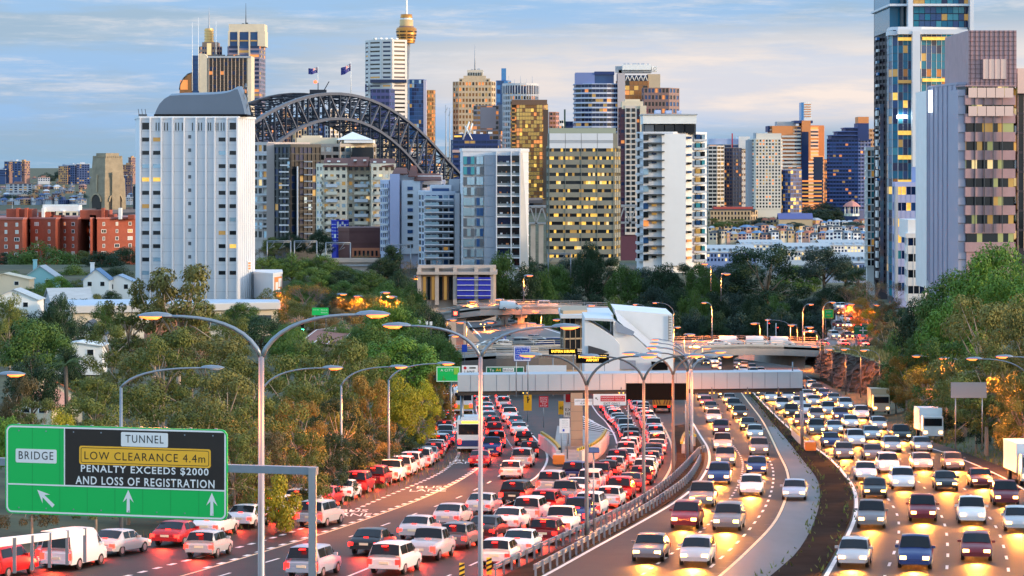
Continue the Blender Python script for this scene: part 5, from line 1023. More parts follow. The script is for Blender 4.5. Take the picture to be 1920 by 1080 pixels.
    for k in range(10): addbox(t,'panel_joint',1797,1812,180+k*34,180.7+k*34,520.1,520.4,M_DSTEEL)
    t=tower('dark_glass_tower','dark glass building cut by the right picture edge beside the pink tower',[(1907,532),(1909,528),(1960,528)],142,470,9,30,mat('pink_edge',(.55,.42,.40),.4),core=blk,band=.12,span=blk,bays=[1,5,1,1,1],pier=.05,panes=((GD,4),(GBR,1.2),(LITD,1),(LITW,.5)),d=.1)
    addbox(t,'mirror_wall',1908,1960,128,175,526,527.8,mat('pink_window',(0,0,0)))
right_towers()
# ---------------------------------------------------------------- far shores
def far_places():
    r=random.Random(21)
    # towers seen through the lattice of the arch
    cols=[NAVY,PUR,BRN,BEI,GRY,BLU,mat('band_white',(0,0,0)),CRM]
    nm={0:'navy',1:'violet grey',2:'brown',3:'beige',4:'grey',5:'blue',6:'white banded',7:'cream'}
    spots=[(474,500,262),(498,522,235),(525,548,205),(545,575,222),(572,596,196),(592,612,232),(610,640,206),(636,660,215),(655,684,222),(684,700,240),(740,765,232),(700,742,262),(762,790,270),(786,812,292),(808,836,308),(826,852,296),(985,1005,330),(1003,1030,342)]
    for i,(a,b,y) in enumerate(spots):
        c=i%8; Y=3150+ (i*97)%500; m=a+(b-a)*.3
        tower('city_block',f'{nm[c]} city block seen through the arch lattice, {ordw(i)} from its west end' if i<16 else f'{nm[c]} city block low between teal tower and olive office',[(a,Y+10),(m,Y),(b,Y+12)],y,340 if i<16 else 400,max(5,int((335-y)/7.5)) if i<16 else 7,25,cols[c],band=.4,bays=[2,4,2,2,2],pier=.3,panes=((GN,4),(GD,2),(LITR,.6),(LITD,.9)),d=.3,group='city blocks behind the arch')
    # hillside suburb on the left horizon
    proto={}
    def small(name,label,px,yb,Y,w,h,d,m,rm,group,nf=3,nb=4,sub=True,hip=False):
        t=thing(name,label,'building',P(px,yb,Y),r.uniform(-.5,.5),group); mb=MB(); mb.box((-w/2,-d/2,-25),(w/2,d/2,h)); mb.build('wall',m,t); mb=MB()
        if hip:
            mb.prism([(-w/2-.4,-d/2-.4),(w/2+.4,-d/2-.4),(w/2+.4,d/2+.4),(-w/2-.4,d/2+.4)],h,h+min(w,d)*.28,scale=.35)
        else: mb.box((-w/2-.3,-d/2-.3,h),(w/2+.3,d/2+.3,h+1.2)); mb.box((-w*.2,-d*.2,h+1.2),(w*.15,d*.2,h+4))
        mb.build('roof',rm,t); mb=MB(); fh=h/nf
        for f in range(nf):
            for i in range(nb):
                x0=-w/2+w*(i+.2)/nb; x1=-w/2+w*(i+.8)/nb; k=0 if r.random()<.8 else 1
                mb.face([(x0,-d/2-.05,f*fh+fh*.3),(x1,-d/2-.05,f*fh+fh*.3),(x1,-d/2-.05,f*fh+fh*.85),(x0,-d/2-.05,f*fh+fh*.85)],k)
                y0=-d/2+d*(i+.2)/nb; y1=-d/2+d*(i+.8)/nb
                for s in (-1,1): mb.face([(s*(w/2+.05),y0,f*fh+fh*.3),(s*(w/2+.05),y1,f*fh+fh*.3),(s*(w/2+.05),y1,f*fh+fh*.85),(s*(w/2+.05),y0,f*fh+fh*.85)],k)
        mb.build('glazing_pattern',[GN,LITD],t); return t
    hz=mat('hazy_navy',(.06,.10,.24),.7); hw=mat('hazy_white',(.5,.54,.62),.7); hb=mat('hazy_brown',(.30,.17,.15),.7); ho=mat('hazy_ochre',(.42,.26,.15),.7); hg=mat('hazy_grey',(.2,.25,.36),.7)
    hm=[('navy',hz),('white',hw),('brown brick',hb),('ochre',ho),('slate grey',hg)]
    big=[(5,318,332,22,0),(28,303,333,34,0),(22,305,322,14,2),(45,303,330,14,2),(122,312,345,18,3),(136,310,345,22,0),(155,308,345,24,0),(222,318,350,20,4),(240,310,350,14,2),(210,300,330,10,0),(248,296,330,6,2),(238,330,372,18,0),(36,345,362,44,1),(82,333,340,22,1)]
    for i,(px,yt,yb,wp,c) in enumerate(big):
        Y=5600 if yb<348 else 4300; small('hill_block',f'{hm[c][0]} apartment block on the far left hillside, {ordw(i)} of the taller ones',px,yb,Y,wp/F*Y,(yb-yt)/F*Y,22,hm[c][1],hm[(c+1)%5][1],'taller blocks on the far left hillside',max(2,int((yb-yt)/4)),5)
    k=0
    for row in range(6):
        yb=340+row*8; Y=6200-row*520
        for px in range(2,250,15):
            if 160<px<236 and row>1: continue
            q=px+r.uniform(-6,6); c=r.choice([0,1,1,2,2,3,4,4]); w=r.uniform(7,14); h=r.uniform(3,8); k+=1
            lab=f'small {hm[c][0]} house block far off on the left hillside below the skyline'
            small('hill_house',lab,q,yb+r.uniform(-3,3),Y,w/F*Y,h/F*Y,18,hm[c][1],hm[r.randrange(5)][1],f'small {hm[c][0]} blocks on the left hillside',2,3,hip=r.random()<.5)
    tower('harbour_shed','cream flat roofed shed behind the brick flats roofline',[(80,1500),(82,1495),(146,1495)],385,412,2,20,CRM,band=.6,bays=[1,5,1,1],pier=.4,panes=((GD,1),),d=.1,cat='shed',parapet=.2)
    # observatory hill park, terraces and wharves between the white apartments and the dark slim tower
    mb=MB(); rows=[]
    for j in range(8):
        t_=j/7; Y=2480+t_*260; rows.append([(PX(1330+i*22,Y),Y,PZ(425-24*sm(0,1,t_)+(6 if i<8 else 0),Y)) for i in range(16)])
    mb.sheet(rows,0,True); tag(mb.build('hill',mat('park_lawn',(.09,.20,.03),.9,var=.25,vs=.02)),kind='structure')
    t=thing('rotunda','small pink roofed white park rotunda on the green lawn','rotunda',P(1597,405,2560)); mb=MB(); mb.lathe([(7.5,9),(8.6,9),(4.6,12.5),(0,14.8)],(0,0,0),8,0,False); mb.build('roof',mat('pink_roof',(.6,.26,.22),.7),t); mb=MB(); mb.lathe([(7.2,0),(7.2,2.2),(6.9,2.2)],(0,0,0),8,0,False); mb.build('base',M_WHITE,t); 
    for i in range(8): g=2*math.pi*(i+.5)/8; mb=MB(); mb.tube([(6.8*math.cos(g),6.8*math.sin(g),0),(6.8*math.cos(g),6.8*math.sin(g),9.2)],.35,5); mb.build('post',M_WHITE,t)
    t=tower('sandstone_school','long sandstone building with red roof strip below the office towers',[(1327,2460),(1332,2450),(1407,2450),(1420,2470)],397,425,3,25,mat('warm_sandstone',(.48,.35,.22),.85,var=.08,vs=.1),band=.4,bays=[1,12,3,2,2],pier=.5,panes=((GD,3),(GN,1)),d=.2,cat='building',parapet=1); addbox(t,'roof',1338,1412,388,392,2452,2470,mat('red_roof',(.42,.07,.06),.7)); addbox(t,'roof',1332,1416,392,397,2451,2474,mat('dark_roof',(0,0,0)))
    tc=[CRM,mat('salmon_render',(.55,.32,.25),.8),M_WHITE,mat('sand_render',(.52,.40,.26),.8),mat('pale_pink_render',(.58,.42,.38),.8)]; tn=['cream','salmon','white','sandy','pale pink']
    rc=[mat('red_tiles',(.40,.12,.07),.8),GRY,mat('blue_slate_roof',(0,0,0)),mat('dark_roof',(0,0,0))]
    k=0
    for row,(yb,Y,h) in enumerate(((428,2440,14),(438,2380,14),(450,2320,15))):
        px=1326+row*3
        while px<1622:
            w=r.uniform(9,17); c=r.choice([0,0,1,2,3,3,4]) if px<1500 else r.choice([2,2,1,4,2])
            if not (row==0 and px<1420): 
                small('terrace_house',f'{tn[c]} terrace house in the {("upper","middle","lower")[row]} row between park and wharves, {ordw(k)} along it',px+w/2,yb+r.uniform(-2,2),Y,w*.92/F*Y,h/F*Y*r.uniform(.75,1.1),14,tc[c],rc[r.randrange(4)],'terrace houses below the park',2,2,hip=True)
                k+=1
            px+=w
        k=0
    wh=mat('wharf_roof',(.43,.45,.48),.55,var=.05,vs=.05); wb=mat('wharf_blue_wall',(.18,.27,.52),.6,var=.05,vs=.1)
    for i,(a,b,yt,yb,Y,lab) in enumerate(((1325,1418,462,492,2210,'long pale roofed blue walled wharf shed nearest the white apartments'),(1390,1470,452,470,2260,'white roofed wharf shed in the middle of the waterfront'),(1470,1560,458,490,2230,'white flat wharf building partly behind the tall fig trees'),(1540,1626,452,474,2270,'white roofed waterfront block below the terraces'),(1560,1632,476,520,2180,'pale wharf shed with blue walls beside the balcony strip'))):
        t=thing('wharf_shed',lab,'wharf shed',P(a,yb,Y),0,'harbour wharf sheds'); o=Vector(t.location); w=PX(b,Y)-PX(a,Y); H=(yb-yt)/F*Y; mb=MB(); mb.box((0,0,-12),(w,60,H*.62)); mb.build('wall',wb if i in(0,4) else M_WHITE,t); mb=MB()
        mb.slab([(-.5,-1,H*.6),(w+.5,-1,H*.6),(w+.5,30,H),(-.5,30,H)],(0,0,.5)); mb.slab([(-.5,30,H),(w+.5,30,H),(w+.5,61,H*.6),(-.5,61,H*.6)],(0,0,.5)); mb.build('roof',wh,t)
        mb=MB()
        for j in range(9): mb.box((w*(j+.2)/9,3+j%2*6,H*.72),(w*(j+.62)/9,12+j%2*6,H*.86))
        mb.build('skylight',GRY if i%2 else GR_,t)
        for f in range(2):
            mb=MB()
            for j in range(14):
                x=w*(j+.2)/14; mb.face([(x,-.1,H*(.08+.27*f)),(x+w*.04,-.1,H*(.08+.27*f)),(x+w*.04,-.1,H*(.25+.27*f)),(x,-.1,H*(.25+.27*f))],0 if r.random()<.7 else 1)
            mb.build('window_band',[GN,LITW],t)
    t=thing('long_blue_hall','long hall with blue slate roof below the green park','hall',P(1492,424,2420)); mb=MB(); o=Vector(t.location); w=15; mb.box((-w,0,-2),(w,14,6)); mb.build('wall',tc[3],t); mb=MB(); mb.slab([(-w-.5,-.5,6),(w+.5,-.5,6),(w+.5,7,11),(-w-.5,7,11)],(0,0,.4)); mb.slab([(-w-.5,7,11),(w+.5,7,11),(w+.5,14.5,6),(-w-.5,14.5,6)],(0,0,.4)); mb.build('roof',mat('violet_slate',(.10,.12,.32),.6),t)
far_places()
# ---------------------------------------------------------------- trees
def leaf_mesh(name,clumps,n,size,seed,m,asp=.55,flat=.0):
    r=random.Random(seed); mb=MB(); tot=sum(c[3]**2*c[4] if False else (c[3]*c[4]) for c in clumps)
    V=mb.v; Fc=mb.f
    for (x,y,z,ra,rz) in clumps:
        k=int(n*ra*rz/tot)
        for _ in range(k):
            u=r.uniform(-.75,1); g=r.uniform(0,6.2832); s=math.sqrt(max(0,1-u*u)); q=r.uniform(.62,1.05)
            d=Vector((s*math.cos(g),s*math.sin(g),u)); p=Vector((x+d.x*ra*q,y+d.y*ra*q,z+d.z*rz*q))
            nn=(d+Vector((r.gauss(0,.42),r.gauss(0,.42),r.gauss(.2,.4)))).normalized()
            a=nn.cross(Vector((r.gauss(0,1),r.gauss(0,1),r.gauss(0,1))));
            if a.length<1e-3: continue
            a.normalize(); b=nn.cross(a); l=size*r.uniform(.6,1.3); a*=l; b*=l*asp
            i=len(V); V+= [tuple(p-a),tuple(p+b*.8-a*.1),tuple(p+a),tuple(p-b*.8-a*.1)]; Fc.append((i,i+1,i+2,i+3))
    mb.m=[0]*len(Fc); mb.sm=[False]*len(Fc); return mb.mesh(name,m)
def trunk_mesh(name,tips,base,r0,seed,m,lean=0):
    r=random.Random(seed); mb=MB(); sp=Vector((lean*.5,0,base)); mb.tube([(0,0,-.06),(lean*.2,0,base*.4),tuple(sp)],[r0*1.25,r0,r0*.8],7,0)
    top=sp+Vector((lean*.6,r.uniform(-.03,.03),.32)); mb.tube([sp,sp.lerp(top,.5)+Vector((r.uniform(-.02,.02),0,0)),top],[r0*.8,r0*.5,r0*.22],6,0)
    for t in tips:
        t=Vector(t); s=sp.lerp(top,r.uniform(0,.7)); mid=s.lerp(t,.5)+Vector((r.uniform(-.04,.04),r.uniform(-.04,.04),r.uniform(.0,.05))); mb.tube([s,mid,t],[r0*.42,r0*.26,r0*.09],5,0)
    return mb.mesh(name,m)
BARK=mat('grey_bark',(.16,.125,.10),.9,var=.3,vs=3,stretch=(1,1,.3)); GUMB=mat('gum_bark',(.40,.30,.23),.85,var=.35,vs=2.5,stretch=(1,1,.3))
LM={'fig':leafmat('fig_leaves',(.042,.090,.018),(.115,.19,.034)),'dark':leafmat('dark_leaves',(.014,.036,.018),(.038,.075,.028)),'bright':leafmat('bright_leaves',(.065,.145,.018),(.18,.30,.042)),
 'olive':leafmat('olive_leaves',(.068,.088,.020),(.19,.20,.044)),'gum':leafmat('gum_leaves',(.088,.088,.025),(.235,.21,.055)),'yellow':leafmat('lamplit_yellow_leaves',(.20,.19,.012),(.52,.42,.022)),'orange':leafmat('lamplit_orange_leaves',(.18,.10,.02),(.46,.25,.045)),  # orange and yellow tints put street lamp light into the leaf colour
 'blue':leafmat('bluish_leaves',(.020,.042,.036),(.044,.080,.056)),'brown':leafmat('brown_leaves',(.09,.065,.03),(.20,.15,.06))}
CROWN={}; TRUNK={}
def form(kind,seed):
    r=random.Random(seed*31+len(kind)); cl=[]; tips=[]
    if kind=='dome':
        for i in range(46):
            g=r.uniform(0,6.28); u=r.uniform(-.6,1); s=math.sqrt(max(0,1-u*u)); q=r.uniform(.72,1.0)
            x,y,z=s*math.cos(g)*.40*q,s*math.sin(g)*.40*q,.56+u*.34*q; rr=r.uniform(.085,.15); cl.append((x,y,z,rr,rr*.72))
            if i%6==0: tips.append((x*.85,y*.85,z))
        cl+= [(0,0,.55,.26,.2)]
        n,sz=12500,.0145; base,r0=.2,.035
    elif kind=='gum':
        for i in range(40):
            g=r.uniform(0,6.28); h=r.uniform(.2,.93); R_=.44*math.sin(min(1,(1.05-h)*1.7+.18)*math.pi*.55)*r.uniform(.35,1.05)
            x,y,z=R_*math.cos(g),R_*math.sin(g),h; rr=r.uniform(.07,.135); cl.append((x,y,z,rr,rr*r.uniform(.6,.9)))
            if i%2==0: tips.append((x,y,z))
        n,sz=11500,.0138; base,r0=.28,.022
    elif kind=='airy':
        for i in range(24):
            g=r.uniform(0,6.28); h=r.uniform(.45,.95); R_=.46*r.uniform(.25,1)*(1.15-h*.6)
            x,y,z=R_*math.cos(g),R_*math.sin(g),h; rr=r.uniform(.05,.10); cl.append((x,y,z,rr,rr*.7)); tips.append((x,y,z))
        n,sz=4600,.0145; base,r0=.42,.018
    elif kind=='column':
        for i in range(40):
            h=r.uniform(.12,.97); g=r.uniform(0,6.28); R_=.36*(1.04-h)**.7*r.uniform(.5,1); x,y,z=R_*math.cos(g),R_*math.sin(g),h; rr=r.uniform(.06,.12); cl.append((x,y,z,rr,rr*.9))
            if i%5==0: tips.append((x,y,z))
        n,sz=7000,.018; base,r0=.15,.03
    elif kind=='shrub':
        for i in range(20):
            g=r.uniform(0,6.28); q=r.uniform(.1,.42); x,y,z=q*math.cos(g),q*math.sin(g),r.uniform(.25,.85)*(1-.5*q); rr=r.uniform(.12,.2); cl.append((x,y,z,rr,rr))
            if i%3==0: tips.append((x,y,z))
        n,sz=3600,.032; base,r0=.12,.02
    return cl,tips,n,sz,base,r0
for kd,ns in (('dome',4),('gum',5),('airy',3),('column',2),('shrub',2)):
    CROWN[kd]=[];TRUNK[kd]=[]
    for s in range(ns):
        cl,tips,n,sz,base,r0=form(kd,s+1); CROWN[kd].append(leaf_mesh('crown',cl,n,sz,s+5,LM['fig'])); TRUNK[kd].append(trunk_mesh('trunk',tips,base,r0,s,GUMB if kd in('gum','airy') else BARK,0))
def bare_mesh(seed,leafy):
    r=random.Random(seed); mb=MB(); lv=[]
    def grow(p,d,l,w,k):
        q=p+d*l; mb.tube([p,p.lerp(q,.5)+Vector((r.gauss(0,.012),r.gauss(0,.012),0)),q],[w,w*.8,w*.6],4 if k>1 else 6,0,False)
        if k>=5: lv.append(q); return
        for _ in range(3 if k<4 else 2):
            e=(d+Vector((r.gauss(0,.42),r.gauss(0,.42),r.gauss(.12,.25)))).normalized(); grow(q,e,l*r.uniform(.62,.82),max(w*.55,.0012),k+1)
    grow(Vector((0,0,-.04)),Vector((0,0,1)),.27,.02,0); return mb,lv
BT=[]
for s in (3,8,12):
    mb,lv=bare_mesh(s,0); r_=random.Random(s); b=mb.mesh('trunk',mat('winter_twigs',(.20,.145,.135),.9)); cl=[(p.x,p.y,p.z,.05,.05) for p in lv if r_.random()<.5]; BT.append((b,leaf_mesh('crown',cl,1500,.010,s,LM['brown'])))
TN=[0]; TREES=[]
KN={'fig':'dense green','dark':'very dark green','bright':'bright green','olive':'olive green','gum':'brown olive','yellow':'lamplight tinted yellow green','orange':'lamplight tinted orange','blue':'bluish dark green','brown':'brownish'}
FN={'dome':'round tree','gum':'gum tree','airy':'open gum tree','column':'pointed tree','shrub':'shrub'}
def tree(px,yt,wp,Y,kd,lm,where,group,hmul=1,ground=None):
    X=PX(px,Y); g=TZ(X,Y) if ground is None else ground; z1=PZ(yt,Y); w=wp/F*Y; h=max(2.0,z1-g,w*(.5 if kd=='shrub' else .85)); g=z1-h; TN[0]+=1; r=random.Random(TN[0])
    if kd=='shrub' : name='shrub'
    else: name='gum_tree' if kd in('gum','airy') else 'fig_tree' if kd=='dome' else 'pointed_tree' if kd=='column' else 'bare_tree'
    t=thing(name,None,'shrub' if kd=='shrub' else 'tree',(X,Y,g),r.uniform(0,6.28),group); t.scale=(w,w,h)
    if kd=='bare': bm,cm=BT[TN[0]%3]; cm_=LM[lm]
    else: bm=TRUNK[kd][TN[0]%len(TRUNK[kd])]; cm=CROWN[kd][TN[0]%len(CROWN[kd])]; cm_=LM[lm]
    b=bpy.data.objects.new('trunk',bm); COL.objects.link(b); b.parent=t; c=bpy.data.objects.new('crown',cm); COL.objects.link(c); c.parent=t
    c.material_slots[0].link='OBJECT'; c.material_slots[0].material=cm_
    TREES.append((t,('leafless twiggy winter tree' if kd=='bare' else KN[lm]+' '+FN[kd]),where)); return t
W1='in the thicket between sign and queue'; W2='on the slope beside the queue'; W3='on the right embankment'; W4='in the dark belt behind the overpass'; W5='below the cream apartments'; W6='below the brick flats'; W7='around the ramp lamps left of centre'; W8='on the far park hill'; W9='beside the far right ramp'
GN_={W1:'trees in the thicket behind the green sign',W2:'trees along the queue',W3:'trees on the right embankment',W4:'trees in the dark belt',W5:'trees below the apartments',W6:'trees by the brick flats',W7:'trees around the ramp lamps',W8:'trees on the park hill',W9:'trees by the far right ramp'}
def many(where,rows):
    for q in rows: tree(*q[:6],where,GN_[where])
many(W1,[(335,495,265,300,'airy','gum'),(240,532,180,305,'airy','olive'),(290,520,170,303,'airy','gum'),(62,583,170,330,'dome','fig'),(112,541,75,400,'dome','dark'),(18,548,80,380,'gum','olive'),(150,590,90,420,'dome','dark'),(490,583,125,420,'dome','dark'),(305,610,190,262,'gum','olive'),(400,622,190,268,'gum','gum'),(470,660,170,250,'gum','olive'),(230,650,170,270,'gum','gum'),(560,660,170,236,'gum','olive'),(180,700,140,235,'gum','olive'),(60,655,120,260,'dome','dark'),(125,640,90,300,'dome','dark'),(30,700,90,240,'gum','brown'),(70,742,110,215,'gum','olive'),(160,742,150,200,'gum','olive'),(15,770,110,190,'dome','bright'),(110,770,120,190,'gum','yellow'),(300,715,200,205,'gum','olive'),(420,690,200,215,'gum','gum'),(500,740,170,200,'gum','olive'),(370,755,180,185,'gum','olive'),(240,780,170,180,'gum','gum'),(470,800,150,182,'gum','brown'),(555,745,120,205,'gum','orange'),(40,600,80,420,'dome','fig'),(440,800,130,178,'gum','olive'),(330,800,150,180,'gum','gum'),(180,830,120,172,'gum','olive'),(60,850,120,168,'gum','brown'),(360,590,120,330,'gum','olive'),(210,600,110,350,'gum','olive'),(430,588,110,400,'gum','olive'),(540,600,90,400,'dome','fig'),(100,580,90,430,'dome','fig'),(370,560,90,460,'gum','olive'),(450,560,90,470,'dome','fig'),(200,560,70,440,'dome','fig')])
many(W2,[(600,622,190,262,'gum','olive'),(560,610,110,330,'dome','fig'),(650,640,130,290,'gum','olive'),(735,558,150,430,'dome','bright'),(690,600,130,400,'dome','fig'),(790,600,120,420,'dome','fig'),(745,618,190,335,'dome','bright'),(830,625,80,410,'dome','fig'),(680,660,140,300,'gum','olive'),(800,655,110,340,'dome','fig'),(600,712,150,220,'gum','olive'),(640,740,120,216,'gum','dark'),(697,700,120,236,'gum','orange'),(745,695,120,246,'dome','yellow'),(785,712,90,262,'gum','yellow'),(828,690,62,300,'gum','orange'),(815,735,60,300,'gum','olive'),(560,800,130,188,'gum','olive'),(620,810,110,206,'gum','dark'),(690,780,110,224,'gum','dark'),(745,790,90,240,'gum','dark'),(520,880,90,172,'shrub','yellow'),(590,885,70,186,'shrub','olive'),(640,880,60,200,'shrub','dark'),(700,860,60,214,'shrub','olive'),(775,800,50,262,'shrub','olive')])
many(W3,[(1868,436,200,335,'dome','bright'),(1790,492,170,345,'dome','fig'),(1735,545,130,352,'dome','dark'),(1912,470,170,322,'dome','bright'),(1800,540,180,325,'dome','bright'),(1700,610,110,360,'dome','fig'),(1745,600,130,335,'dome','fig'),(1850,548,220,275,'gum','gum'),(1930,570,180,262,'gum','gum'),(1775,630,150,300,'gum','fig'),(1850,655,190,262,'gum','olive'),(1920,690,150,238,'gum','olive'),(1700,660,90,350,'gum','orange'),(1740,690,120,318,'gum','orange'),(1810,690,130,290,'gum','olive'),(1680,690,70,360,'shrub','olive'),(1905,650,120,250,'gum','gum'),(1650,700,60,372,'shrub','brown'),(1725,740,70,322,'shrub','olive'),(1765,765,70,300,'shrub','dark'),(1830,735,90,268,'gum','dark'),(1960,500,160,300,'dome','bright'),(1980,640,160,240,'gum','gum')])
belt=[(888,482,70),(915,468,60),(942,450,92),(975,472,80),(1005,490,70),(1040,486,80),(1075,478,80),(1105,446,70),(1130,480,90),(1170,486,80),(1205,496,80),(1245,488,80),(1285,492,80),(1318,480,70),(1352,492,80),(1390,478,90),(1440,453,170),(1495,490,90),(1545,456,100),(1585,486,60),(1610,500,60)]
many(W4,[(a,y,w*1.15,800+(i*37)%80,'dome' if i%4 else 'gum',('dark','fig','blue','dark')[i%4]) for i,(a,y,w) in enumerate(belt)])
many(W4,[(895+i*37,528+(i*29)%26,78,720+(i*13)%45,'dome',('dark','blue','dark','fig')[i%4]) for i in range(20)])
many(W4,[(1015+i*41,566+(i*17)%14,74,690+(i*11)%20,'dome' if i%3 else 'shrub',('dark','blue')[i%2]) for i in range(14)])
many(W5,[(500,478,80,664,'dome','fig'),(548,470,96,668,'dome','fig'),(602,472,86,666,'dome','fig'),(640,492,70,668,'dome','fig'),(600,426,62,745,'dome','dark'),(545,432,66,748,'dome','dark'),(512,440,50,746,'dome','olive'),(736,462,95,672,'column','dark'),(720,478,70,668,'dome','dark'),(772,470,50,665,'bare','brown'),(490,452,70,715,'bare','brown'),(530,455,70,716,'bare','brown'),(680,462,80,700,'bare','brown'),(640,470,60,712,'bare','brown'),(755,480,60,690,'bare','brown')])
many(W7,[(572,512,110,560,'bare','orange'),(545,545,90,540,'bare','orange'),(600,525,80,570,'bare','brown'),(648,520,90,600,'dome','fig'),(690,545,100,560,'dome','olive'),(720,540,90,590,'dome','fig'),(770,520,70,610,'dome','fig'),(650,575,100,520,'gum','brown'),(700,585,90,505,'gum','orange'),(755,552,80,560,'dome','fig'),(800,560,70,540,'dome','dark'),(612,590,80,500,'gum','brown'),(680,520,70,640,'dome','dark'),(800,535,50,640,'bare','brown'),(625,548,80,560,'dome','dark'),(590,495,90,640,'dome','fig'),(640,502,80,640,'dome','dark'),(690,503,90,640,'dome','fig'),(748,500,70,640,'dome','dark'),(560,520,90,600,'dome','fig'),(725,520,80,600,'dome','fig'),(660,530,70,600,'gum','olive'),(770,545,70,600,'dome','olive'),(820,575,60,560,'dome','dark'),(520,540,90,560,'gum','olive'),(560,560,100,500,'gum','olive'),(640,600,90,470,'dome','fig'),(942,455,100,674,'dome','fig'),(988,482,84,665,'dome','dark'),(1018,498,70,668,'dome','fig')])
many(W6,[(80,447,150,770,'dome','fig'),(188,464,110,745,'dome','dark'),(236,458,90,770,'dome','dark'),(140,492,120,700,'dome','fig'),(28,505,70,690,'dome','fig'),(108,512,66,600,'dome','bright'),(220,495,90,690,'dome','dark'),(66,520,50,640,'dome','fig'),(160,520,70,640,'gum','olive'),(10,470,50,800,'dome','dark'),(30,550,95,555,'dome','dark'),(118,522,80,615,'dome','dark'),(72,528,70,580,'dome','fig'),(207,540,56,560,'dome','dark'),(150,556,80,515,'dome','dark'),(60,578,150,400,'dome','dark'),(15,575,80,470,'gum','olive'),(236,530,50,640,'dome','fig'),(175,550,60,540,'gum','olive'),(155,468,60,790,'dome','olive')])
many(W8,[(1512,382,120,2590,'dome','blue'),(1470,386,90,2570,'dome','blue'),(1550,378,80,2600,'dome','blue'),(1582,362,100,2640,'dome','blue'),(1440,390,70,2540,'dome','blue'),(1617,372,50,2640,'dome','blue'),(1345,408,40,2440,'gum','olive'),(1382,410,50,2440,'gum','olive'),(1455,398,60,2440,'bare','brown'),(1430,405,50,2440,'dome','blue'),(1425,388,60,2600,'dome','blue'),(1600,415,60,2400,'dome','blue'),(1355,440,40,2330,'dome','fig'),(1490,415,40,2380,'dome','blue')])
for k,(t,d,w) in enumerate(TREES):
    if w==W8: t.location.z=PZ(432,t.location.y); t.scale.z=max(8,PZ((382,386,378,362,390,372,408,410,398,405,388,415,440,415)[[q[0] for q in TREES if q[2]==W8].index(t)],t.location.y)-t.location.z)
many(W9,[(1632,500,90,620,'bare','brown'),(1600,520,80,640,'bare','brown'),(1668,510,80,600,'bare','brown'),(1650,545,80,560,'bare','brown'),(1610,556,70,600,'gum','orange'),(1640,575,60,560,'gum','yellow'),(1670,560,70,540,'gum','brown'),(1560,550,60,680,'bare','brown'),(1660,600,60,480,'gum','brown'),(1680,575,70,500,'gum','dark')])
# far wooded hill strips on the left, one of a kind each
for px,yt,w,Y in ((60,352,90,4200),(20,360,80,4100),(150,360,70,4200),(110,366,90,3900),(215,360,60,3900),(40,376,120,3600),(140,380,120,3500),(8,340,30,5600),(88,322,40,5900),(112,318,26,5900),(190,330,60,5600),(245,350,40,4600)):
    t=tree(px,yt,w,Y,'dome','blue','on the far left hillside','trees on the far left hillside',ground=PZ(yt+26,Y))
cnt={}
for t,d,w in TREES: cnt.setdefault((d,w),[]).append(t)
for (d,w),ts in cnt.items():
    ts.sort(key=lambda t:t.location.x/t.location.y)
    for i,t in enumerate(ts): t['label']=(d+' '+w) if len(ts)==1 else f'{d} {w}, {ordw(i)} from the left'
# palm by the terracotta cottage
def palm(px,yt,Y,lab):
    g=TZ(PX(px,Y),Y); t=thing('palm_tree',lab,'palm',(PX(px,Y),Y,g)); h=PZ(yt,Y)-g; mb=MB(); mb.tube([(0,0,-.3),(.1,0,h*.5),(0,0,h)],[.28,.2,.2],7); mb.build('trunk',BARK,t); mb=MB(); r=random.Random(2)
    for k in range(26):
        a=r.uniform(0,6.28); el=r.uniform(-.5,1.2); L=r.uniform(1.4,2.1); d=Vector((math.cos(a),math.sin(a),0)); pts=[Vector((0,0,h))+d*(L*s*math.cos(el*(1-s*.5)))+Vector((0,0,L*s*math.sin(el)-1.1*s*s)) for s in (0,.3,.6,.85,1)]
        sd=Vector((-d.y,d.x,0))
        for i in range(4):
            for s in (-1,1):
                for j in range(3): p=pts[i].lerp(pts[i+1],j/3); q=p+sd*s*.42*(1-.1*i)+d*.22-Vector((0,0,.22)); mb.face([p,p+d*.09,q])
    mb.build('crown',leafmat('palm_leaves',(.05,.085,.02),(.13,.19,.05)),t)
palm(123,682,262,'small fan palm with shaggy trunk beside the terracotta cottage')
# ---------------------------------------------------------------- lamps, gantries, signs, ramps
def lampglow(parent,loc,power,col=(1,.24,.025),ang=165):
    l=bpy.data.lights.new('lamp_light','SPOT'); l.energy=power; l.color=col; l.spot_size=math.radians(ang); l.spot_blend=.6; l.shadow_soft_size=.25
    o=bpy.data.objects.new('lamp_light',l); COL.objects.link(o); o.parent=parent; o.location=loc; return o
def head(mb_parent,p,d,lit,s=1.0):
    """a cobra head: housing above, lens bowl below, along direction d"""
    d=Vector(d).normalized(); n=Vector((-d.y,d.x,0)); mb=MB(); rows=[]
    for t,w,h in ((-.42,.05,.05),(-.30,.13,.10),(0,.17,.13),(.35,.14,.10),(.55,.04,.04)):
        c=p+d*t*s; rows.append([c+n*w*s*math.cos(g)+Vector((0,0,h*s*math.sin(g))) for g in [math.pi*k/6 for k in range(7)]])
    mb.sheet(rows,0,True); mb.face(rows[0]); mb.face(rows[-1][::-1]); hb=mb.build('lamp_head',M_GALV,mb_parent)
    mb=MB(); rows=[]
    for t,w,h in ((-.12,.03,.02),(0,.14,.09),(.28,.13,.09),(.5,.03,.02)):
        c=p+d*t*s-Vector((0,0,.012)); rows.append([c+n*w*s*math.cos(g)-Vector((0,0,h*s*math.sin(g))) for g in [math.pi*k/6 for k in range(7)]])
    mb.sheet(rows,0,True); mb.build('lens',M_SODIUM if lit else M_LAMPOFF,hb)
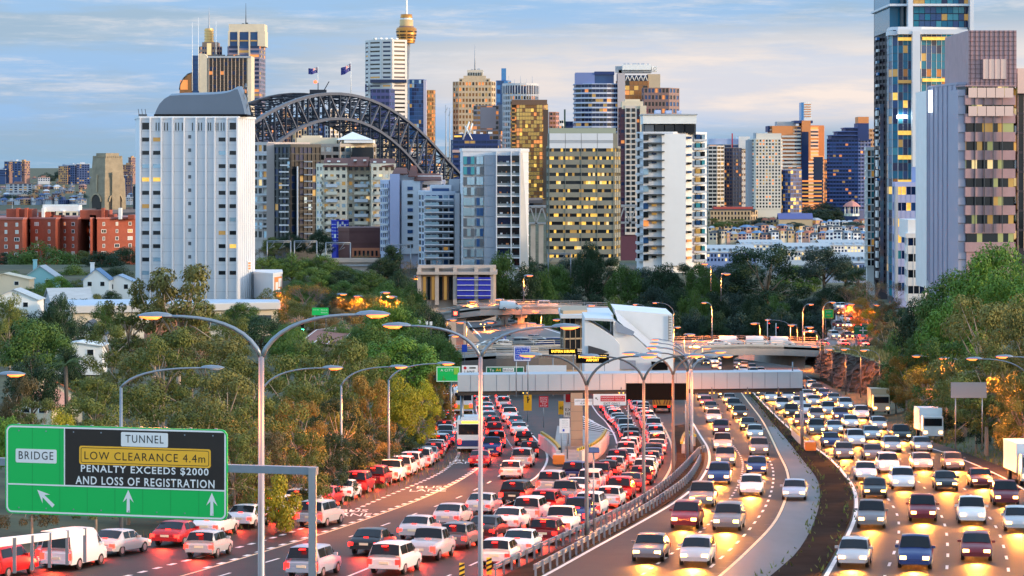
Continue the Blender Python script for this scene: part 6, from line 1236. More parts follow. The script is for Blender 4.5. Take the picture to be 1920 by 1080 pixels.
def curve_arm(j,tip,r0,r1,n=9):
    """arm leaving vertically from j and easing out to tip"""
    pts=[]
    c=Vector((j.x+(tip.x-j.x)*.18,j.y+(tip.y-j.y)*.18,tip.z+.05)); 
    for i in range(n+1):
        t=i/n; pts.append(j*(1-t)**2+c*2*t*(1-t)+tip*t*t)
    return pts,[r0+(r1-r0)*i/n for i in range(n+1)]
LIT_P=4500
def ylamp(px,py_base,Y,yj,tips,label,mats=None,litL=True,litR=True,r=.13,group='double armed street lamps',power=4200):
    X=PX(px,Y); z0=RZ(Y) if py_base is None else PZ(py_base,Y); t=thing('street_lamp',label,'street lamp',(X,Y,z0),group=group); o=Vector(t.location); m=mats or M_GALV
    zj=PZ(yj,Y); mb=MB(); mb.tube([(0,0,-.3),(0,0,.5),(0,0,zj-z0)],[r*1.15,r*1.1,r*.8],10); mb.box((-.25,-.25,-.2),(.25,.25,.05)); mb.build('pole',m,t)
    for k,(tx,ty) in enumerate(tips):
        tip=P(tx,ty,Y)-o; pts,rs=curve_arm(Vector((0,0,zj-z0-.05)),tip,r*.75,r*.4); mb=MB(); mb.tube(pts,rs,8); mb.build('arm',m,t)
        lit=litL if k==0 else litR; d=(pts[-1]-pts[-2]); d.z*=.3; head(t,tip+d.normalized()*.35,d,lit,1.5)
        if lit: lampglow(t,tip+d.normalized()*.4-Vector((0,0,.25)),power or LIT_P)
    return t
def slamp(px,Y,tip,yj,label,lit=False,base=None,m=None,r=.10,power=None,hs=1.5,group='single armed street lamps'):
    X=PX(px,Y); z0=(TZ(X,Y) if base is None else PZ(base,Y)); t=thing('street_lamp',label,'street lamp',(X,Y,z0),group=group); o=Vector(t.location); zj=PZ(yj,Y)-z0; m=m or M_GALV
    mb=MB(); mb.tube([(0,0,-.5),(0,0,zj)],[r*1.15,r*.75],8); mb.build('pole',m,t); tp=P(tip[0],tip[1],Y)-o; pts,rs=curve_arm(Vector((0,0,zj-.05)),tp,r*.75,r*.45); mb=MB(); mb.tube(pts,rs,7); mb.build('arm',m,t)
    d=pts[-1]-pts[-2]; d.z*=.3; head(t,tp+d.normalized()*.35,d,lit,hs)
    if lit: lampglow(t,tp+d.normalized()*.4-Vector((0,0,.25)),power or LIT_P)
    return t
ylamp(490,None,116,668,[(310,593),(680,590)],'tall pale grey double armed street lamp crossing the tunnel sign gantry post',r=.15)
ylamp(901,None,138,668,[(760,611),(1045,613)],'grey double armed street lamp standing left of the blue toll sign',r=.13)
dk=mat('weathered_pole',(.12,.13,.145),.5,metal=.3,var=.12,vs=2)
ylamp(1100,1005,169,722,[(1008,666),(1198,668)],'dark double armed street lamp nearest on the centre median with graffiti at its foot',dk)
ylamp(1207,943,197,712,[(1117,668),(1290,667)],'dark double armed street lamp second along the centre median',dk)
ylamp(1262,902,222,702,[(1193,663),(1320,668)],'rust tinted double armed street lamp third along the centre median',mat('rusty_pole',(.22,.13,.10),.6,var=.2,vs=2),True,False)
ylamp(1289,872,247,695,[(1236,662),(1338,660)],'dark double armed street lamp at the end of the guard rail',dk)
ylamp(1297,862,262,692,[(1234,652),(1352,668)],'thick grey double armed street lamp beside the black panel',M_GALV,True,True,r=.16)
ylamp(1294,795,330,686,[(1236,644),(1316,653)],'double armed street lamp just beyond the black panel with two lit heads',M_GALV,True,True)
ylamp(1292,770,380,682,[(1237,637),(1310,640)],'distant double armed street lamp with lit heads by the white angular building',M_GALV,True,True)
slamp(227,168,(385,690),725,'grey single armed street lamp rising behind the tunnel sign',base=1005,r=.12)
slamp(640,213,(737,688),722,'single armed lit street lamp between the trees and the queue',True,base=915,power=8500)
slamp(493,190,(612,690),728,'single armed lit street lamp in line behind the tall pale lamp',True,base=965,power=7000)
slamp(729,222,(826,682),712,'single armed lit street lamp beside the yellow green tree',True,base=908,power=8500)
slamp(-60,150,(8,702),735,'lit street lamp whose head reaches in from the left picture edge',True,power=6000)
slamp(1935,240,(1836,673),715,'single armed street lamp reaching over the right gum trees',True,base=880,power=14000)
slamp(1990,225,(1893,669),700,'single armed street lamp at the right picture edge',True,base=900,power=14000)
slamp(1784,330,(1728,668),690,'single armed lit street lamp glowing in front of the right fig trees',True,base=800,power=8500)
slamp(1810,300,(1778,672),690,'small lit street lamp half hidden by right embankment leaves',True,base=810,power=4000)
for i,(px,bs,tx,ty,Y) in enumerate(((1538,708,1516,622,500),(1560,725,1533,650,470),(1586,742,1562,655,440),(1614,750,1590,655,425),(1649,752,1627,657,410))):
    slamp(px,Y,(tx,ty),ty+14,f'lit single armed street lamp {("at the bridge end of","second from the bridge along","in the middle of","fourth along","nearest the fig trees on")[i]} the dark rock cutting',True,base=bs,r=.09,m=mat('weathered_pole',(0,0,0)),power=5500,group='lit lamps along the rock cutting')
slamp(1335,533,(1326,568),580,'tall lit street lamp standing on the overpass deck',True,base=645,power=13000)
slamp(1505,534,(1515,571),585,'lit street lamp on the overpass right of the traffic lights',True,base=646,power=13000)
slamp(1543,536,(1556,567),582,'lit street lamp on the overpass beside the small green sign',True,base=640,power=13000)
slamp(1211,600,(1196,571),580,'small lit street lamp behind the roof of the white angular building',True,base=640,power=13000)
slamp(1263,600,(1233,568),585,'lit street lamp with a long arm right of the white angular building',True,base=660,power=13000)
slamp(1263,500,(1265,614),625,'lit street lamp close to the white wedge wall',True,base=690,power=13000)
slamp(1482,600,(1444,600),612,'lit street lamp with long arm by the traffic lights',True,base=655,power=13000)
far=[(843,600,'over the red signal box'),(870,605,'over the ramp parapet'),(953,573,'above the upper ramp, left of its middle'),(973,575,'above the upper ramp middle'),(913,605,'under the upper ramp beside its pier'),(1010,585,'on the upper ramp'),(992,607,'below the upper ramp, right of its middle'),(1017,610,'below the upper ramp near the white building'),(1103,573,'on the upper ramp end'),(1050,600,'beside the tan corner building'),(847,630,'over the red gravel ramp'),(868,664,'above the green direction sign'),(866,673,'just left of the green direction sign'),(980,634,'over the middle deck, left one'),(973,640,'over the middle deck, lower one'),(951,642,'over the middle deck near the blue sign'),(880,565,'by the stone abutment left end'),(941,562,'by the stone abutment right end'),(715,512,'on a tall pole in the trees'),(712,527,'left on the twin pole in the trees'),(760,527,'right on the twin pole in the trees'),(741,535,'on the small pole in the trees'),(780,518,'by the abutment corner'),(783,536,'below the abutment corner'),(637,552,'in the left tree slope'),(677,556,'in the middle tree slope'),(718,549,'above the bright trees'),(740,557,'above the bright trees, right one'),(632,511,'under the viaduct arch'),(530,548,'at the white annexe corner'),(987,517,'on a tall mast in front of the dark belt'),(1328,495,'inside the dark belt crown'),(1357,514,'deep in the dark belt'),(1490,610,'left of the lights near the far ramp'),(1513,614,'at the far ramp foot'),(1527,622,'at the far ramp kerb'),(1590,571,'on the far ramp top'),(1651,572,'beside the bare trees'),(1288,628,'between overpass and white wedge, upper one'),(1313,640,'before the overpass pier'),(1297,652,'low before the overpass, left of the pier'),(1420,607,'behind the overpass traffic lights')]
for i,(px,py,w) in enumerate(far):
    Y=(690 if py<545 else 560) if px<800 else 598 if py<586 else 575 if py<612 else 480
    if px>1320: Y=600
    elif px>1280: Y=498
    X=PX(px,Y); slamp(px+(5 if i%2 else -5),Y,(px,py),py+9,'small lit lamp '+w,True,base=py+ (46 if py<600 else 38),r=.08,hs=2.2,power=8000 if px<830 else 13000,group='small lit ramp lamps')
# ---------------- main gantry across both carriageways
def gantry():
    t=thing('sign_gantry','long pale grey box beam gantry spanning both carriageways','gantry',P(1180,840,268)); o=Vector(t.location)
    A=P(858,703,266)-o; B=P(1505,697,271)-o; u=(B-A).normalized(); h=1.62; dp=Vector((0,3.0,0))
    pm=mat('gantry_cladding',(.37,.41,.47),.5,var=.04,vs=.5); mb=MB(); mb.slab([A-Vector((0,0,h)),B-Vector((0,0,h)),B,A],dp); mb.build('beam',pm,t)
    mb=MB(); L=(B-A).length; 
    for k in range(1,27): q=A+u*(L*k/27); mb.box((q.x-.02,q.y-.02,q.z-h+.02),(q.x+.02,q.y+.01,q.z-.02))
    mb.build('panel_joint',mat('joint_grey',(.2,.22,.26),.6),t)
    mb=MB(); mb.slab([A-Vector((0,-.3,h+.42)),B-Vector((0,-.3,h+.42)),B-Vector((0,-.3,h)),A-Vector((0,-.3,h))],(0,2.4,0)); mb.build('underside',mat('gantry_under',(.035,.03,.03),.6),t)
    a=P(1070,742,268)-o; b=P(1092.5,838,268)-o; mb=MB(); mb.box((a.x,a.y-.3,b.z-.3),(b.x,a.y+1.2,A.z-h-.3)); mb.build('column',mat('tan_column',(.33,.27,.20),.7,var=.06,vs=.5),t)
    for k in range(5): mb=MB(); z=b.z+(a.z-b.z)*(k+.8)/5.5; mb.box((a.x-.01,a.y-.31,z),(b.x+.01,a.y-.295,z+.025)); mb.build('column_joint',M_DSTEEL,t)
    mb=MB(); mb.box((a.x-.5,a.y-.6,b.z-.35),(b.x+.5,a.y+1.5,b.z+.12)); mb.build('column_base',M_CONC,t)
    for px in (1503,1506.5): mb=MB(); p=P(px,848,270)-o; mb.tube([p,Vector((p.x,p.y+1,B.z-h-.3))],.09,8); mb.build('end_post',M_GALV,t)
    mb=MB(); p=P(862,740,267)-o; mb.tube([P(866,800,267)-o,Vector((p.x+.2,p.y+1,A.z-h-.3))],.18,8); mb.build('end_post',M_GALV,t)
    for i,px in enumerate((872,930,985,1165,1335,1402,1460)):
        mb=MB(); q=P(px,736,267)-o; mb.box((q.x-.35,q.y,q.z-.18),(q.x+.35,q.y+.4,q.z+.06)); mb.tube([q+Vector((0,.2,0)),q+Vector((0,.2,.5))],.05,5); mb.build('camera_box',M_DSTEEL,t)
        for s in (-.2,.2):
            mb=MB(); mb.box((q.x+s-.05,q.y-.03,q.z-.09),(q.x+s+.05,q.y-.01,q.z)); mb.build('indicator',M_LED,t)
    mb=MB(); q=P(1488,697,270)-o; mb.tube([q+Vector((0,1,0)),q+Vector((0,1,.9))],.07,6); mb.build('roof_stub',M_GALV,t)
gantry()
def sign_text(parent,o,txt,px0,px1,py,Y,hpx,m,dy=-.04,bold=False,align='CENTER'):
    """lettering of cap height hpx whose width is fitted between px0 and px1"""
    me=text_mesh(txt,1.0,bold=bold,align='CENTER',space=1.1); xs=[v.co.x for v in me.vertices]; yy=[v.co.y for v in me.vertices]
    if not xs: return
    w=max(xs)-min(xs); hh=max(yy)-min(yy); cx=(max(xs)+min(xs))/2; cy=(max(yy)+min(yy))/2
    W_=(px1-px0)/F*Y; H_=hpx/F*Y
    for v in me.vertices: v.co=((v.co.x-cx)/w*W_,(v.co.y-cy)/hh*H_,0)
    me.materials.append(m); ob=bpy.data.objects.new('lettering',me); COL.objects.link(ob); ob.parent=parent
    ob.location=P((px0+px1)/2,py,Y)-o+Vector((0,dy,0)); ob.rotation_euler=(math.radians(90),0,0); return ob
def board(name,label,px0,px1,yt,yb,Y,m,posts=(),base=None,border=None,cat='sign',th=.08,group=None):
    t=thing(name,label,cat,P((px0+px1)/2,base or yb,Y),group=group); o=Vector(t.location); a=P(px0,yb,Y)-o; b=P(px1,yt,Y)-o
    mb=MB(); mb.box((a.x,-.0,a.z),(b.x,th,b.z)); f=mb.build('panel',m,t)
    if border:
        w=(b.z-a.z)*.03+.02; mb=MB(); e=.035
        for q in (((a.x+e,a.z+e),(b.x-e,a.z+e+w)),((a.x+e,b.z-e-w),(b.x-e,b.z-e)),((a.x+e,a.z+e+w),(a.x+e+w,b.z-e-w)),((b.x-e-w,a.z+e+w),(b.x-e,b.z-e-w))): mb.box((q[0][0],-.012,q[0][1]),(q[1][0],-.001,q[1][1]))
        mb.build('border',border,f)
    for px in posts: 
        x=PX(px,Y)-o.x; mb=MB(); mb.tube([(x,th+.06,min(0,a.z)-.5),(x,th+.06,b.z-.05)],.06,6); mb.build('post',M_GALV,t)
    return t,o,f
# second gantry carrying the direction signs just behind
def signs():
    t=thing('sign_gantry','thin truss gantry behind the box beam carrying the direction signs','gantry',P(960,760,300)); o=Vector(t.location); mb=MB()
    for y in (705,712): mb.tube([P(812,y,300)-o,P(1075,y,300)-o],.10,6)
    for k in range(24): mb.tube([P(812+k*11,705 if k%2 else 712,300)-o,P(823+k*11,712 if k%2 else 705,300)-o],.05,4)
    mb.build('truss',M_GALV,t)
    for px in (845,1073): mb=MB(); mb.tube([P(px,792,300)-o,P(px,704,300)-o],.16,7); mb.build('post',M_GALV,t)
    Y=299
    s,o,f=board('direction_sign','green direction sign partly behind the lamplit orange tree',818,863,687,716,Y,M_GREEN,border=M_SWHITE); sign_text(f,o,'A CITY',826,850,694,Y,5,M_SWHITE)
    mb=MB(); a=P(851,702,Y)-o; b=P(860,689,Y)-o; mb.box((a.x,-.02,a.z),(b.x,-.002,b.z)); mb.build('sign_patch',mat('sign_lime',(.25,.55,.05),.4),f)
    s,o,f=board('lane_sign','white lane sign with red no entry disc',866,896,685,716,Y,M_SWHITE); sign_text(f,o,'LANE',871,890,697,Y,5,M_LET); 
    mb=MB(); a=P(880,691,Y)-o; b=P(892,688.5,Y)-o; mb.box((a.x,-.02,a.z),(b.x,-.002,b.z)); c=P(872,690,Y)-o; mb.face([(c.x+.17*math.cos(g),-.01,c.z+.17*math.sin(g)) for g in [-k*math.pi/6 for k in range(12)]],1); mb.build('sign_symbol',[M_LET,M_SRED],f)
    s,o,f=board('direction_sign','dark green direction sign reading to the bridge above the box beam',911,983,687,716,Y,mat('sign_dark_green',(.0,.14,.06),.4),border=M_SWHITE); sign_text(f,o,'To',918,926,694,Y,5,M_SWHITE)
    mb=MB(); a=P(928.5,697.5,Y)-o; b=P(940,689.5,Y)-o; mb.box((a.x,-.02,a.z),(b.x,-.003,b.z)); mb.build('sign_patch',mat('sign_shield_green',(.03,.2,.05),.4),f); sign_text(f,o,'A4',930,939,693.5,Y,5,M_SYEL,-.05)
    mb=MB(); a=P(942.5,697,Y)-o; b=P(964,690,Y)-o; mb.box((a.x,-.02,a.z),(b.x,-.003,b.z)); mb.build('sign_patch',M_SWHITE,f); sign_text(f,o,'BRIDGE',944,962.5,693.5,Y,4.4,M_LET,-.05); sign_text(f,o,'City',938,950,702,Y,6,M_SWHITE)
    board('blank_sign','blank pale sign panel right of the dark green direction sign',987,1062,685,716,Y,mat('blank_panel',(.62,.66,.72),.5))
    s,o,f=board('toll_sign','square blue sign with white toll notice lines on two posts',963.5,995,649,677,262,M_SBLUE,posts=(968,990),base=735,border=M_SWHITE)
    for k,(tx,x0,x1) in enumerate((('Harbour Bridge',966,992),('and Tunnel',969,989),('Time of day',968,990),('tolling applies',966.5,991.5),('maximum $4',968,990),('visit the website',966,992.5))): sign_text(f,o,tx,x0,x1,652.6+k*4.1,262,2.5,M_SWHITE)
    for (x0,x1,yt,yb,lines,lab) in ((1080,1142,664,681,('EASTERN SUBURBS','AIRPORT'),'black electronic sign with two amber lines by the white wedge building'),(1029,1083,654,665,('EASTERN SUBURBS',),'smaller black electronic sign with one amber line')):
        Y=300; s,o,f=board('electronic_sign',lab,x0,x1,yt,yb,Y,M_BLACK,posts=(x0+8,x1-8),base=735,th=.35)
        for k,l in enumerate(lines): sign_text(f,o,l,x0+(5 if k==0 else 19),x1-(5 if k==0 else 19),yt+4.6+k*6.4,Y,5.0,M_LED,bold=True)
    board('electronic_sign','large black back panel of a message sign hung before the box beam',1174,1290,719,750,255,M_BLACK,posts=(1178,1286),base=850,th=.4)
    Y=262
    s,o,f=board('clearance_sign','small white low clearance sign left of the red notice',1077,1111,748,760,Y,M_SWHITE); sign_text(f,o,'LOW CLEARANCE',1079,1109.5,751.5,Y,3.2,M_LET); sign_text(f,o,'4.4m',1088,1100,756.3,Y,3.2,M_LET)
    s,o,f=board('exit_sign','white exit only sign with red dangerous goods panel and arrow',1112.5,1174,739,760,Y,M_SWHITE)
    mb=MB(); a=P(1126,752.5,Y)-o; b=P(1172,742,Y)-o; mb.box((a.x,-.02,a.z),(b.x,-.003,b.z)); mb.build('sign_patch',M_SRED,f); sign_text(f,o,'DANGEROUS GOODS &',1127.5,1170.5,744.8,Y,3,M_SWHITE,-.05); sign_text(f,o,'OVERHEIGHT VEHICLES',1127.5,1170.5,749.6,Y,3,M_SWHITE,-.05); sign_text(f,o,'EXIT ONLY',1132,1163,756.6,Y,4.2,M_LET)
    c=P(1119,748,Y)-o; mb=MB(); k=.045
    mb.face([(c.x-3*k,-.02,c.z+3*k),(c.x-3*k,-.02,c.z-.5*k),(c.x-1.7*k,-.02,c.z+.8*k),(c.x+1.8*k,-.02,c.z-2.8*k),(c.x+2.8*k,-.02,c.z-1.8*k),(c.x-.8*k,-.02,c.z+1.7*k),(c.x+.5*k,-.02,c.z+3*k)][::-1]); mb.build('arrow',M_LET,f)
    Y=285; s,o,f=board('warning_sign','tall yellow diverge arrow sign on a post',982,997,739,770,Y,mat('sign_bright_yellow',(.85,.40,.01),.45),posts=(989.5,),base=782)
    c=P(989.5,750,Y)-o; mb=MB(); mb.box((c.x-.05,-.02,c.z-.3),(c.x+.05,-.003,c.z+.25)); mb.slab([(c.x,-.02,c.z-.05),(c.x+.07,-.02,c.z-.1),(c.x+.22,-.02,c.z+.12),(c.x+.15,-.02,c.z+.17)],(0,.015,0)); mb.slab([(c.x-.13,-.02,c.z+.22),(c.x+.13,-.02,c.z+.22),(c.x,-.02,c.z+.42)],(0,.015,0)); mb.build('arrow',M_LET,f)
    s,o,f=board('stop_notice','red boom gate notice on a yellow post',1010.5,1028,743,763.5,Y,M_SRED,posts=(1019,),base=793,border=None)
    for k,l in enumerate(('BOOM','GATE','PREPARE','TO','STOP')): sign_text(f,o,l,1013+(3 if l=='TO' else 0),1026-(3 if l=='TO' else 0),746+k*3.7,Y,2.4,M_SWHITE)
    s,o,f=board('warning_sign','half hidden yellow speed sign behind the tan column',1047,1058,752,777,280,mat('sign_bright_yellow',(0,0,0)),posts=(1052,),base=800); sign_text(f,o,'40',1049,1056,765,280,6,M_LET)
    s,o,f=board('overheight_sign','white sign with red top reading extra height beside the tan column',1057,1076,733,782,272,M_SWHITE,posts=(1066,),base=852)
    mb=MB(); a=P(1060.5,754,272)-o; b=P(1074,735,272)-o; mb.box((a.x,-.02,a.z),(b.x,-.003,b.z)); mb.build('sign_patch',M_SRED,f); sign_text(f,o,'EX',1060,1071,768,272,5.5,M_LET); sign_text(f,o,'HEI',1060,1072,776,272,5.5,M_LET)
    s,o,f=board('notice_board','white notice board with blue square near the traffic island',1049,1068,785,812,245,M_SWHITE,posts=(1053,1064),base=850)
    for k in range(4): sign_text(f,o,('BREAKDOWN','HELP LINE','13 17 00','CALL')[k],1054,1065,789+k*4,245,1.8,M_GALV)
    mb=MB(); a=P(1055,809,245)-o; b=P(1058.5,804.5,245)-o; mb.box((a.x,-.02,a.z),(b.x,-.003,b.z)); mb.build('sign_patch',M_SBLUE,f)
    board('blue_sign','small round topped blue sign left of the middle deck',866,876,646,660,420,M_SBLUE,posts=(871,),base=690)
    s,o,f=board('route_sign','small blue parking sign on a pole above the middle deck',942,949,630,642,480,M_SBLUE,posts=(945,),base=668); sign_text(f,o,'P',944,947,636,480,7,M_SWHITE)
    s,o,f=board('direction_sign','green map style direction sign among trees left of the abutment',585,616,577,591,470,M_GREEN,posts=(590,611),base=612); sign_text(f,o,'Pacific Hwy',587,598,581,470,2.4,M_SWHITE); sign_text(f,o,'Falcon St',602,614,581,470,2.4,M_SWHITE); sign_text(f,o,'Milsons Pt',602,614,586,470,2.4,M_SWHITE)
    s,o,f=board('direction_sign','small green lane sign beside the far right ramp lamp',1545,1563,580,597,600,M_GREEN,posts=(1548,1560),base=650,border=M_SYEL); sign_text(f,o,'CITY',1549,1559,585,600,3,M_SWHITE); sign_text(f,o,'ONLY',1550,1558,591,600,3,M_SYEL)
    s,o,f=board('direction_sign','green map direction sign at the foot of the far right ramp',1601,1634,610,627,560,mat('sign_dark_green',(0,0,0)),posts=(1606,1629),base=655,border=None); sign_text(f,o,'Nth Sydney',1603,1615,613,560,2.4,M_SWHITE); sign_text(f,o,'Ridge St',1621,1632,613,560,2.4,M_SWHITE); mb=MB(); c=P(1618,619,560)-o
    mb.slab([(c.x-.1,-.02,c.z-.7),(c.x+.1,-.02,c.z-.7),(c.x+.1,-.02,c.z+.6),(c.x-.1,-.02,c.z+.6)],(0,.015,0)); mb.slab([(c.x-.7,-.02,c.z-.15),(c.x+1.0,-.02,c.z-.15),(c.x+1.0,-.02,c.z+.05),(c.x-.7,-.02,c.z+.05)],(0,.012,0)); mb.build('map_line',M_SWHITE,f)
    board('road_sign_back','grey unlit back of a large road sign under the right gum trees',1783,1850,717,746,255,mat('sign_back_grey',(.27,.30,.36),.5,metal=.2),posts=(1792,1842),base=835)
    for k,(px,y) in enumerate(((786,600),(800,602),(808,603))): board('small_sign','small white traffic sign on a pole by the red gravel ramp, '+('left','middle','right')[k]+' one',px-2.5,px+2.5,y,y+7,470,M_SWHITE,posts=(px,),base=y+22)
    s,o,f=board('white_sign','white sign on a pole beside the tan corner building',1066,1080,622,631,480,M_SWHITE,posts=(1073,),base=660)
    sc=thing('solar_lamp_post','thin post with tilted dark solar panel and white sign on the median','post',P(1113,985,172)); o=Vector(sc.location); mb=MB(); mb.tube([(0,0,-.4),(0,0,4.7)],.06,6); mb.build('post',M_GALV,sc); mb=MB(); mb.slab([(-.35,-.25,4.6),(.35,-.25,4.6),(.35,.25,4.85),(-.35,.25,4.85)],(0,0,.05)); mb.build('solar_panel',mat('solar_blue',(0,0,0)),sc); mb=MB(); mb.box((-.32,-.1,3.35),(.32,-.06,3.6)); mb.build('sign_plate',M_SWHITE,sc)
signs()
# ---------------- big sign in front left
def tunnel_sign():
    YL,YR=111.5,109.0
    t=thing('tunnel_sign','huge green and black overhead sign about bridge and tunnel clearance','road sign',(PX(218,110.2),110.2,RZ(110))); o=Vector(t.location)
    A=P(10,962,YL); B=P(426,977,YR); C=P(426,806,YR); D=P(10,795,YL); 
    B.y=B.y; ex=(B-A); ex.z=0; ex.normalize(); nrm=Vector((ex.y,-ex.x,0)); W_=(Vector((B.x,B.y,0))-Vector((A.x,A.y,0))).length; z0=(A.z+B.z)/2; z1=(C.z+D.z)/2; H=z1-z0
    base=Vector((A.x,A.y,z0))-o
    M=Matrix((( ex.x,0,nrm.x,base.x),(ex.y,0,nrm.y,base.y),(0,1,0,base.z),(0,0,0,1)))
    def rr(x0,x1,y0,y1,r,n=6):
        pts=[]
        for cx,cy,a in ((x1-r,y0+r,-90),(x1-r,y1-r,0),(x0+r,y1-r,90),(x0+r,y0+r,180)):
            for k in range(n+1): g=math.radians(a+90*k/n); pts.append(Vector((cx+r*math.cos(g),cy+r*math.sin(g),0)))
        return pts
    def plate(name,x0,x1,y0,y1,r,d0,d1,m,parent):
        mb=MB(); p=[M@(q+Vector((0,0,d0))) for q in rr(x0,x1,y0,y1,r)]; mb.slab(p,nrm*(d1-d0)); return mb.build(name,m,parent)
    def px(u): return (u-10)/416*W_
    def py(v,u): 
        top=795+11*(u-10)/416; bot=962+15*(u-10)/416; return H*(bot-v)/(bot-top)
    pn=plate('panel',0,W_,0,H,.28,-.08,0,M_GREEN,t)
    def ring(x0,x1,y0,y1,r,w,d,m,name):
        a=rr(x0,x1,y0,y1,r); b=rr(x0+w,x1-w,y0+w,y1-w,max(.02,r-w)); mb=MB(); k=len(a)
        for i in range(k): j=(i+1)%k; mb.face([M@(a[i]+Vector((0,0,d))),M@(a[j]+Vector((0,0,d))),M@(b[j]+Vector((0,0,d))),M@(b[i]+Vector((0,0,d)))])
        return mb.build(name,m,pn)
    ring(.05,W_-.05,.05,H-.05,.25,.07,.006,M_SWHITE,'border')
    yd=py(909,120); bx=px(124)
    for k in range(1,8): x=W_*k/8; plate('panel_joint',x-.012,x+.012,.13,H-.13,.004,0,.0035,mat('sign_seam',(.0,.36,.07),.5),pn)
    for k in range(8):
        for y in (.25,H-.25): plate('bolt',W_*(k+.5)/8-.03,W_*(k+.5)/8+.03,y-.03,y+.03,.029,0,.012,M_GALV,pn)
    bk=plate('black_panel',bx,W_-.12,yd,H-.12,.03,.0,.008,M_SBLACK,pn)
    for q in ((.12,W_-.12,yd-.06,yd),(bx-.05,bx,yd,H-.12)): plate('divider',q[0],q[1],q[2],q[3],.005,.0,.012,M_SWHITE,pn)
    def txt(s,u0,u1,v,h,m,par,d=.02,bold=False):
        me=text_mesh(s,1,bold=bold,space=1.16); xs=[p.co.x for p in me.vertices]; ys=[p.co.y for p in me.vertices]; w=max(xs)-min(xs); hh=max(ys)-min(ys); cx=(max(xs)+min(xs))/2; cy=(max(ys)+min(ys))/2
        sx=(px(u1)-px(u0))/w; sy=(h/168*H)/hh
        c=Vector(((px(u0)+px(u1))/2,py(v,(u0+u1)/2),d)); 
        for p in me.vertices: p.co=M@(Vector(((p.co.x-cx)*sx,(p.co.y-cy)*sy,0))+c)
        me.materials.append(m); ob=bpy.data.objects.new('lettering',me); COL.objects.link(ob); ob.parent=par
    def pl2(name,u0,u1,v0,v1,r,d,m):
        um=(u0+u1)/2; return plate(name,px(u0),px(u1),py(v1,um),py(v0,um),r,d-.006,d,m,pn)
    a=pl2('white_plate',30,108,842,868,.06,.014,M_SWHITE); txt('BRIDGE',36,102,854,15,M_LET,a,.02)
    a=pl2('white_plate',229.5,317,811,838,.06,.018,M_SWHITE); txt('TUNNEL',238,309,823.5,14.5,M_LET,a,.024)
    a=pl2('amber_plate',151,396,839,874,.1,.018,M_SYEL); um=273; ring(px(154),px(393),py(871,um),py(842,um),.08,.025,.021,M_LET,'plate_border'); txt('LOW CLEARANCE 4.4m',161,386,857,15,M_LET,a,.024)
    txt('PENALTY EXCEEDS $2000',154,392,882.5,15.5,M_SWHITE,bk,.014,True); txt('AND LOSS OF REGISTRATION',144,403,904,15.5,M_SWHITE,bk,.014,True)
    def arrow(u,v,ang,L=.9,s=1):
        c=Vector((px(u),py(v,u),.012)); R2=Matrix.Rotation(math.radians(ang),3,'Z'); sh=[(-.075,-.45),(.075,-.45),(.06,.12),(.24,-.05),(0,.47),(-.24,-.05),(-.06,.12)]
        mb=MB(); mb.face([M@(c+R2@Vector((x*s,y*s,0))) for x,y in sh]); mb.build('arrow',M_SWHITE,pn)
    arrow(87,934,48,s=1.05); arrow(243,940,0); arrow(398,946,0)
    mb=MB()
    for k in range(9): 
        x=W_*(k+.5)/9; mb.slab([M@Vector((x-.05,.1,-.2)),M@Vector((x+.05,.1,-.2)),M@Vector((x+.05,H+.03,-.2)),M@Vector((x-.05,H+.03,-.2))],nrm*.1)
    mb.build('stiffener_lattice',M_GALV,t)
    # portal frame: beam and right post
    zb=PZ(887,107.5)-o.z; mb=MB(); 
    a=Vector((PX(-60,112)-o.x,.55+112-o.y-.6,zb)); e=Vector((PX(592,108)-o.x,108.0-o.y+.15,zb)); u=(e-a).normalized(); 
    mb.slab([a+Vector((0,0,-.15)),e+Vector((0,0,-.15)),e+Vector((0,0,.15)),a+Vector((0,0,.15))],Vector((-u.y,u.x,0))*.3); mb.build('beam',M_GALV,t)
    p=Vector((PX(585,108)-o.x,108.0-o.y,0)); mb=MB(); mb.box((p.x-.15,p.y+.1,-.6),(p.x+.15,p.y+.44,zb+.14)); mb.build('post',M_GALV,t)
    for k in range(3): q=M@Vector((W_*(.2+.3*k),H*.45,-.3)); mb=MB(); mb.box((q.x-.1,q.y-.1,zb-.3),(q.x+.1,q.y+.35,zb+.3)); mb.build('clamp',M_DSTEEL,t)
tunnel_sign()
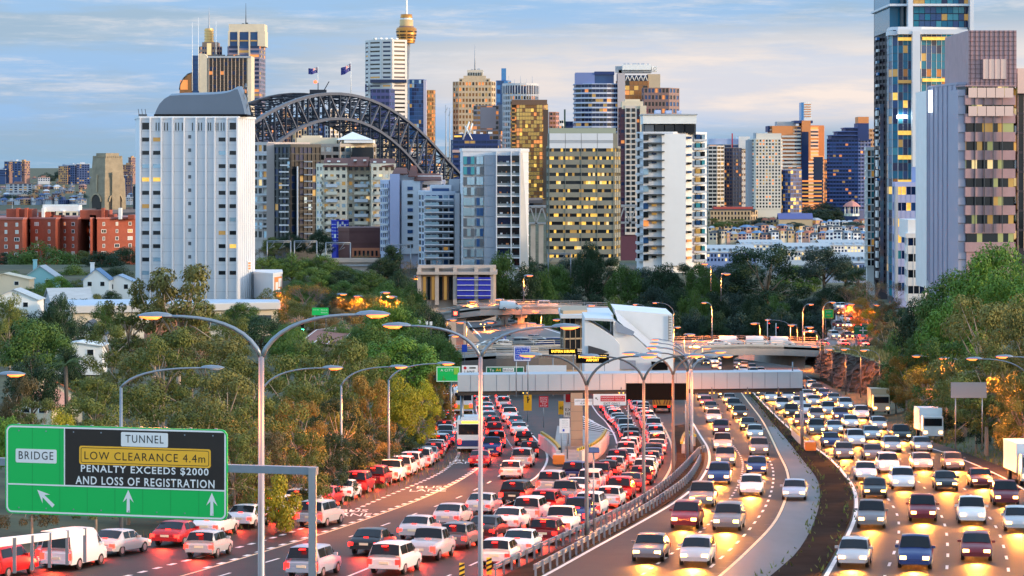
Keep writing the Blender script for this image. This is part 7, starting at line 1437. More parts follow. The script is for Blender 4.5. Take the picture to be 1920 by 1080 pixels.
# ---------------------------------------------------------------- overpass, interchange decks, tunnel building
def deck(name,label,path,w,th,m,rail=True,piers=(),road=M_ASPH,pm=None,cat='overpass'):
    """a bridge deck along points (px,py,Y); py is the near top edge"""
    c=[P(*q) for q in path]; t=thing(name,label,cat,c[len(c)//2]); o=Vector(t.location); c=[p-o for p in c]; mb=MB(); n=[]
    for i in range(len(c)):
        d=c[min(i+1,len(c)-1)]-c[max(i-1,0)]; d.z=0; d.normalize(); n.append(Vector((-d.y,d.x,0)))
    for i in range(len(c)-1):
        a,b,na,nb=c[i],c[i+1],n[i],n[i+1]; z=Vector((0,0,th))
        A=[a,b,b+nb*w,a+na*w]; mb.face([p-z for p in A][::-1]); mb.face([a-z,b-z,b,a]); mb.face([b+nb*w-z,a+na*w-z,a+na*w,b+nb*w])
        for q,k in ((a,b),(b,a)): pass
    mb.face([c[0]-Vector((0,0,th)),c[0],c[0]+n[0]*w,c[0]+n[0]*w-Vector((0,0,th))]); mb.face([c[-1],c[-1]-Vector((0,0,th)),c[-1]+n[-1]*w-Vector((0,0,th)),c[-1]+n[-1]*w])
    mb.build('girder',m,t); mb=MB(); mb.sheet([[p,p+q*w] for p,q in zip(c,n)]); mb.build('roadway',road,t)
    mb=MB()
    for f in (.5,.9,.1):
        for i in range(len(c)-1):
            a,b=c[i]+n[i]*w*f,c[i+1]+n[i+1]*w*f; 
            for k in range(4): p=a.lerp(b,k/4+.05); q=a.lerp(b,k/4+(.15 if f==.5 else .24)); mb.face([p+Vector((0,0,.02))-n[i]*.12,q+Vector((0,0,.02))-n[i]*.12,q+Vector((0,0,.02))+n[i]*.12,p+Vector((0,0,.02))+n[i]*.12])
    mb.build('lane_marking',M_PAINT,t)
    if rail:
        for f,s in ((0,1),(1,-1)):
            mb=MB()
            for i in range(len(c)-1):
                a,b=c[i]+n[i]*w*f,c[i+1]+n[i+1]*w*f; e=n[i]*.25*s
                for z0,z1 in ((-.45,.38),): mb.slab([a+Vector((0,0,z0)),b+Vector((0,0,z0)),b+Vector((0,0,z1)),a+Vector((0,0,z1))],e-n[i]*.03*s)
                for z0 in (.75,1.1): mb.tube([a+e*.5+Vector((0,0,z0)),b+e*.5+Vector((0,0,z0))],.06,4)
                k=max(1,int((b-a).length/3))
                for j in range(k): p=a.lerp(b,j/k)+e*.5; mb.tube([p+Vector((0,0,.38)),p+Vector((0,0,1.12))],.05,4)
            mb.build('parapet',M_CONCL if f==0 else M_CONC,t)
    for (px,Y,wd,yb) in piers:
        x=PX(px,Y)-o.x; y=Y-o.y; zt=0-th-.05; zb=PZ(yb,Y)-o.z; zt=interp(sorted([(p.x,p.z) for p in c]),x)-th-.02; mb=MB(); mb.box((x-wd/2,y,zb-1),(x+wd/2,y+1.6,zt-.8)); mb.box((x-wd*.9,y-.15,zt-.8),(x+wd*.9,y+1.75,zt)); mb.build('pier',pm or m,t)
    return t
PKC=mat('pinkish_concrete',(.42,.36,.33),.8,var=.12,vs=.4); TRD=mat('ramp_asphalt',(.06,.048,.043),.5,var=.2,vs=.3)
ov=deck('overpass','concrete road overpass with steel railings crossing the oncoming carriageway',[(1262,652,520),(1330,651,522),(1400,649,524),(1470,650,526),(1545,653,526)],15,1.7,PKC,piers=[(1365,530,2.2,700)],road=TRD)
deck('upper_ramp','curved upper motorway ramp on concrete piers in front of the stone abutment',[(818,590,600),(860,583,590),(900,578,590),(960,576,596),(1030,575,604),(1140,577,612)],11,1.6,PKC,piers=[(862,592,1.6,650),(946,598,1.5,640),(977,600,1.5,640)],road=TRD)
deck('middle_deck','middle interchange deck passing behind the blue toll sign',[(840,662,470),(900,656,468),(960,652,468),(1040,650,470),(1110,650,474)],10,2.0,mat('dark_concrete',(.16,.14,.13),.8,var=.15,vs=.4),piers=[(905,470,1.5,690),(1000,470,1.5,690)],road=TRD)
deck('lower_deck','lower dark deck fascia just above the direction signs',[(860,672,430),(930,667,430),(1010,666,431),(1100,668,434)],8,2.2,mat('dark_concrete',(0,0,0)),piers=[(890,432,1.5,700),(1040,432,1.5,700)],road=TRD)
def slope_road(name,A,B,Y0,Y1,m=TRD,th=.5,kind='structure'):
    """a ground level road strip between two pixel edges, distance running from Y0 to Y1"""
    n=len(A); rows=[]
    for i in range(n):
        Y=Y0+(Y1-Y0)*i/(n-1); rows.append([P(*A[i],Y),P(*B[i],Y)])
    mb=MB(); mb.sheet(rows); o=mb.build(name,m); tag(o,kind=kind); mb=MB()
    for f in (.06,.36,.66,.94):
        for a,b in zip(rows,rows[1:]):
            p=a[0].lerp(a[1],f); q=b[0].lerp(b[1],f); w=(a[1]-a[0])*.010
            if f in(.36,.66): q=p.lerp(q,.4)
            z=Vector((0,0,.05)); mb.face([p-w+z,p+w+z,q+w+z,q-w+z])
    tag(mb.build('road_markings',M_PAINT),kind='structure')
slope_road('ramp_road',[(850,662),(900,640),(880,618),(872,604)],[(1110,664),(1090,634),(1000,606),(960,600)],490,640)
slope_road('gravel_ramp_road',[(560,640),(590,618),(640,612)],[(640,648),(662,624),(670,616)],440,500,mat('red_gravel',(.22,.085,.07),.8,var=.15,vs=.5))
slope_road('far_ramp_road',[(1512,652),(1555,630),(1566,600),(1566,572)],[(1656,662),(1628,632),(1606,604),(1590,572)],540,720,mat('far_ramp_asphalt',(.10,.055,.05),.45,var=.15,vs=.2))
def tunnel_building():
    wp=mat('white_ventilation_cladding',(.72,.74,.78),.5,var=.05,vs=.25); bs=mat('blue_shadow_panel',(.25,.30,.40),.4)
    t=thing('ventilation_building','white angular wedge shaped tunnel ventilation building behind the gantry','building',P(1180,720,400)); o=Vector(t.location)
    def blk(name,pts,Y,dp,m=wp):
        mb=MB(); mb.slab([P(a,b,Y)-o for a,b in pts],(0,dp,0)); return mb.build(name,m,t)
    blk('front_wall',[(1096,598),(1096,715),(1162,715),(1162,646),(1150,632),(1135,622)],395,14)
    blk('sloping_wall',[(1150,600),(1150,632),(1162,646),(1162,715),(1262,715),(1260,690),(1228,668),(1205,645)],398,12,wp)
    blk('tall_wall',[(1153,581),(1160,600),(1226,660),(1230,715),(1263,715),(1261,590)],404,18)
    mb=MB(); q=[P(1152,581,402.5)-o,P(1158,601,399.5)-o,P(1238,672,399.5)-o,P(1244,660,403.8)-o]; mb.slab(q,(0,.25,0)); mb.build('diagonal_band',mat('grey_band',(.42,.46,.54),.45),t)
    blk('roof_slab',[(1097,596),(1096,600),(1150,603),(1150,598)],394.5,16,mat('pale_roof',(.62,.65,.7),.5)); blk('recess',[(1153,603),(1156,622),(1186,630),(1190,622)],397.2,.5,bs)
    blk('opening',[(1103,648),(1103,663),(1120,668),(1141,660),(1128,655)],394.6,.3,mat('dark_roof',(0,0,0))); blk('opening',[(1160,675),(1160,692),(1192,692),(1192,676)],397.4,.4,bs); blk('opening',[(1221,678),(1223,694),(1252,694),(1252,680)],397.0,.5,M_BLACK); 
    for k in range(9): blk('ladder_rung',[(1254,594+k*5),(1254,595+k*5),(1259,595+k*5),(1259,594+k*5)],403.7,.2,M_DSTEEL)
    blk('ladder_rail',[(1253.4,592),(1253.4,640),(1254,640),(1254,592)],403.75,.2,M_DSTEEL)
    t2=tower('corner_building','tan framed glass corner building left of the white wedge',[(1053,444),(1058,440),(1098,442)],594,680,4,12,mat('tan_frame',(.36,.28,.20),.7),band=.14,bays=[1,4,1,1,1],pier=.08,panes=((GD,4),(GR_,2),(LITR,.3)),d=.15,cat='building'); addbox(t2,'roof',1051,1150,590,597,438,460,mat('pale_roof',(0,0,0)))
tunnel_building()
def rock_wall():
    """rough rock cutting under the right end of the overpass"""
    r=random.Random(12); path=[(1500,672,545),(1530,690,512),(1560,712,480),(1590,732,452),(1620,748,428),(1655,760,405)]; tops=[662,655,662,668,676,690]
    t=thing('rock_cutting','dark jagged vertical rock cutting under grass beside the oncoming lanes','rock face',P(1575,740,460)); o=Vector(t.location); rows=[]; N=60
    for j in range(15):
        row=[]
        for i in range(N+1):
            f=i/N*(len(path)-1); k=min(int(f),len(path)-2); u=f-k; a=P(*path[k]).lerp(P(*path[k+1]),u); yt=tops[k]+(tops[k+1]-tops[k])*u; Y=a.y; zt=PZ(yt,Y); z=a.z-.8+(zt-a.z+.8)*j/14
            rr_=random.Random(i//2*7+1).uniform(-1.0,1.0)+r.uniform(-.45,.45); row.append(Vector((a.x+.4+j*.10+rr_*.7+.0,Y+rr_*.5,z))-o)
        rows.append(row)
    mb=MB(); mb.sheet(rows); mb.build('rock_face',mat('cutting_rock',(.05,.034,.028),.95,var=.75,vs=.6,stretch=(1,1,.25),bump=.8,bs=1.2),t)
    top=[Vector(x) for x in row]; rows=[[p+Vector((j*3.2,j*1.2,j*.12+(.15*r.random() if j else 0))) for p in top] for j in range(5)]
    mb=MB(); mb.sheet(rows,0,True); 
    for i in range(2500):
        a=rows[0][r.randrange(N)]; p=a+Vector((r.uniform(0,9),r.uniform(0,3),.1)); h=r.uniform(.4,1.1); g=r.uniform(0,6.28); d=Vector((math.cos(g),math.sin(g),0))*.12; mb.face([p-d,p+d,p+Vector((r.uniform(-.3,.3),0,h))])
    mb.build('grass_top',mat('cutting_grass',(.17,.15,.05),.95,var=.3,vs=.5),t)
    w=thing('retaining_wall','pale concrete retaining wall under the right end of the overpass','wall',P(1470,690,545)); o=Vector(w.location); mb=MB(); mb.slab([P(1380,672,548)-o,P(1508,690,530)-o,P(1512,655,530)-o,P(1380,655,548)-o],(0,1,0)); mb.build('wall_face',M_CONCL,w)
    w=thing('curved_wall','white curved retaining wall below the far right ramp','wall',P(1600,672,520)); o=Vector(w.location); mb=MB(); q=[(1546,662),(1570,668),(1600,674),(1630,677),(1658,676)]
    for (a,b),(c,d) in zip(q,q[1:]): mb.slab([P(a,b,500)-o,P(c,d,500)-o,P(c,d-16,500)-o,P(a,b-16,500)-o],(0,.6,0))
    mb.build('wall_face',PKC,w); mb=MB()
    for (a,b),(c,d) in zip(q,q[1:]): mb.tube([P(a,b-18,499.6)-o,P(c,d-18,499.6)-o],.1,4)
    mb.build('handrail',M_GALV,w)
    fl=thing('timber_fence','orange lit plain board fence at the foot of the right trees','fence',P(1725,790,345)); o=Vector(fl.location); mb=MB(); mb.slab([P(1716,738,352)-o,P(1738,765,330)-o,P(1738,800,330)-o,P(1716,775,352)-o],(.15,.1,0)); mb.build('board_panel',mat('fence_board',(.42,.28,.18),.8,var=.15,vs=1),fl)
rock_wall()
def barriers():
    def wall(label,path,h,w=.35,dots=True,posty=True):
        q=dens(path,2); t=thing('concrete_barrier',label,'barrier',q[0]); o=Vector(q[0]); mb=MB()
        for i in range(len(q)-1):
            a,b=q[i]-o,q[i+1]-o; n=side(q,i)*w
            mb.slab([a-Vector((0,0,.1)),b-Vector((0,0,.1)),b+Vector((0,0,h)),a+Vector((0,0,h))],n)
        mb.build('wall',M_CONCL,t)
        if dots:
            mb=MB(); L=plen(q); k=int(L/.55)
            for j in range(k):
                p,n=along(q,L*j/k); p=p-o+Vector((0,0,h+.02)); mb.box((p.x-.12,p.y-.1,p.z),(p.x+.12,p.y+.25,p.z+.22),0 if j%2 else 1)
            mb.build('delineator_strip',[M_LET,mat('delineator_yellow',(.8,.6,.05),.5)],t)
        return t
    wall('pale concrete barrier with yellow black markers left of the traffic island',[(1016,838),(1030,848),(1044,862),(1050,872)],1.3)
    wall('pale concrete barrier with yellow black markers right of the traffic island',[(1084,873),(1110,862),(1127,848),(1136,832)],1.3)
    wall('short pale concrete barrier with markers beside the guard rail end',[(1278,852),(1282,838),(1290,830),(1304,838)],1.0)
    def cushion(px,py,lab):
        t=thing('crash_cushion',lab,'crash cushion',G(px,py)); mb=MB()
        for k in range(3): mb.box((-.45,k*.7,.15),(.45,k*.7+.6,.95))
        mb.build('bay',M_CONCL,t); mb=MB(); mb.box((-.5,-.35,.2),(.5,-.02,1.0)); mb.box((-.56,-.28,.25),(-.5,-.1,.95)); mb.build('nose',M_RUST,t); mb=MB(); mb.box((-.4,-.3,0),(.4,2.0,.14)); mb.build('base',M_DSTEEL,t)
        mb=MB()
        for s in (-.48,.46):
            for z in (.35,.6,.82): mb.box((s,0,z),(s+.03,2.0,z+.12))
        mb.build('side_rail',M_GALV,t)
    cushion(1048,874,'orange nosed crash cushion before the traffic island'); cushion(1520,848,'orange nosed crash cushion at the start of the dark median')
    t=wall('pale concrete barrier with yellow black markers at the start of the dark median',[(1514,846),(1503,838),(1492,828),(1484,818)],1.0)
    # white roadside railing at the bottom left
    t=thing('roadside_barrier','long white roadside barrier at the bottom left under the big sign','barrier',P(80,1015,130)); o=Vector(t.location); mb=MB(); mb.slab([P(-60,1034,128)-o,P(170,1002,136)-o,P(170,991,136)-o,P(-60,1016,128)-o],(0,.3,0)); mb.build('rail',M_WHITE,t)
    for k in range(7): mb=MB(); p=P(-40+k*33,1030-k*4.6,128.3+k*1.2)-o; mb.box((p.x-.08,p.y+.1,p.z-1.4),(p.x+.08,p.y+.25,p.z+.3)); mb.build('post',M_GALV,t)
    for i,(px,py) in enumerate(((1000,1035),(917,1079),(866,1090))):
        g=G(px,py); t=thing('hazard_marker','small yellow black striped hazard marker, '+('one by the guard rail','one near the grey lamp foot','one at the bottom picture edge')[i],'road marker',g,group='striped hazard markers'); mb=MB(); mb.box((-.14,0,.05),(.14,.05,.95)); mb.build('plate',mat('delineator_yellow',(0,0,0)),t); mb=MB()
        for k in range(3): z=.2+.25*k; mb.slab([(-.14,-.006,z),(.14,-.006,z+.12),(.14,-.006,z+.24),(-.14,-.006,z+.12)],(0,.004,0))
        mb.build('stripe',M_LET,t); mb=MB(); mb.tube([(0,.07,-.3),(0,.07,.8)],.03,5); mb.build('post',M_GALV,t)
    for i,(px,py,Y) in enumerate(((1439,598,560),(1455,606,575))):
        t=thing('traffic_light','red traffic light on a pale pole on the overpass, '+('left','right')[i]+' one','traffic light',P(px,650,Y)); H=(650-py)/F*Y; mb=MB(); mb.tube([(0,0,0),(0,0,H)],.09,6); mb.build('pole',M_WHITE,t); mb=MB(); mb.box((.15,-.15,H-1.9),(.55,.1,H-.7)); hd=mb.build('signal_head',M_BLACK,t); mb=MB(); mb.lathe([(.14,-.02),(.14,.02)],(.35,0,H-.9),10); o_=mb.build('red_lens',mat('red_signal',(1,.05,.03),.4,emit=(1,.04,.02),es=12),hd); o_.location=(0,-.18,0)
    t=thing('signal_box','red signal box on the left end of the upper ramp','signal',P(854,592,588)); mb=MB(); mb.box((-.9,-.2,-.3),(.9,.3,1.5)); mb.build('housing',M_DSTEEL,t); mb=MB(); mb.box((-.35,-.25,.2),(.35,-.2,.9)); mb.build('red_lens',mat('red_signal',(0,0,0)),t)
    t=thing('green_signal','green glowing traffic signal among trees beside the tall pale lamp','traffic light',P(567,625,440)); mb=MB(); mb.tube([(0,0,-4),(0,0,1)],.08,5); mb.build('pole',M_GALV,t); mb=MB(); mb.box((-.25,-.1,.3),(.25,.2,1.6)); mb.build('housing',M_BLACK,t); mb=MB(); mb.lathe([(.2,-.05),(.2,.05)],(0,-.12,.6),10); mb.build('green_lens',mat('green_signal',(.1,1,.6),.4,emit=(.05,1,.55),es=25),t)
barriers()
# ---------------------------------------------------------------- traffic
CARC={'white':(.75,.76,.78),'silver':(.48,.50,.53),'grey':(.16,.17,.19),'black':(.018,.018,.02),'red':(.42,.015,.02),'dark blue':(.02,.04,.16),'maroon':(.16,.012,.02),'pale blue':(.33,.43,.55),'beige':(.50,.44,.34),'yellow':(.65,.42,.03)}
CM={k:mat('car_paint_'+k.replace(' ','_'),c,.28,.15 if k in('silver','grey','pale blue') else 0,spec=.6) for k,c in CARC.items()}
TYRE=mat('tyre_rubber',(.015,.015,.016),.8); RIM=mat('wheel_rim',(.4,.41,.43),.35,.7); CARG=glass('car_glass',(.012,.015,.02),.05)
TAIL=mat('tail_lamp',(.7,.02,.01),.3,emit=(1,.010,.008),es=4.5); TAILB=mat('brake_lamp',(.8,.02,.01),.3,emit=(1,.016,.010),es=7); HEADL=mat('head_lamp',(1,.9,.7),.2,emit=(1,.50,.12),es=8); HEADO=mat('head_lamp_unlit',(.7,.72,.74),.15); TAILO=mat('tail_lamp_unlit',(.35,.02,.02),.3); PLATE=mat('number_plate',(.8,.76,.55),.5); INDI=mat('amber_indicator',(1,.5,.05),.3,emit=(1,.45,.05),es=8)
#        len  width  height belt hood boot(front of cabin y, rear of cabin y from centre) roof front/rear
SPEC={'sedan':dict(L=4.6,W=1.8,H=1.45,B=.92,cf=.95,rf=.25,rr=-1.0,cr=-1.75,dk=.98),'hatchback':dict(L=4.1,W=1.75,H=1.5,B=.95,cf=1.0,rf=.3,rr=-1.55,cr=-1.98,dk=.95),
 'wagon':dict(L=4.7,W=1.85,H=1.68,B=1.05,cf=1.05,rf=.4,rr=-1.95,cr=-2.28,dk=1.0),'van':dict(L=4.9,W=1.9,H=2.0,B=1.15,cf=1.7,rf=1.05,rr=-2.3,cr=-2.42,dk=1.1),'utility':dict(L=5.1,W=1.85,H=1.75,B=1.05,cf=1.2,rf=.6,rr=-.45,cr=-.65,dk=1.08)}
def car_mesh(s,tail,headm,far):
    L,W,H,B=s['L'],s['W'],s['H'],s['B']; y1=L/2; y0=-L/2; parts={}
    st=[(y0,.45,B*.80,B*.80,.86),(y0+.12,.32,B*.97,B*.97,.95),(s['cr'],.30,s['dk'],s['dk'],1.0),(s['rr'],.30,B,H-.03,1.0),((s['rr']+s['rf'])/2,.30,B,H,1.0),(s['rf'],.30,B,H-.03,1.0),(s['cf'],.30,B*.98,B*.99,1.0),(y1-.55,.30,B*.86,B*.88,.97),(y1-.1,.32,B*.70,B*.72,.90),(y1,.42,B*.55,B*.55,.80)]
    if s is SPEC['utility']: st[2:2]=[(s['cr']-.01,.3,s['dk'],s['dk'],1.0)]
    rows=[]
    for y,zb,zs,zt,wf in st:
        w=W/2*wf; tw=w*(.78 if zt>B+.15 else .9); rows.append([Vector((-w*.93,y,zb)),Vector((-w,y,zb+(zs-zb)*.45)),Vector((-w*.965,y,zs-.02)),Vector((-tw,y,zt-.03)),Vector((-tw*.6,y,zt)),Vector((0,y,zt+.012)),Vector((tw*.6,y,zt)),Vector((tw,y,zt-.03)),Vector((w*.965,y,zs-.02)),Vector((w,y,zb+(zs-zb)*.45)),Vector((w*.93,y,zb))])
    mb=MB(); mb.sheet(rows,0,True); mb.face(rows[0][::-1]); mb.face(rows[-1]); mb.face([rows[0][0],rows[0][-1],rows[-1][-1],rows[-1][0]],1)
    bw=W/2; 
    mb.box((-bw*.9,y0-.04,.36),(bw*.9,y0+.1,.58)); mb.box((-bw*.82,y1-.12,.30),(bw*.82,y1+.03,.52))
    for sx in (-1,1): mb.box((min(sx*bw*.96,sx*(bw+.17)),s['cf']-.55,B+.0),(max(sx*bw*.96,sx*(bw+.17)),s['cf']-.38,B+.14))
    parts['body']=(mb.mesh('body',[CM['white'],M_BLACK]),)
    def quad(a,b,c,d,out): return [p+Vector(out)*.018 for p in (a,b,c,d)]
    R=dict((k,rows[i]) for k,i in zip(('cr','rr','rm','rf','cf'),[i for i,q in enumerate(st) if q[0] in (s['cr'],s['rr'],(s['rr']+s['rf'])/2,s['rf'],s['cf'])][-5:]))
    def lerp(a,b,t): return a.lerp(b,t)
    def pane(a,b,out,i0,i1,t0=.08,t1=.92):                       # window strip between two rows across the roof columns i0..i1
        mb=MB(); A=[lerp(a[i],b[i],t0) for i in range(i0,i1+1)]; Bq=[lerp(a[i],b[i],t1) for i in range(i0,i1+1)]; o=Vector(out)*.02
        for k in range(len(A)-1): mb.face([A[k]+o,A[k+1]+o,Bq[k+1]+o,Bq[k]+o])
        return mb
    parts['windscreen']=(pane(R['rf'],R['cf'],(0,.7,.7),3,7).mesh('windscreen',CARG),)
    parts['rear_window']=(pane(R['cr'],R['rr'],(0,-.8,.6),3,7,.12,.94).mesh('rear_window',CARG),)
    for sgn,i,j in ((-1,2,3),(1,8,7)):
        mb=MB(); o=Vector((sgn*.02,0,.006)); rr_,rm,rf,cf,cr=R['rr'],R['rm'],R['rf'],R['cf'],R['cr']
        if s is not SPEC['van']:
            lo=lambda q:q[i].lerp(q[j],.12); hi=lambda q:q[i].lerp(q[j],.86)
            mb.face([lo(rr_)+o,lo(rm)+o+Vector((0,-.04,0)),hi(rm)+o+Vector((0,-.04,0)),hi(rr_)+o]); mb.face([lo(rm)+o+Vector((0,.04,0)),lo(rf)+o,hi(rf)+o,hi(rm)+o+Vector((0,.04,0))])
        lo_f=rf[i].lerp(rf[j],.12); mb.face([lo_f+o+Vector((0,.05,0)),cf[i].lerp(rf[i],.12)+o+Vector((0,0,.03)),rf[i].lerp(rf[j],.78)+o+Vector((0,.05,0))])
        parts.setdefault('side_window',()); parts['side_window']+=(mb.mesh('side_window',CARG),)
    tl=[];hl=[]
    for sx in (-1,1):
        mb=MB(); zt=B*.80; h=.22 if s['H']<1.6 else .36
        mb.box((sx*bw*.84-.16,y0-.015,zt-h),(sx*bw*.84+.12 if sx<0 else sx*bw*.84+.16-.04,y0+.16,zt+.02)); tl.append(mb.mesh('tail_light',tail))
        mb=MB(); zz=B*.62; mb.box((sx*bw*.66-.17,y1-.20,zz-.09),(sx*bw*.66+.17,y1+.012,zz+.09)); hl.append(mb.mesh('headlight',headm))
    parts['tail_light']=tuple(tl); parts['headlight']=tuple(hl)
    mb=MB(); mb.box((-.26,y0-.055,.60),(.26,y0-.005,.73)); mb2=MB(); 
    parts['number_plate']=(mb.mesh('number_plate',PLATE),)
    mb=MB(); mb.box((-.14,s['cr']-.06 if s['cr']>y0+.3 else y0-.02,s['dk']+.0 if s['cr']>y0+.3 else s['H']-.16),(.14,s['cr']+.02 if s['cr']>y0+.3 else y0+.3,s['dk']+.05 if s['cr']>y0+.3 else s['H']-.11)); parts['brake_light']=(mb.mesh('brake_light',tail),)
    wm=MB(); wm.tube([(-.1,0,0),(.1,0,0)],.32,14,0); wm.tube([(-.112,0,0),(.112,0,0)],.19,10,1); parts['wheel']=(wm.mesh('wheel',[TYRE,RIM]),)
    return parts
MESH={}
def make_car(kind,col,p,fwd,lit,label,group,far=False,beam=False,cat='car'):
    key=(kind,lit); s=SPEC[kind]
    if key not in MESH: MESH[key]=car_mesh(s,{'rear':TAIL,'brake':TAILB,'front':TAILO,'off':TAILO}[lit],{'front':HEADL,'rear':HEADO,'brake':HEADO,'off':HEADO}[lit],far)
    mm=MESH[key]; nm={'sedan':'sedan_car','hatchback':'hatchback_car','wagon':'wagon_car','van':'delivery_van','utility':'utility_truck'}[kind]
    t=thing(nm,label,'van' if kind=='van' else cat,p,0,group); t.rotation_euler=(math.asin(max(-.2,min(.2,fwd.z))),0,math.atan2(-fwd.x,fwd.y))
    for part,ms in mm.items():
        if far and part in('number_plate',): continue
        if part=='wheel':
            for sx in (-1,1):
                for wy in (s['L']*.29,-s['L']*.28):
                    o=bpy.data.objects.new('wheel',ms[0]); COL.objects.link(o); o.parent=t; o.location=(sx*(s['W']/2-.11),wy,.32)
            continue
        for m in ms:
            o=bpy.data.objects.new(part,m); COL.objects.link(o); o.parent=t
            if part=='body' and col!='white': o.material_slots[0].link='OBJECT'; o.material_slots[0].material=CM[col]
    if beam:
        l=bpy.data.lights.new('headlight_beam','SPOT'); l.energy=BEAM*CR.uniform(.5,1.35); l.color=(1,.30,.03); l.spot_size=math.radians(56); l.spot_blend=.7; l.shadow_soft_size=.3
        o=bpy.data.objects.new('headlight_beam',l); COL.objects.link(o); o.parent=t; o.location=(0,s['L']/2+.25,.62); o.rotation_euler=(math.radians(83),0,0)
    if lit in('rear','brake') and REDP:
        l=bpy.data.lights.new('tail_glow','SPOT'); l.energy=REDP; l.color=(1,.05,.02); l.spot_size=math.radians(140); l.spot_blend=1; l.shadow_soft_size=.4
        o=bpy.data.objects.new('tail_glow',l); COL.objects.link(o); o.parent=t; o.location=(0,-s['L']/2-.25,.75); o.rotation_euler=(math.radians(-72),0,0)
    return t
BEAM=3400; REDP=520
CR=random.Random(77)
CNT={}
def lane(path,gaps,rear,lanename,group,d0=0,lit=None,maxn=99,kinds=('sedan','sedan','hatchback','wagon','wagon','utility'),cols=('white','white','silver','red','grey','black','maroon','silver','dark blue','white'),jit=.25,offs=None,beam=False,first=None):
    q=dens(path,2)
    if rear: q=q                                              # path runs from near to far; rear-facing traffic moves away along it
    L=plen(q); d=d0; n=0
    while d<L-2 and n<maxn:
        p,nn=along(q,d); p2,_=along(q,min(L,d+2.5)); f=(p2-p); 
        if f.length<.5: break
        f.normalize()
        if not rear: f=-f
        k=CR.choice(kinds); c=CR.choice(cols)
        if first and n<len(first): k,c=first[n]
        z=p+nn*CR.uniform(-jit,jit)
        kn={'sedan':'sedan','hatchback':'hatchback','wagon':'wagon','van':'van','utility':'utility truck'}[k]
        make_car(k,c,z,f,lit or ('brake' if CR.random()<.6 else 'rear') if rear else 'front',f'{c} {kn} {lanename}, {ordw(n)} from near end',group,far=p.y>300,beam=beam and True)
        d+=SPEC[k]['L']+ (gaps() if callable(gaps) else gaps); n+=1
U=CR.uniform
Q=[(-20,1086),(80,1066),(180,1047),(330,1020),(480,983),(590,953),(668,927),(715,908),(768,886),(805,865),(826,846),(836,826),(837,806),(834,775),(831,738)]
lane(Q,lambda:U(1.2,2.4),True,'in the queue beside the trees','cars queuing beside the trees',d0=2,first=[('wagon','red'),('van','white'),('sedan','silver'),('sedan','red'),('sedan','white'),('sedan','white'),('wagon','white'),('wagon','white'),('sedan','red'),('sedan','white'),('wagon','red'),('wagon','maroon'),('utility','white'),('wagon','white'),('wagon','white')])
M1=[(895,880),(918,855),(930,835),(922,805),(910,775),(900,745)]; M2=[(945,905),(972,880),(990,862),(985,835),(962,800),(945,770),(935,742)]
lane(M1,lambda:U(9,16),True,'on the inner curved lane','cars on the curved middle lanes',d0=5)
lane(M2,lambda:U(10,18),True,'on the outer curved lane','cars on the curved middle lanes',d0=6)
R1=[(700,1085),(800,1050),(930,1003),(1030,962),(1105,922),(1150,890),(1174,862),(1181,838),(1170,812),(1150,785),(1132,757),(1120,735)]
R2=[(905,1078),(990,1032),(1090,978),(1165,936),(1210,897),(1228,865),(1230,840),(1222,810),(1204,780),(1185,752),(1172,735)]
R0=[(560,1085),(680,1045),(820,995),(950,950),(1050,915),(1110,888)]
lane(R1,lambda:U(1.6,3.6),True,'in the left tunnel traffic lane','cars in the red tunnel traffic',d0=4)
lane(R2,lambda:U(1.8,4.0),True,'in the tunnel lane beside the guard rail','cars in the red tunnel traffic',d0=6)
lane(R0,lambda:U(5,9),True,'in the merging lane left of tunnel traffic','cars in the red tunnel traffic',d0=2,first=[('wagon','pale blue'),('sedan','black'),('sedan','silver')])
L3=[(330,1060),(520,1004),(640,975),(770,945)]
lane(L3,lambda:U(16,24),True,'alone beside the bus lane','cars beside the bus lane',d0=6,maxn=4)
A1=[(1200,1066),(1262,1010),(1308,966),(1340,925),(1357,888),(1361,855),(1352,820),(1334,780),(1312,738)]
A2=[(1290,1068),(1345,1012),(1388,965),(1412,922),(1424,885),(1422,850),(1408,815),(1383,778),(1355,740)]
B1=[(1600,1075),(1630,1020),(1643,968),(1633,922),(1606,880),(1565,842),(1525,812),(1480,780),(1425,738)]
B2=[(1722,1072),(1730,1020),(1727,972),(1704,925),(1668,885),(1617,846),(1557,808),(1500,768),(1460,734)]
B3=[(1832,1068),(1828,1025),(1810,968),(1775,920),(1727,880),(1665,842),(1598,803),(1530,762),(1492,732)]
B4=[(1915,1010),(1890,955),(1840,910),(1765,865),(1690,828),(1620,788),(1550,748),(1515,724)]
wh=('white','silver','grey','black','grey','silver','dark blue','black','maroon')
for pth,nm,g,gp in ((A1,'in the oncoming lane by the guard rail','oncoming cars left of the dark median',(14,30)),(A2,'in the oncoming lane left of median','oncoming cars left of the dark median',(14,28)),(B1,'in the first lane right of median','oncoming cars right of the dark median',(14,28)),(B2,'in the second lane right of median','oncoming cars right of the dark median',(14,28)),(B3,'in the third lane right of median','oncoming cars right of the dark median',(14,28)),(B4,'in the outermost lane below right trees','oncoming cars right of the dark median',(14,28))):
    lane(pth,lambda gp=gp:U(*gp),False,nm,g,d0=U(2,7),cols=wh,beam=True)
p=G(1490,935); q=G(1480,965); f=(q-p).normalized(); make_car('sedan','pale blue',p,f,'front','pale blue sedan alone on the concrete shoulder left of the dark median','oncoming cars left of the dark median')
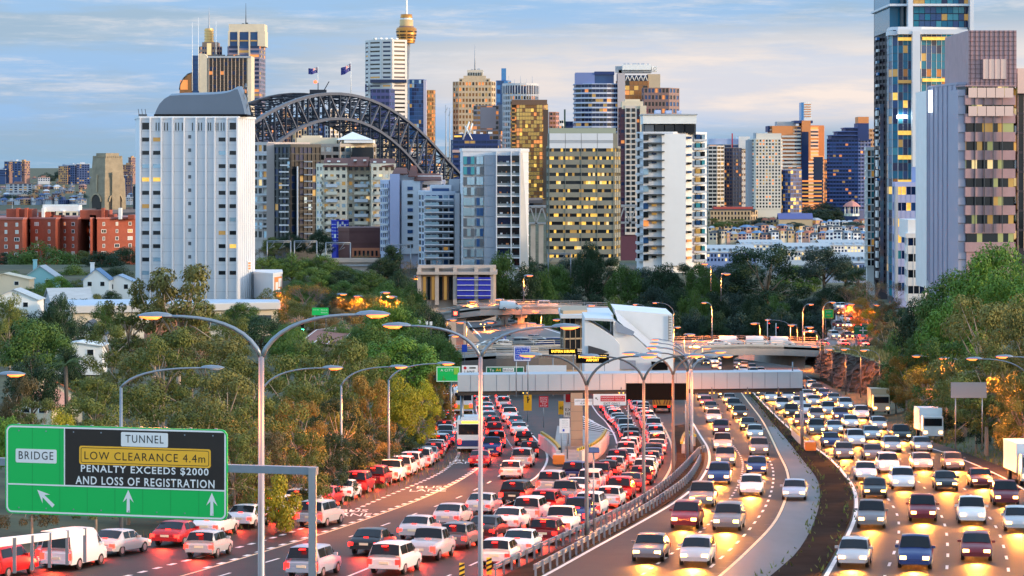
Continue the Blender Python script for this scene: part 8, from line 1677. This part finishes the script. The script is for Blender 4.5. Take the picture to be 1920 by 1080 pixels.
# larger vehicles
def bus(p,f,label,col,L=11.5,lit='rear',name='bus',H=3.1,band=None):
    t=thing(name,label,name,p); t.rotation_euler=(math.asin(f.z),0,math.atan2(-f.x,f.y)); mb=MB(); w=1.25
    mb.prism([(-w,-L/2),(w,-L/2),(w,L/2-.3),(w-.25,L/2),(-w+.25,L/2),(-w,L/2-.3)],.35,H,0); mb.box((-.9,-L/2+1.5,H),(.9,L/2-3,H+.22)); mb.build('body',CM[col],t)
    mb=MB(); mb.box((-1.1,-L/2-.02,1.7),(1.1,-L/2+.1,2.7)); mb.build('rear_window',CARG,t); mb=MB(); mb.box((-1.15,L/2-.1,1.2),(1.15,L/2+.02,2.75)); mb.build('windscreen',CARG,t)
    for s in (-1,1):
        mb=MB(); mb.box((min(s*w,s*(w+.02)),-L/2+.5,1.5),(max(s*w,s*(w+.02)),L/2-.6,2.55)); mb.build('side_window',CARG,t)
        mb=MB(); mb.box((s*1.0-.15,-L/2-.03,.8),(s*1.0+.15,-L/2+.1,1.25)); mb.build('tail_light',TAILB if lit=='rear' else TAILO,t)
        mb=MB(); mb.box((s*.9-.2,L/2-.1,.7),(s*.9+.2,L/2+.03,.95)); mb.build('headlight',HEADL if lit=='front' else HEADO,t)
        for y in (L*.3,-L*.3): mb=MB(); mb.tube([(s*w-.15*s-.12,y,.48),(s*w-.15*s+.12,y,.48)],.48,14); mb.build('wheel',TYRE,t)
    if band: mb=MB(); mb.box((-w-.015,-L/2-.015,.55),(w+.015,L/2-.4,1.15)); mb.build('stripe_panel',CM[band],t)
    mb=MB(); mb.box((-.8,-L/2-.03,2.8),(.8,-L/2+.1,3.0)); mb.build('destination_sign',M_LED if lit=='rear' else M_BLACK,t); return t
def fdir(a,b): return (G(*b)-G(*a)).normalized()
bus(G(882,842),fdir((882,842),(888,800)),'pale blue and yellow city bus on the curving bus lane','white',band='dark blue')
bus(G(868,772),fdir((868,772),(865,750)),'white bus farther up the bus lane under the box beam','white',band='yellow')
def truck(p,f,label,col,box,lit='front',L=8,H=3.3):
    t=thing('box_truck',label,'truck',p); t.rotation_euler=(math.asin(max(-.2,min(.2,f.z))),0,math.atan2(-f.x,f.y)); mb=MB(); mb.box((-1.2,-L/2,.95),(1.2,L/2-2.1,H)); mb.build('cargo_box',box,t); mb=MB(); mb.prism([(-1.1,L/2-1.95),(1.1,L/2-1.95),(1.1,L/2),(-1.1,L/2)],.45,2.5,0,scale=.97); mb.build('cab',CM[col],t); mb=MB(); mb.box((-.95,L/2-.1,1.5),(.95,L/2+.02,2.3)); mb.build('windscreen',CARG,t); mb=MB(); mb.box((-.9,-L/2,.6),(.9,L/2-2,.95)); mb.build('chassis',M_BLACK,t)
    for s in (-1,1):
        mb=MB(); mb.box((s*.8-.18,L/2-.1,.7),(s*.8+.18,L/2+.03,.95)); mb.build('headlight',HEADL if lit=='front' else HEADO,t)
        mb=MB(); mb.box((s*.9-.15,-L/2-.03,.75),(s*.9+.15,-L/2+.1,.95)); mb.build('tail_light',TAIL if lit=='rear' else TAILO,t)
        for y in (L/2-1.1,-L*.28): mb=MB(); mb.tube([(s*1.0-.13,y,.48),(s*1.0+.13,y,.48)],.48,14); mb.build('wheel',TYRE,t)
    return t
truck(G(1742,822),-fdir((1742,822),(1650,780)),'white box truck with bright headlights on the outermost lane below the rock cutting','white',M_WHITE)
truck(G(1648,775),-fdir((1648,775),(1600,752)),'beige box truck farther up the outermost lane under the rock cutting','beige',mat('beige_box',(.45,.36,.24),.6))
truck(G(1925,905),-fdir((1925,905),(1850,870)),'long pale box truck entering at the right picture edge','pale blue',M_WHITE,L=10)
make_car('van','white',G(140,1062),fdir((140,1062),(300,1027)),'brake','white van with brake lights beside the white roadside barrier','cars queuing beside the trees')
t=truck(G(1241,772),fdir((1241,772),(1239,755)),'yellow works truck with orange chevron board facing the tunnel traffic','yellow',CM['yellow'],lit='rear',L=7,H=2.6)
mb=MB(); mb.box((-1.25,-3.75,1.0),(1.25,-3.6,2.5)); bd=mb.build('chevron_board',mat('chevron_orange',(.75,.28,.02),.5),t); mb=MB()
for k in range(3):
    for s in (-1,1): x=s*(.15+.36*k); mb.slab([(x,-3.765,1.1),(x+s*.18,-3.765,1.1),(x+s*.18+s*.35,-3.765,2.4),(x+s*.35,-3.765,2.4)],(0,.012,0))
mb.build('chevron_stripe',mat('chevron_dark',(.30,.06,.01),.5),bd)
# vehicles on the overpass and ramps
def onpx(kind,col,px,py,Y,f,lit,label,group,**k): return make_car(kind,col,P(px,py,Y),Vector(f).normalized(),lit,label,group,far=True,**k)
onpx('van','white',1420,649,531,(1,.05,0),'off','white van crossing the overpass left of the red traffic light','vehicles on the overpass'); onpx('van','white',1466,650,531,(1,.05,0),'off','white van crossing the overpass right of the red traffic light','vehicles on the overpass')
onpx('van','white',1370,649,532,(1,0,0),'off','white van low on the overpass left of both buses','vehicles on the overpass'); onpx('sedan','white',1348,650,530,(1,0,0),'off','white sedan at the left end of the overpass railing','vehicles on the overpass')
onpx('van','white',957,581,594,(1,.05,0),'off','white van on the upper ramp in front of the stone abutment','vehicles on the upper ramp'); onpx('wagon','silver',1026,577,607,(1,.05,0),'off','silver wagon on the right part of the upper ramp','vehicles on the upper ramp')
g='cars on the interchange decks'
for i,(px,py,Y,k,c,f,lit) in enumerate(((1052,649,474,'sedan','silver',(1,0,0),'off'),(1020,650,474,'sedan','black',(1,0,0),'off'),(1030,651,472,'wagon','dark blue',(-1,0,0),'off'),(985,651,473,'wagon','grey',(1,0,0),'off'),(950,653,473,'hatchback','white',(1,0,0),'off'),(920,656,472,'sedan','beige',(-1,0,0),'front'))):
    onpx(k,c,px,py,Y,f,lit,f'{c} {k} on the middle deck, {ordw(i)} counting from the right',g)
rr=random.Random(5); i=0
for py in (612,619,626,633,641,649,656):
    for fx in (.25,.5,.75):
        Y=640-(py-604)*2.4; x0=interp([(604,872),(618,880),(640,900),(662,850)],py); x1=interp([(600,960),(606,1000),(634,1090),(664,1110)],py)
        if rr.random()<.35: continue
        px=x0+(x1-x0)*fx+rr.uniform(-8,8); c=rr.choice(wh); onpx(rr.choice(('sedan','wagon','hatchback')),c,px,py,Y,(-.55,-.8,0),'front',f'{c} car with headlights on the wide interchange ramp, {ordw(i)} from its far end',g); i+=1
i=0
for py in (578,590,602,614,626,634,642,650,657):
    for fx in (.2,.5,.8):
        Y=720-(py-572)*2.2; x0=interp([(572,1566),(600,1566),(630,1555),(652,1512)],py); x1=interp([(572,1590),(604,1606),(632,1628),(662,1656)],py)
        if rr.random()<.2: continue
        px=x0+(x1-x0)*fx; c=rr.choice(('white','white','silver','red','maroon')); rear=fx>.6 or py>640; onpx(rr.choice(('sedan','wagon','hatchback')),c,px,py,Y,(-.12,.98,0) if rear else (.12,-.98,0),'brake' if rear else 'front',f'{c} car with {"brake lights" if rear else "headlights"} on the far right ramp, {ordw(i)} from its top','cars on the far right ramp'); i+=1
far_l=[([(1290,700),(1320,678),(1345,668),(1290,662)],3)]
for k,(a,b) in enumerate((((1510,727),(1300,664)),((1480,727),(1280,664)),((1440,727),(1272,666)))):
    lane([a,((a[0]+b[0])/2-10,(a[1]+b[1])/2-4),b],lambda:U(16,30),False,f'from under the overpass, {("right","middle","left")[k]} far lane','far oncoming cars by the overpass',d0=14,cols=wh)
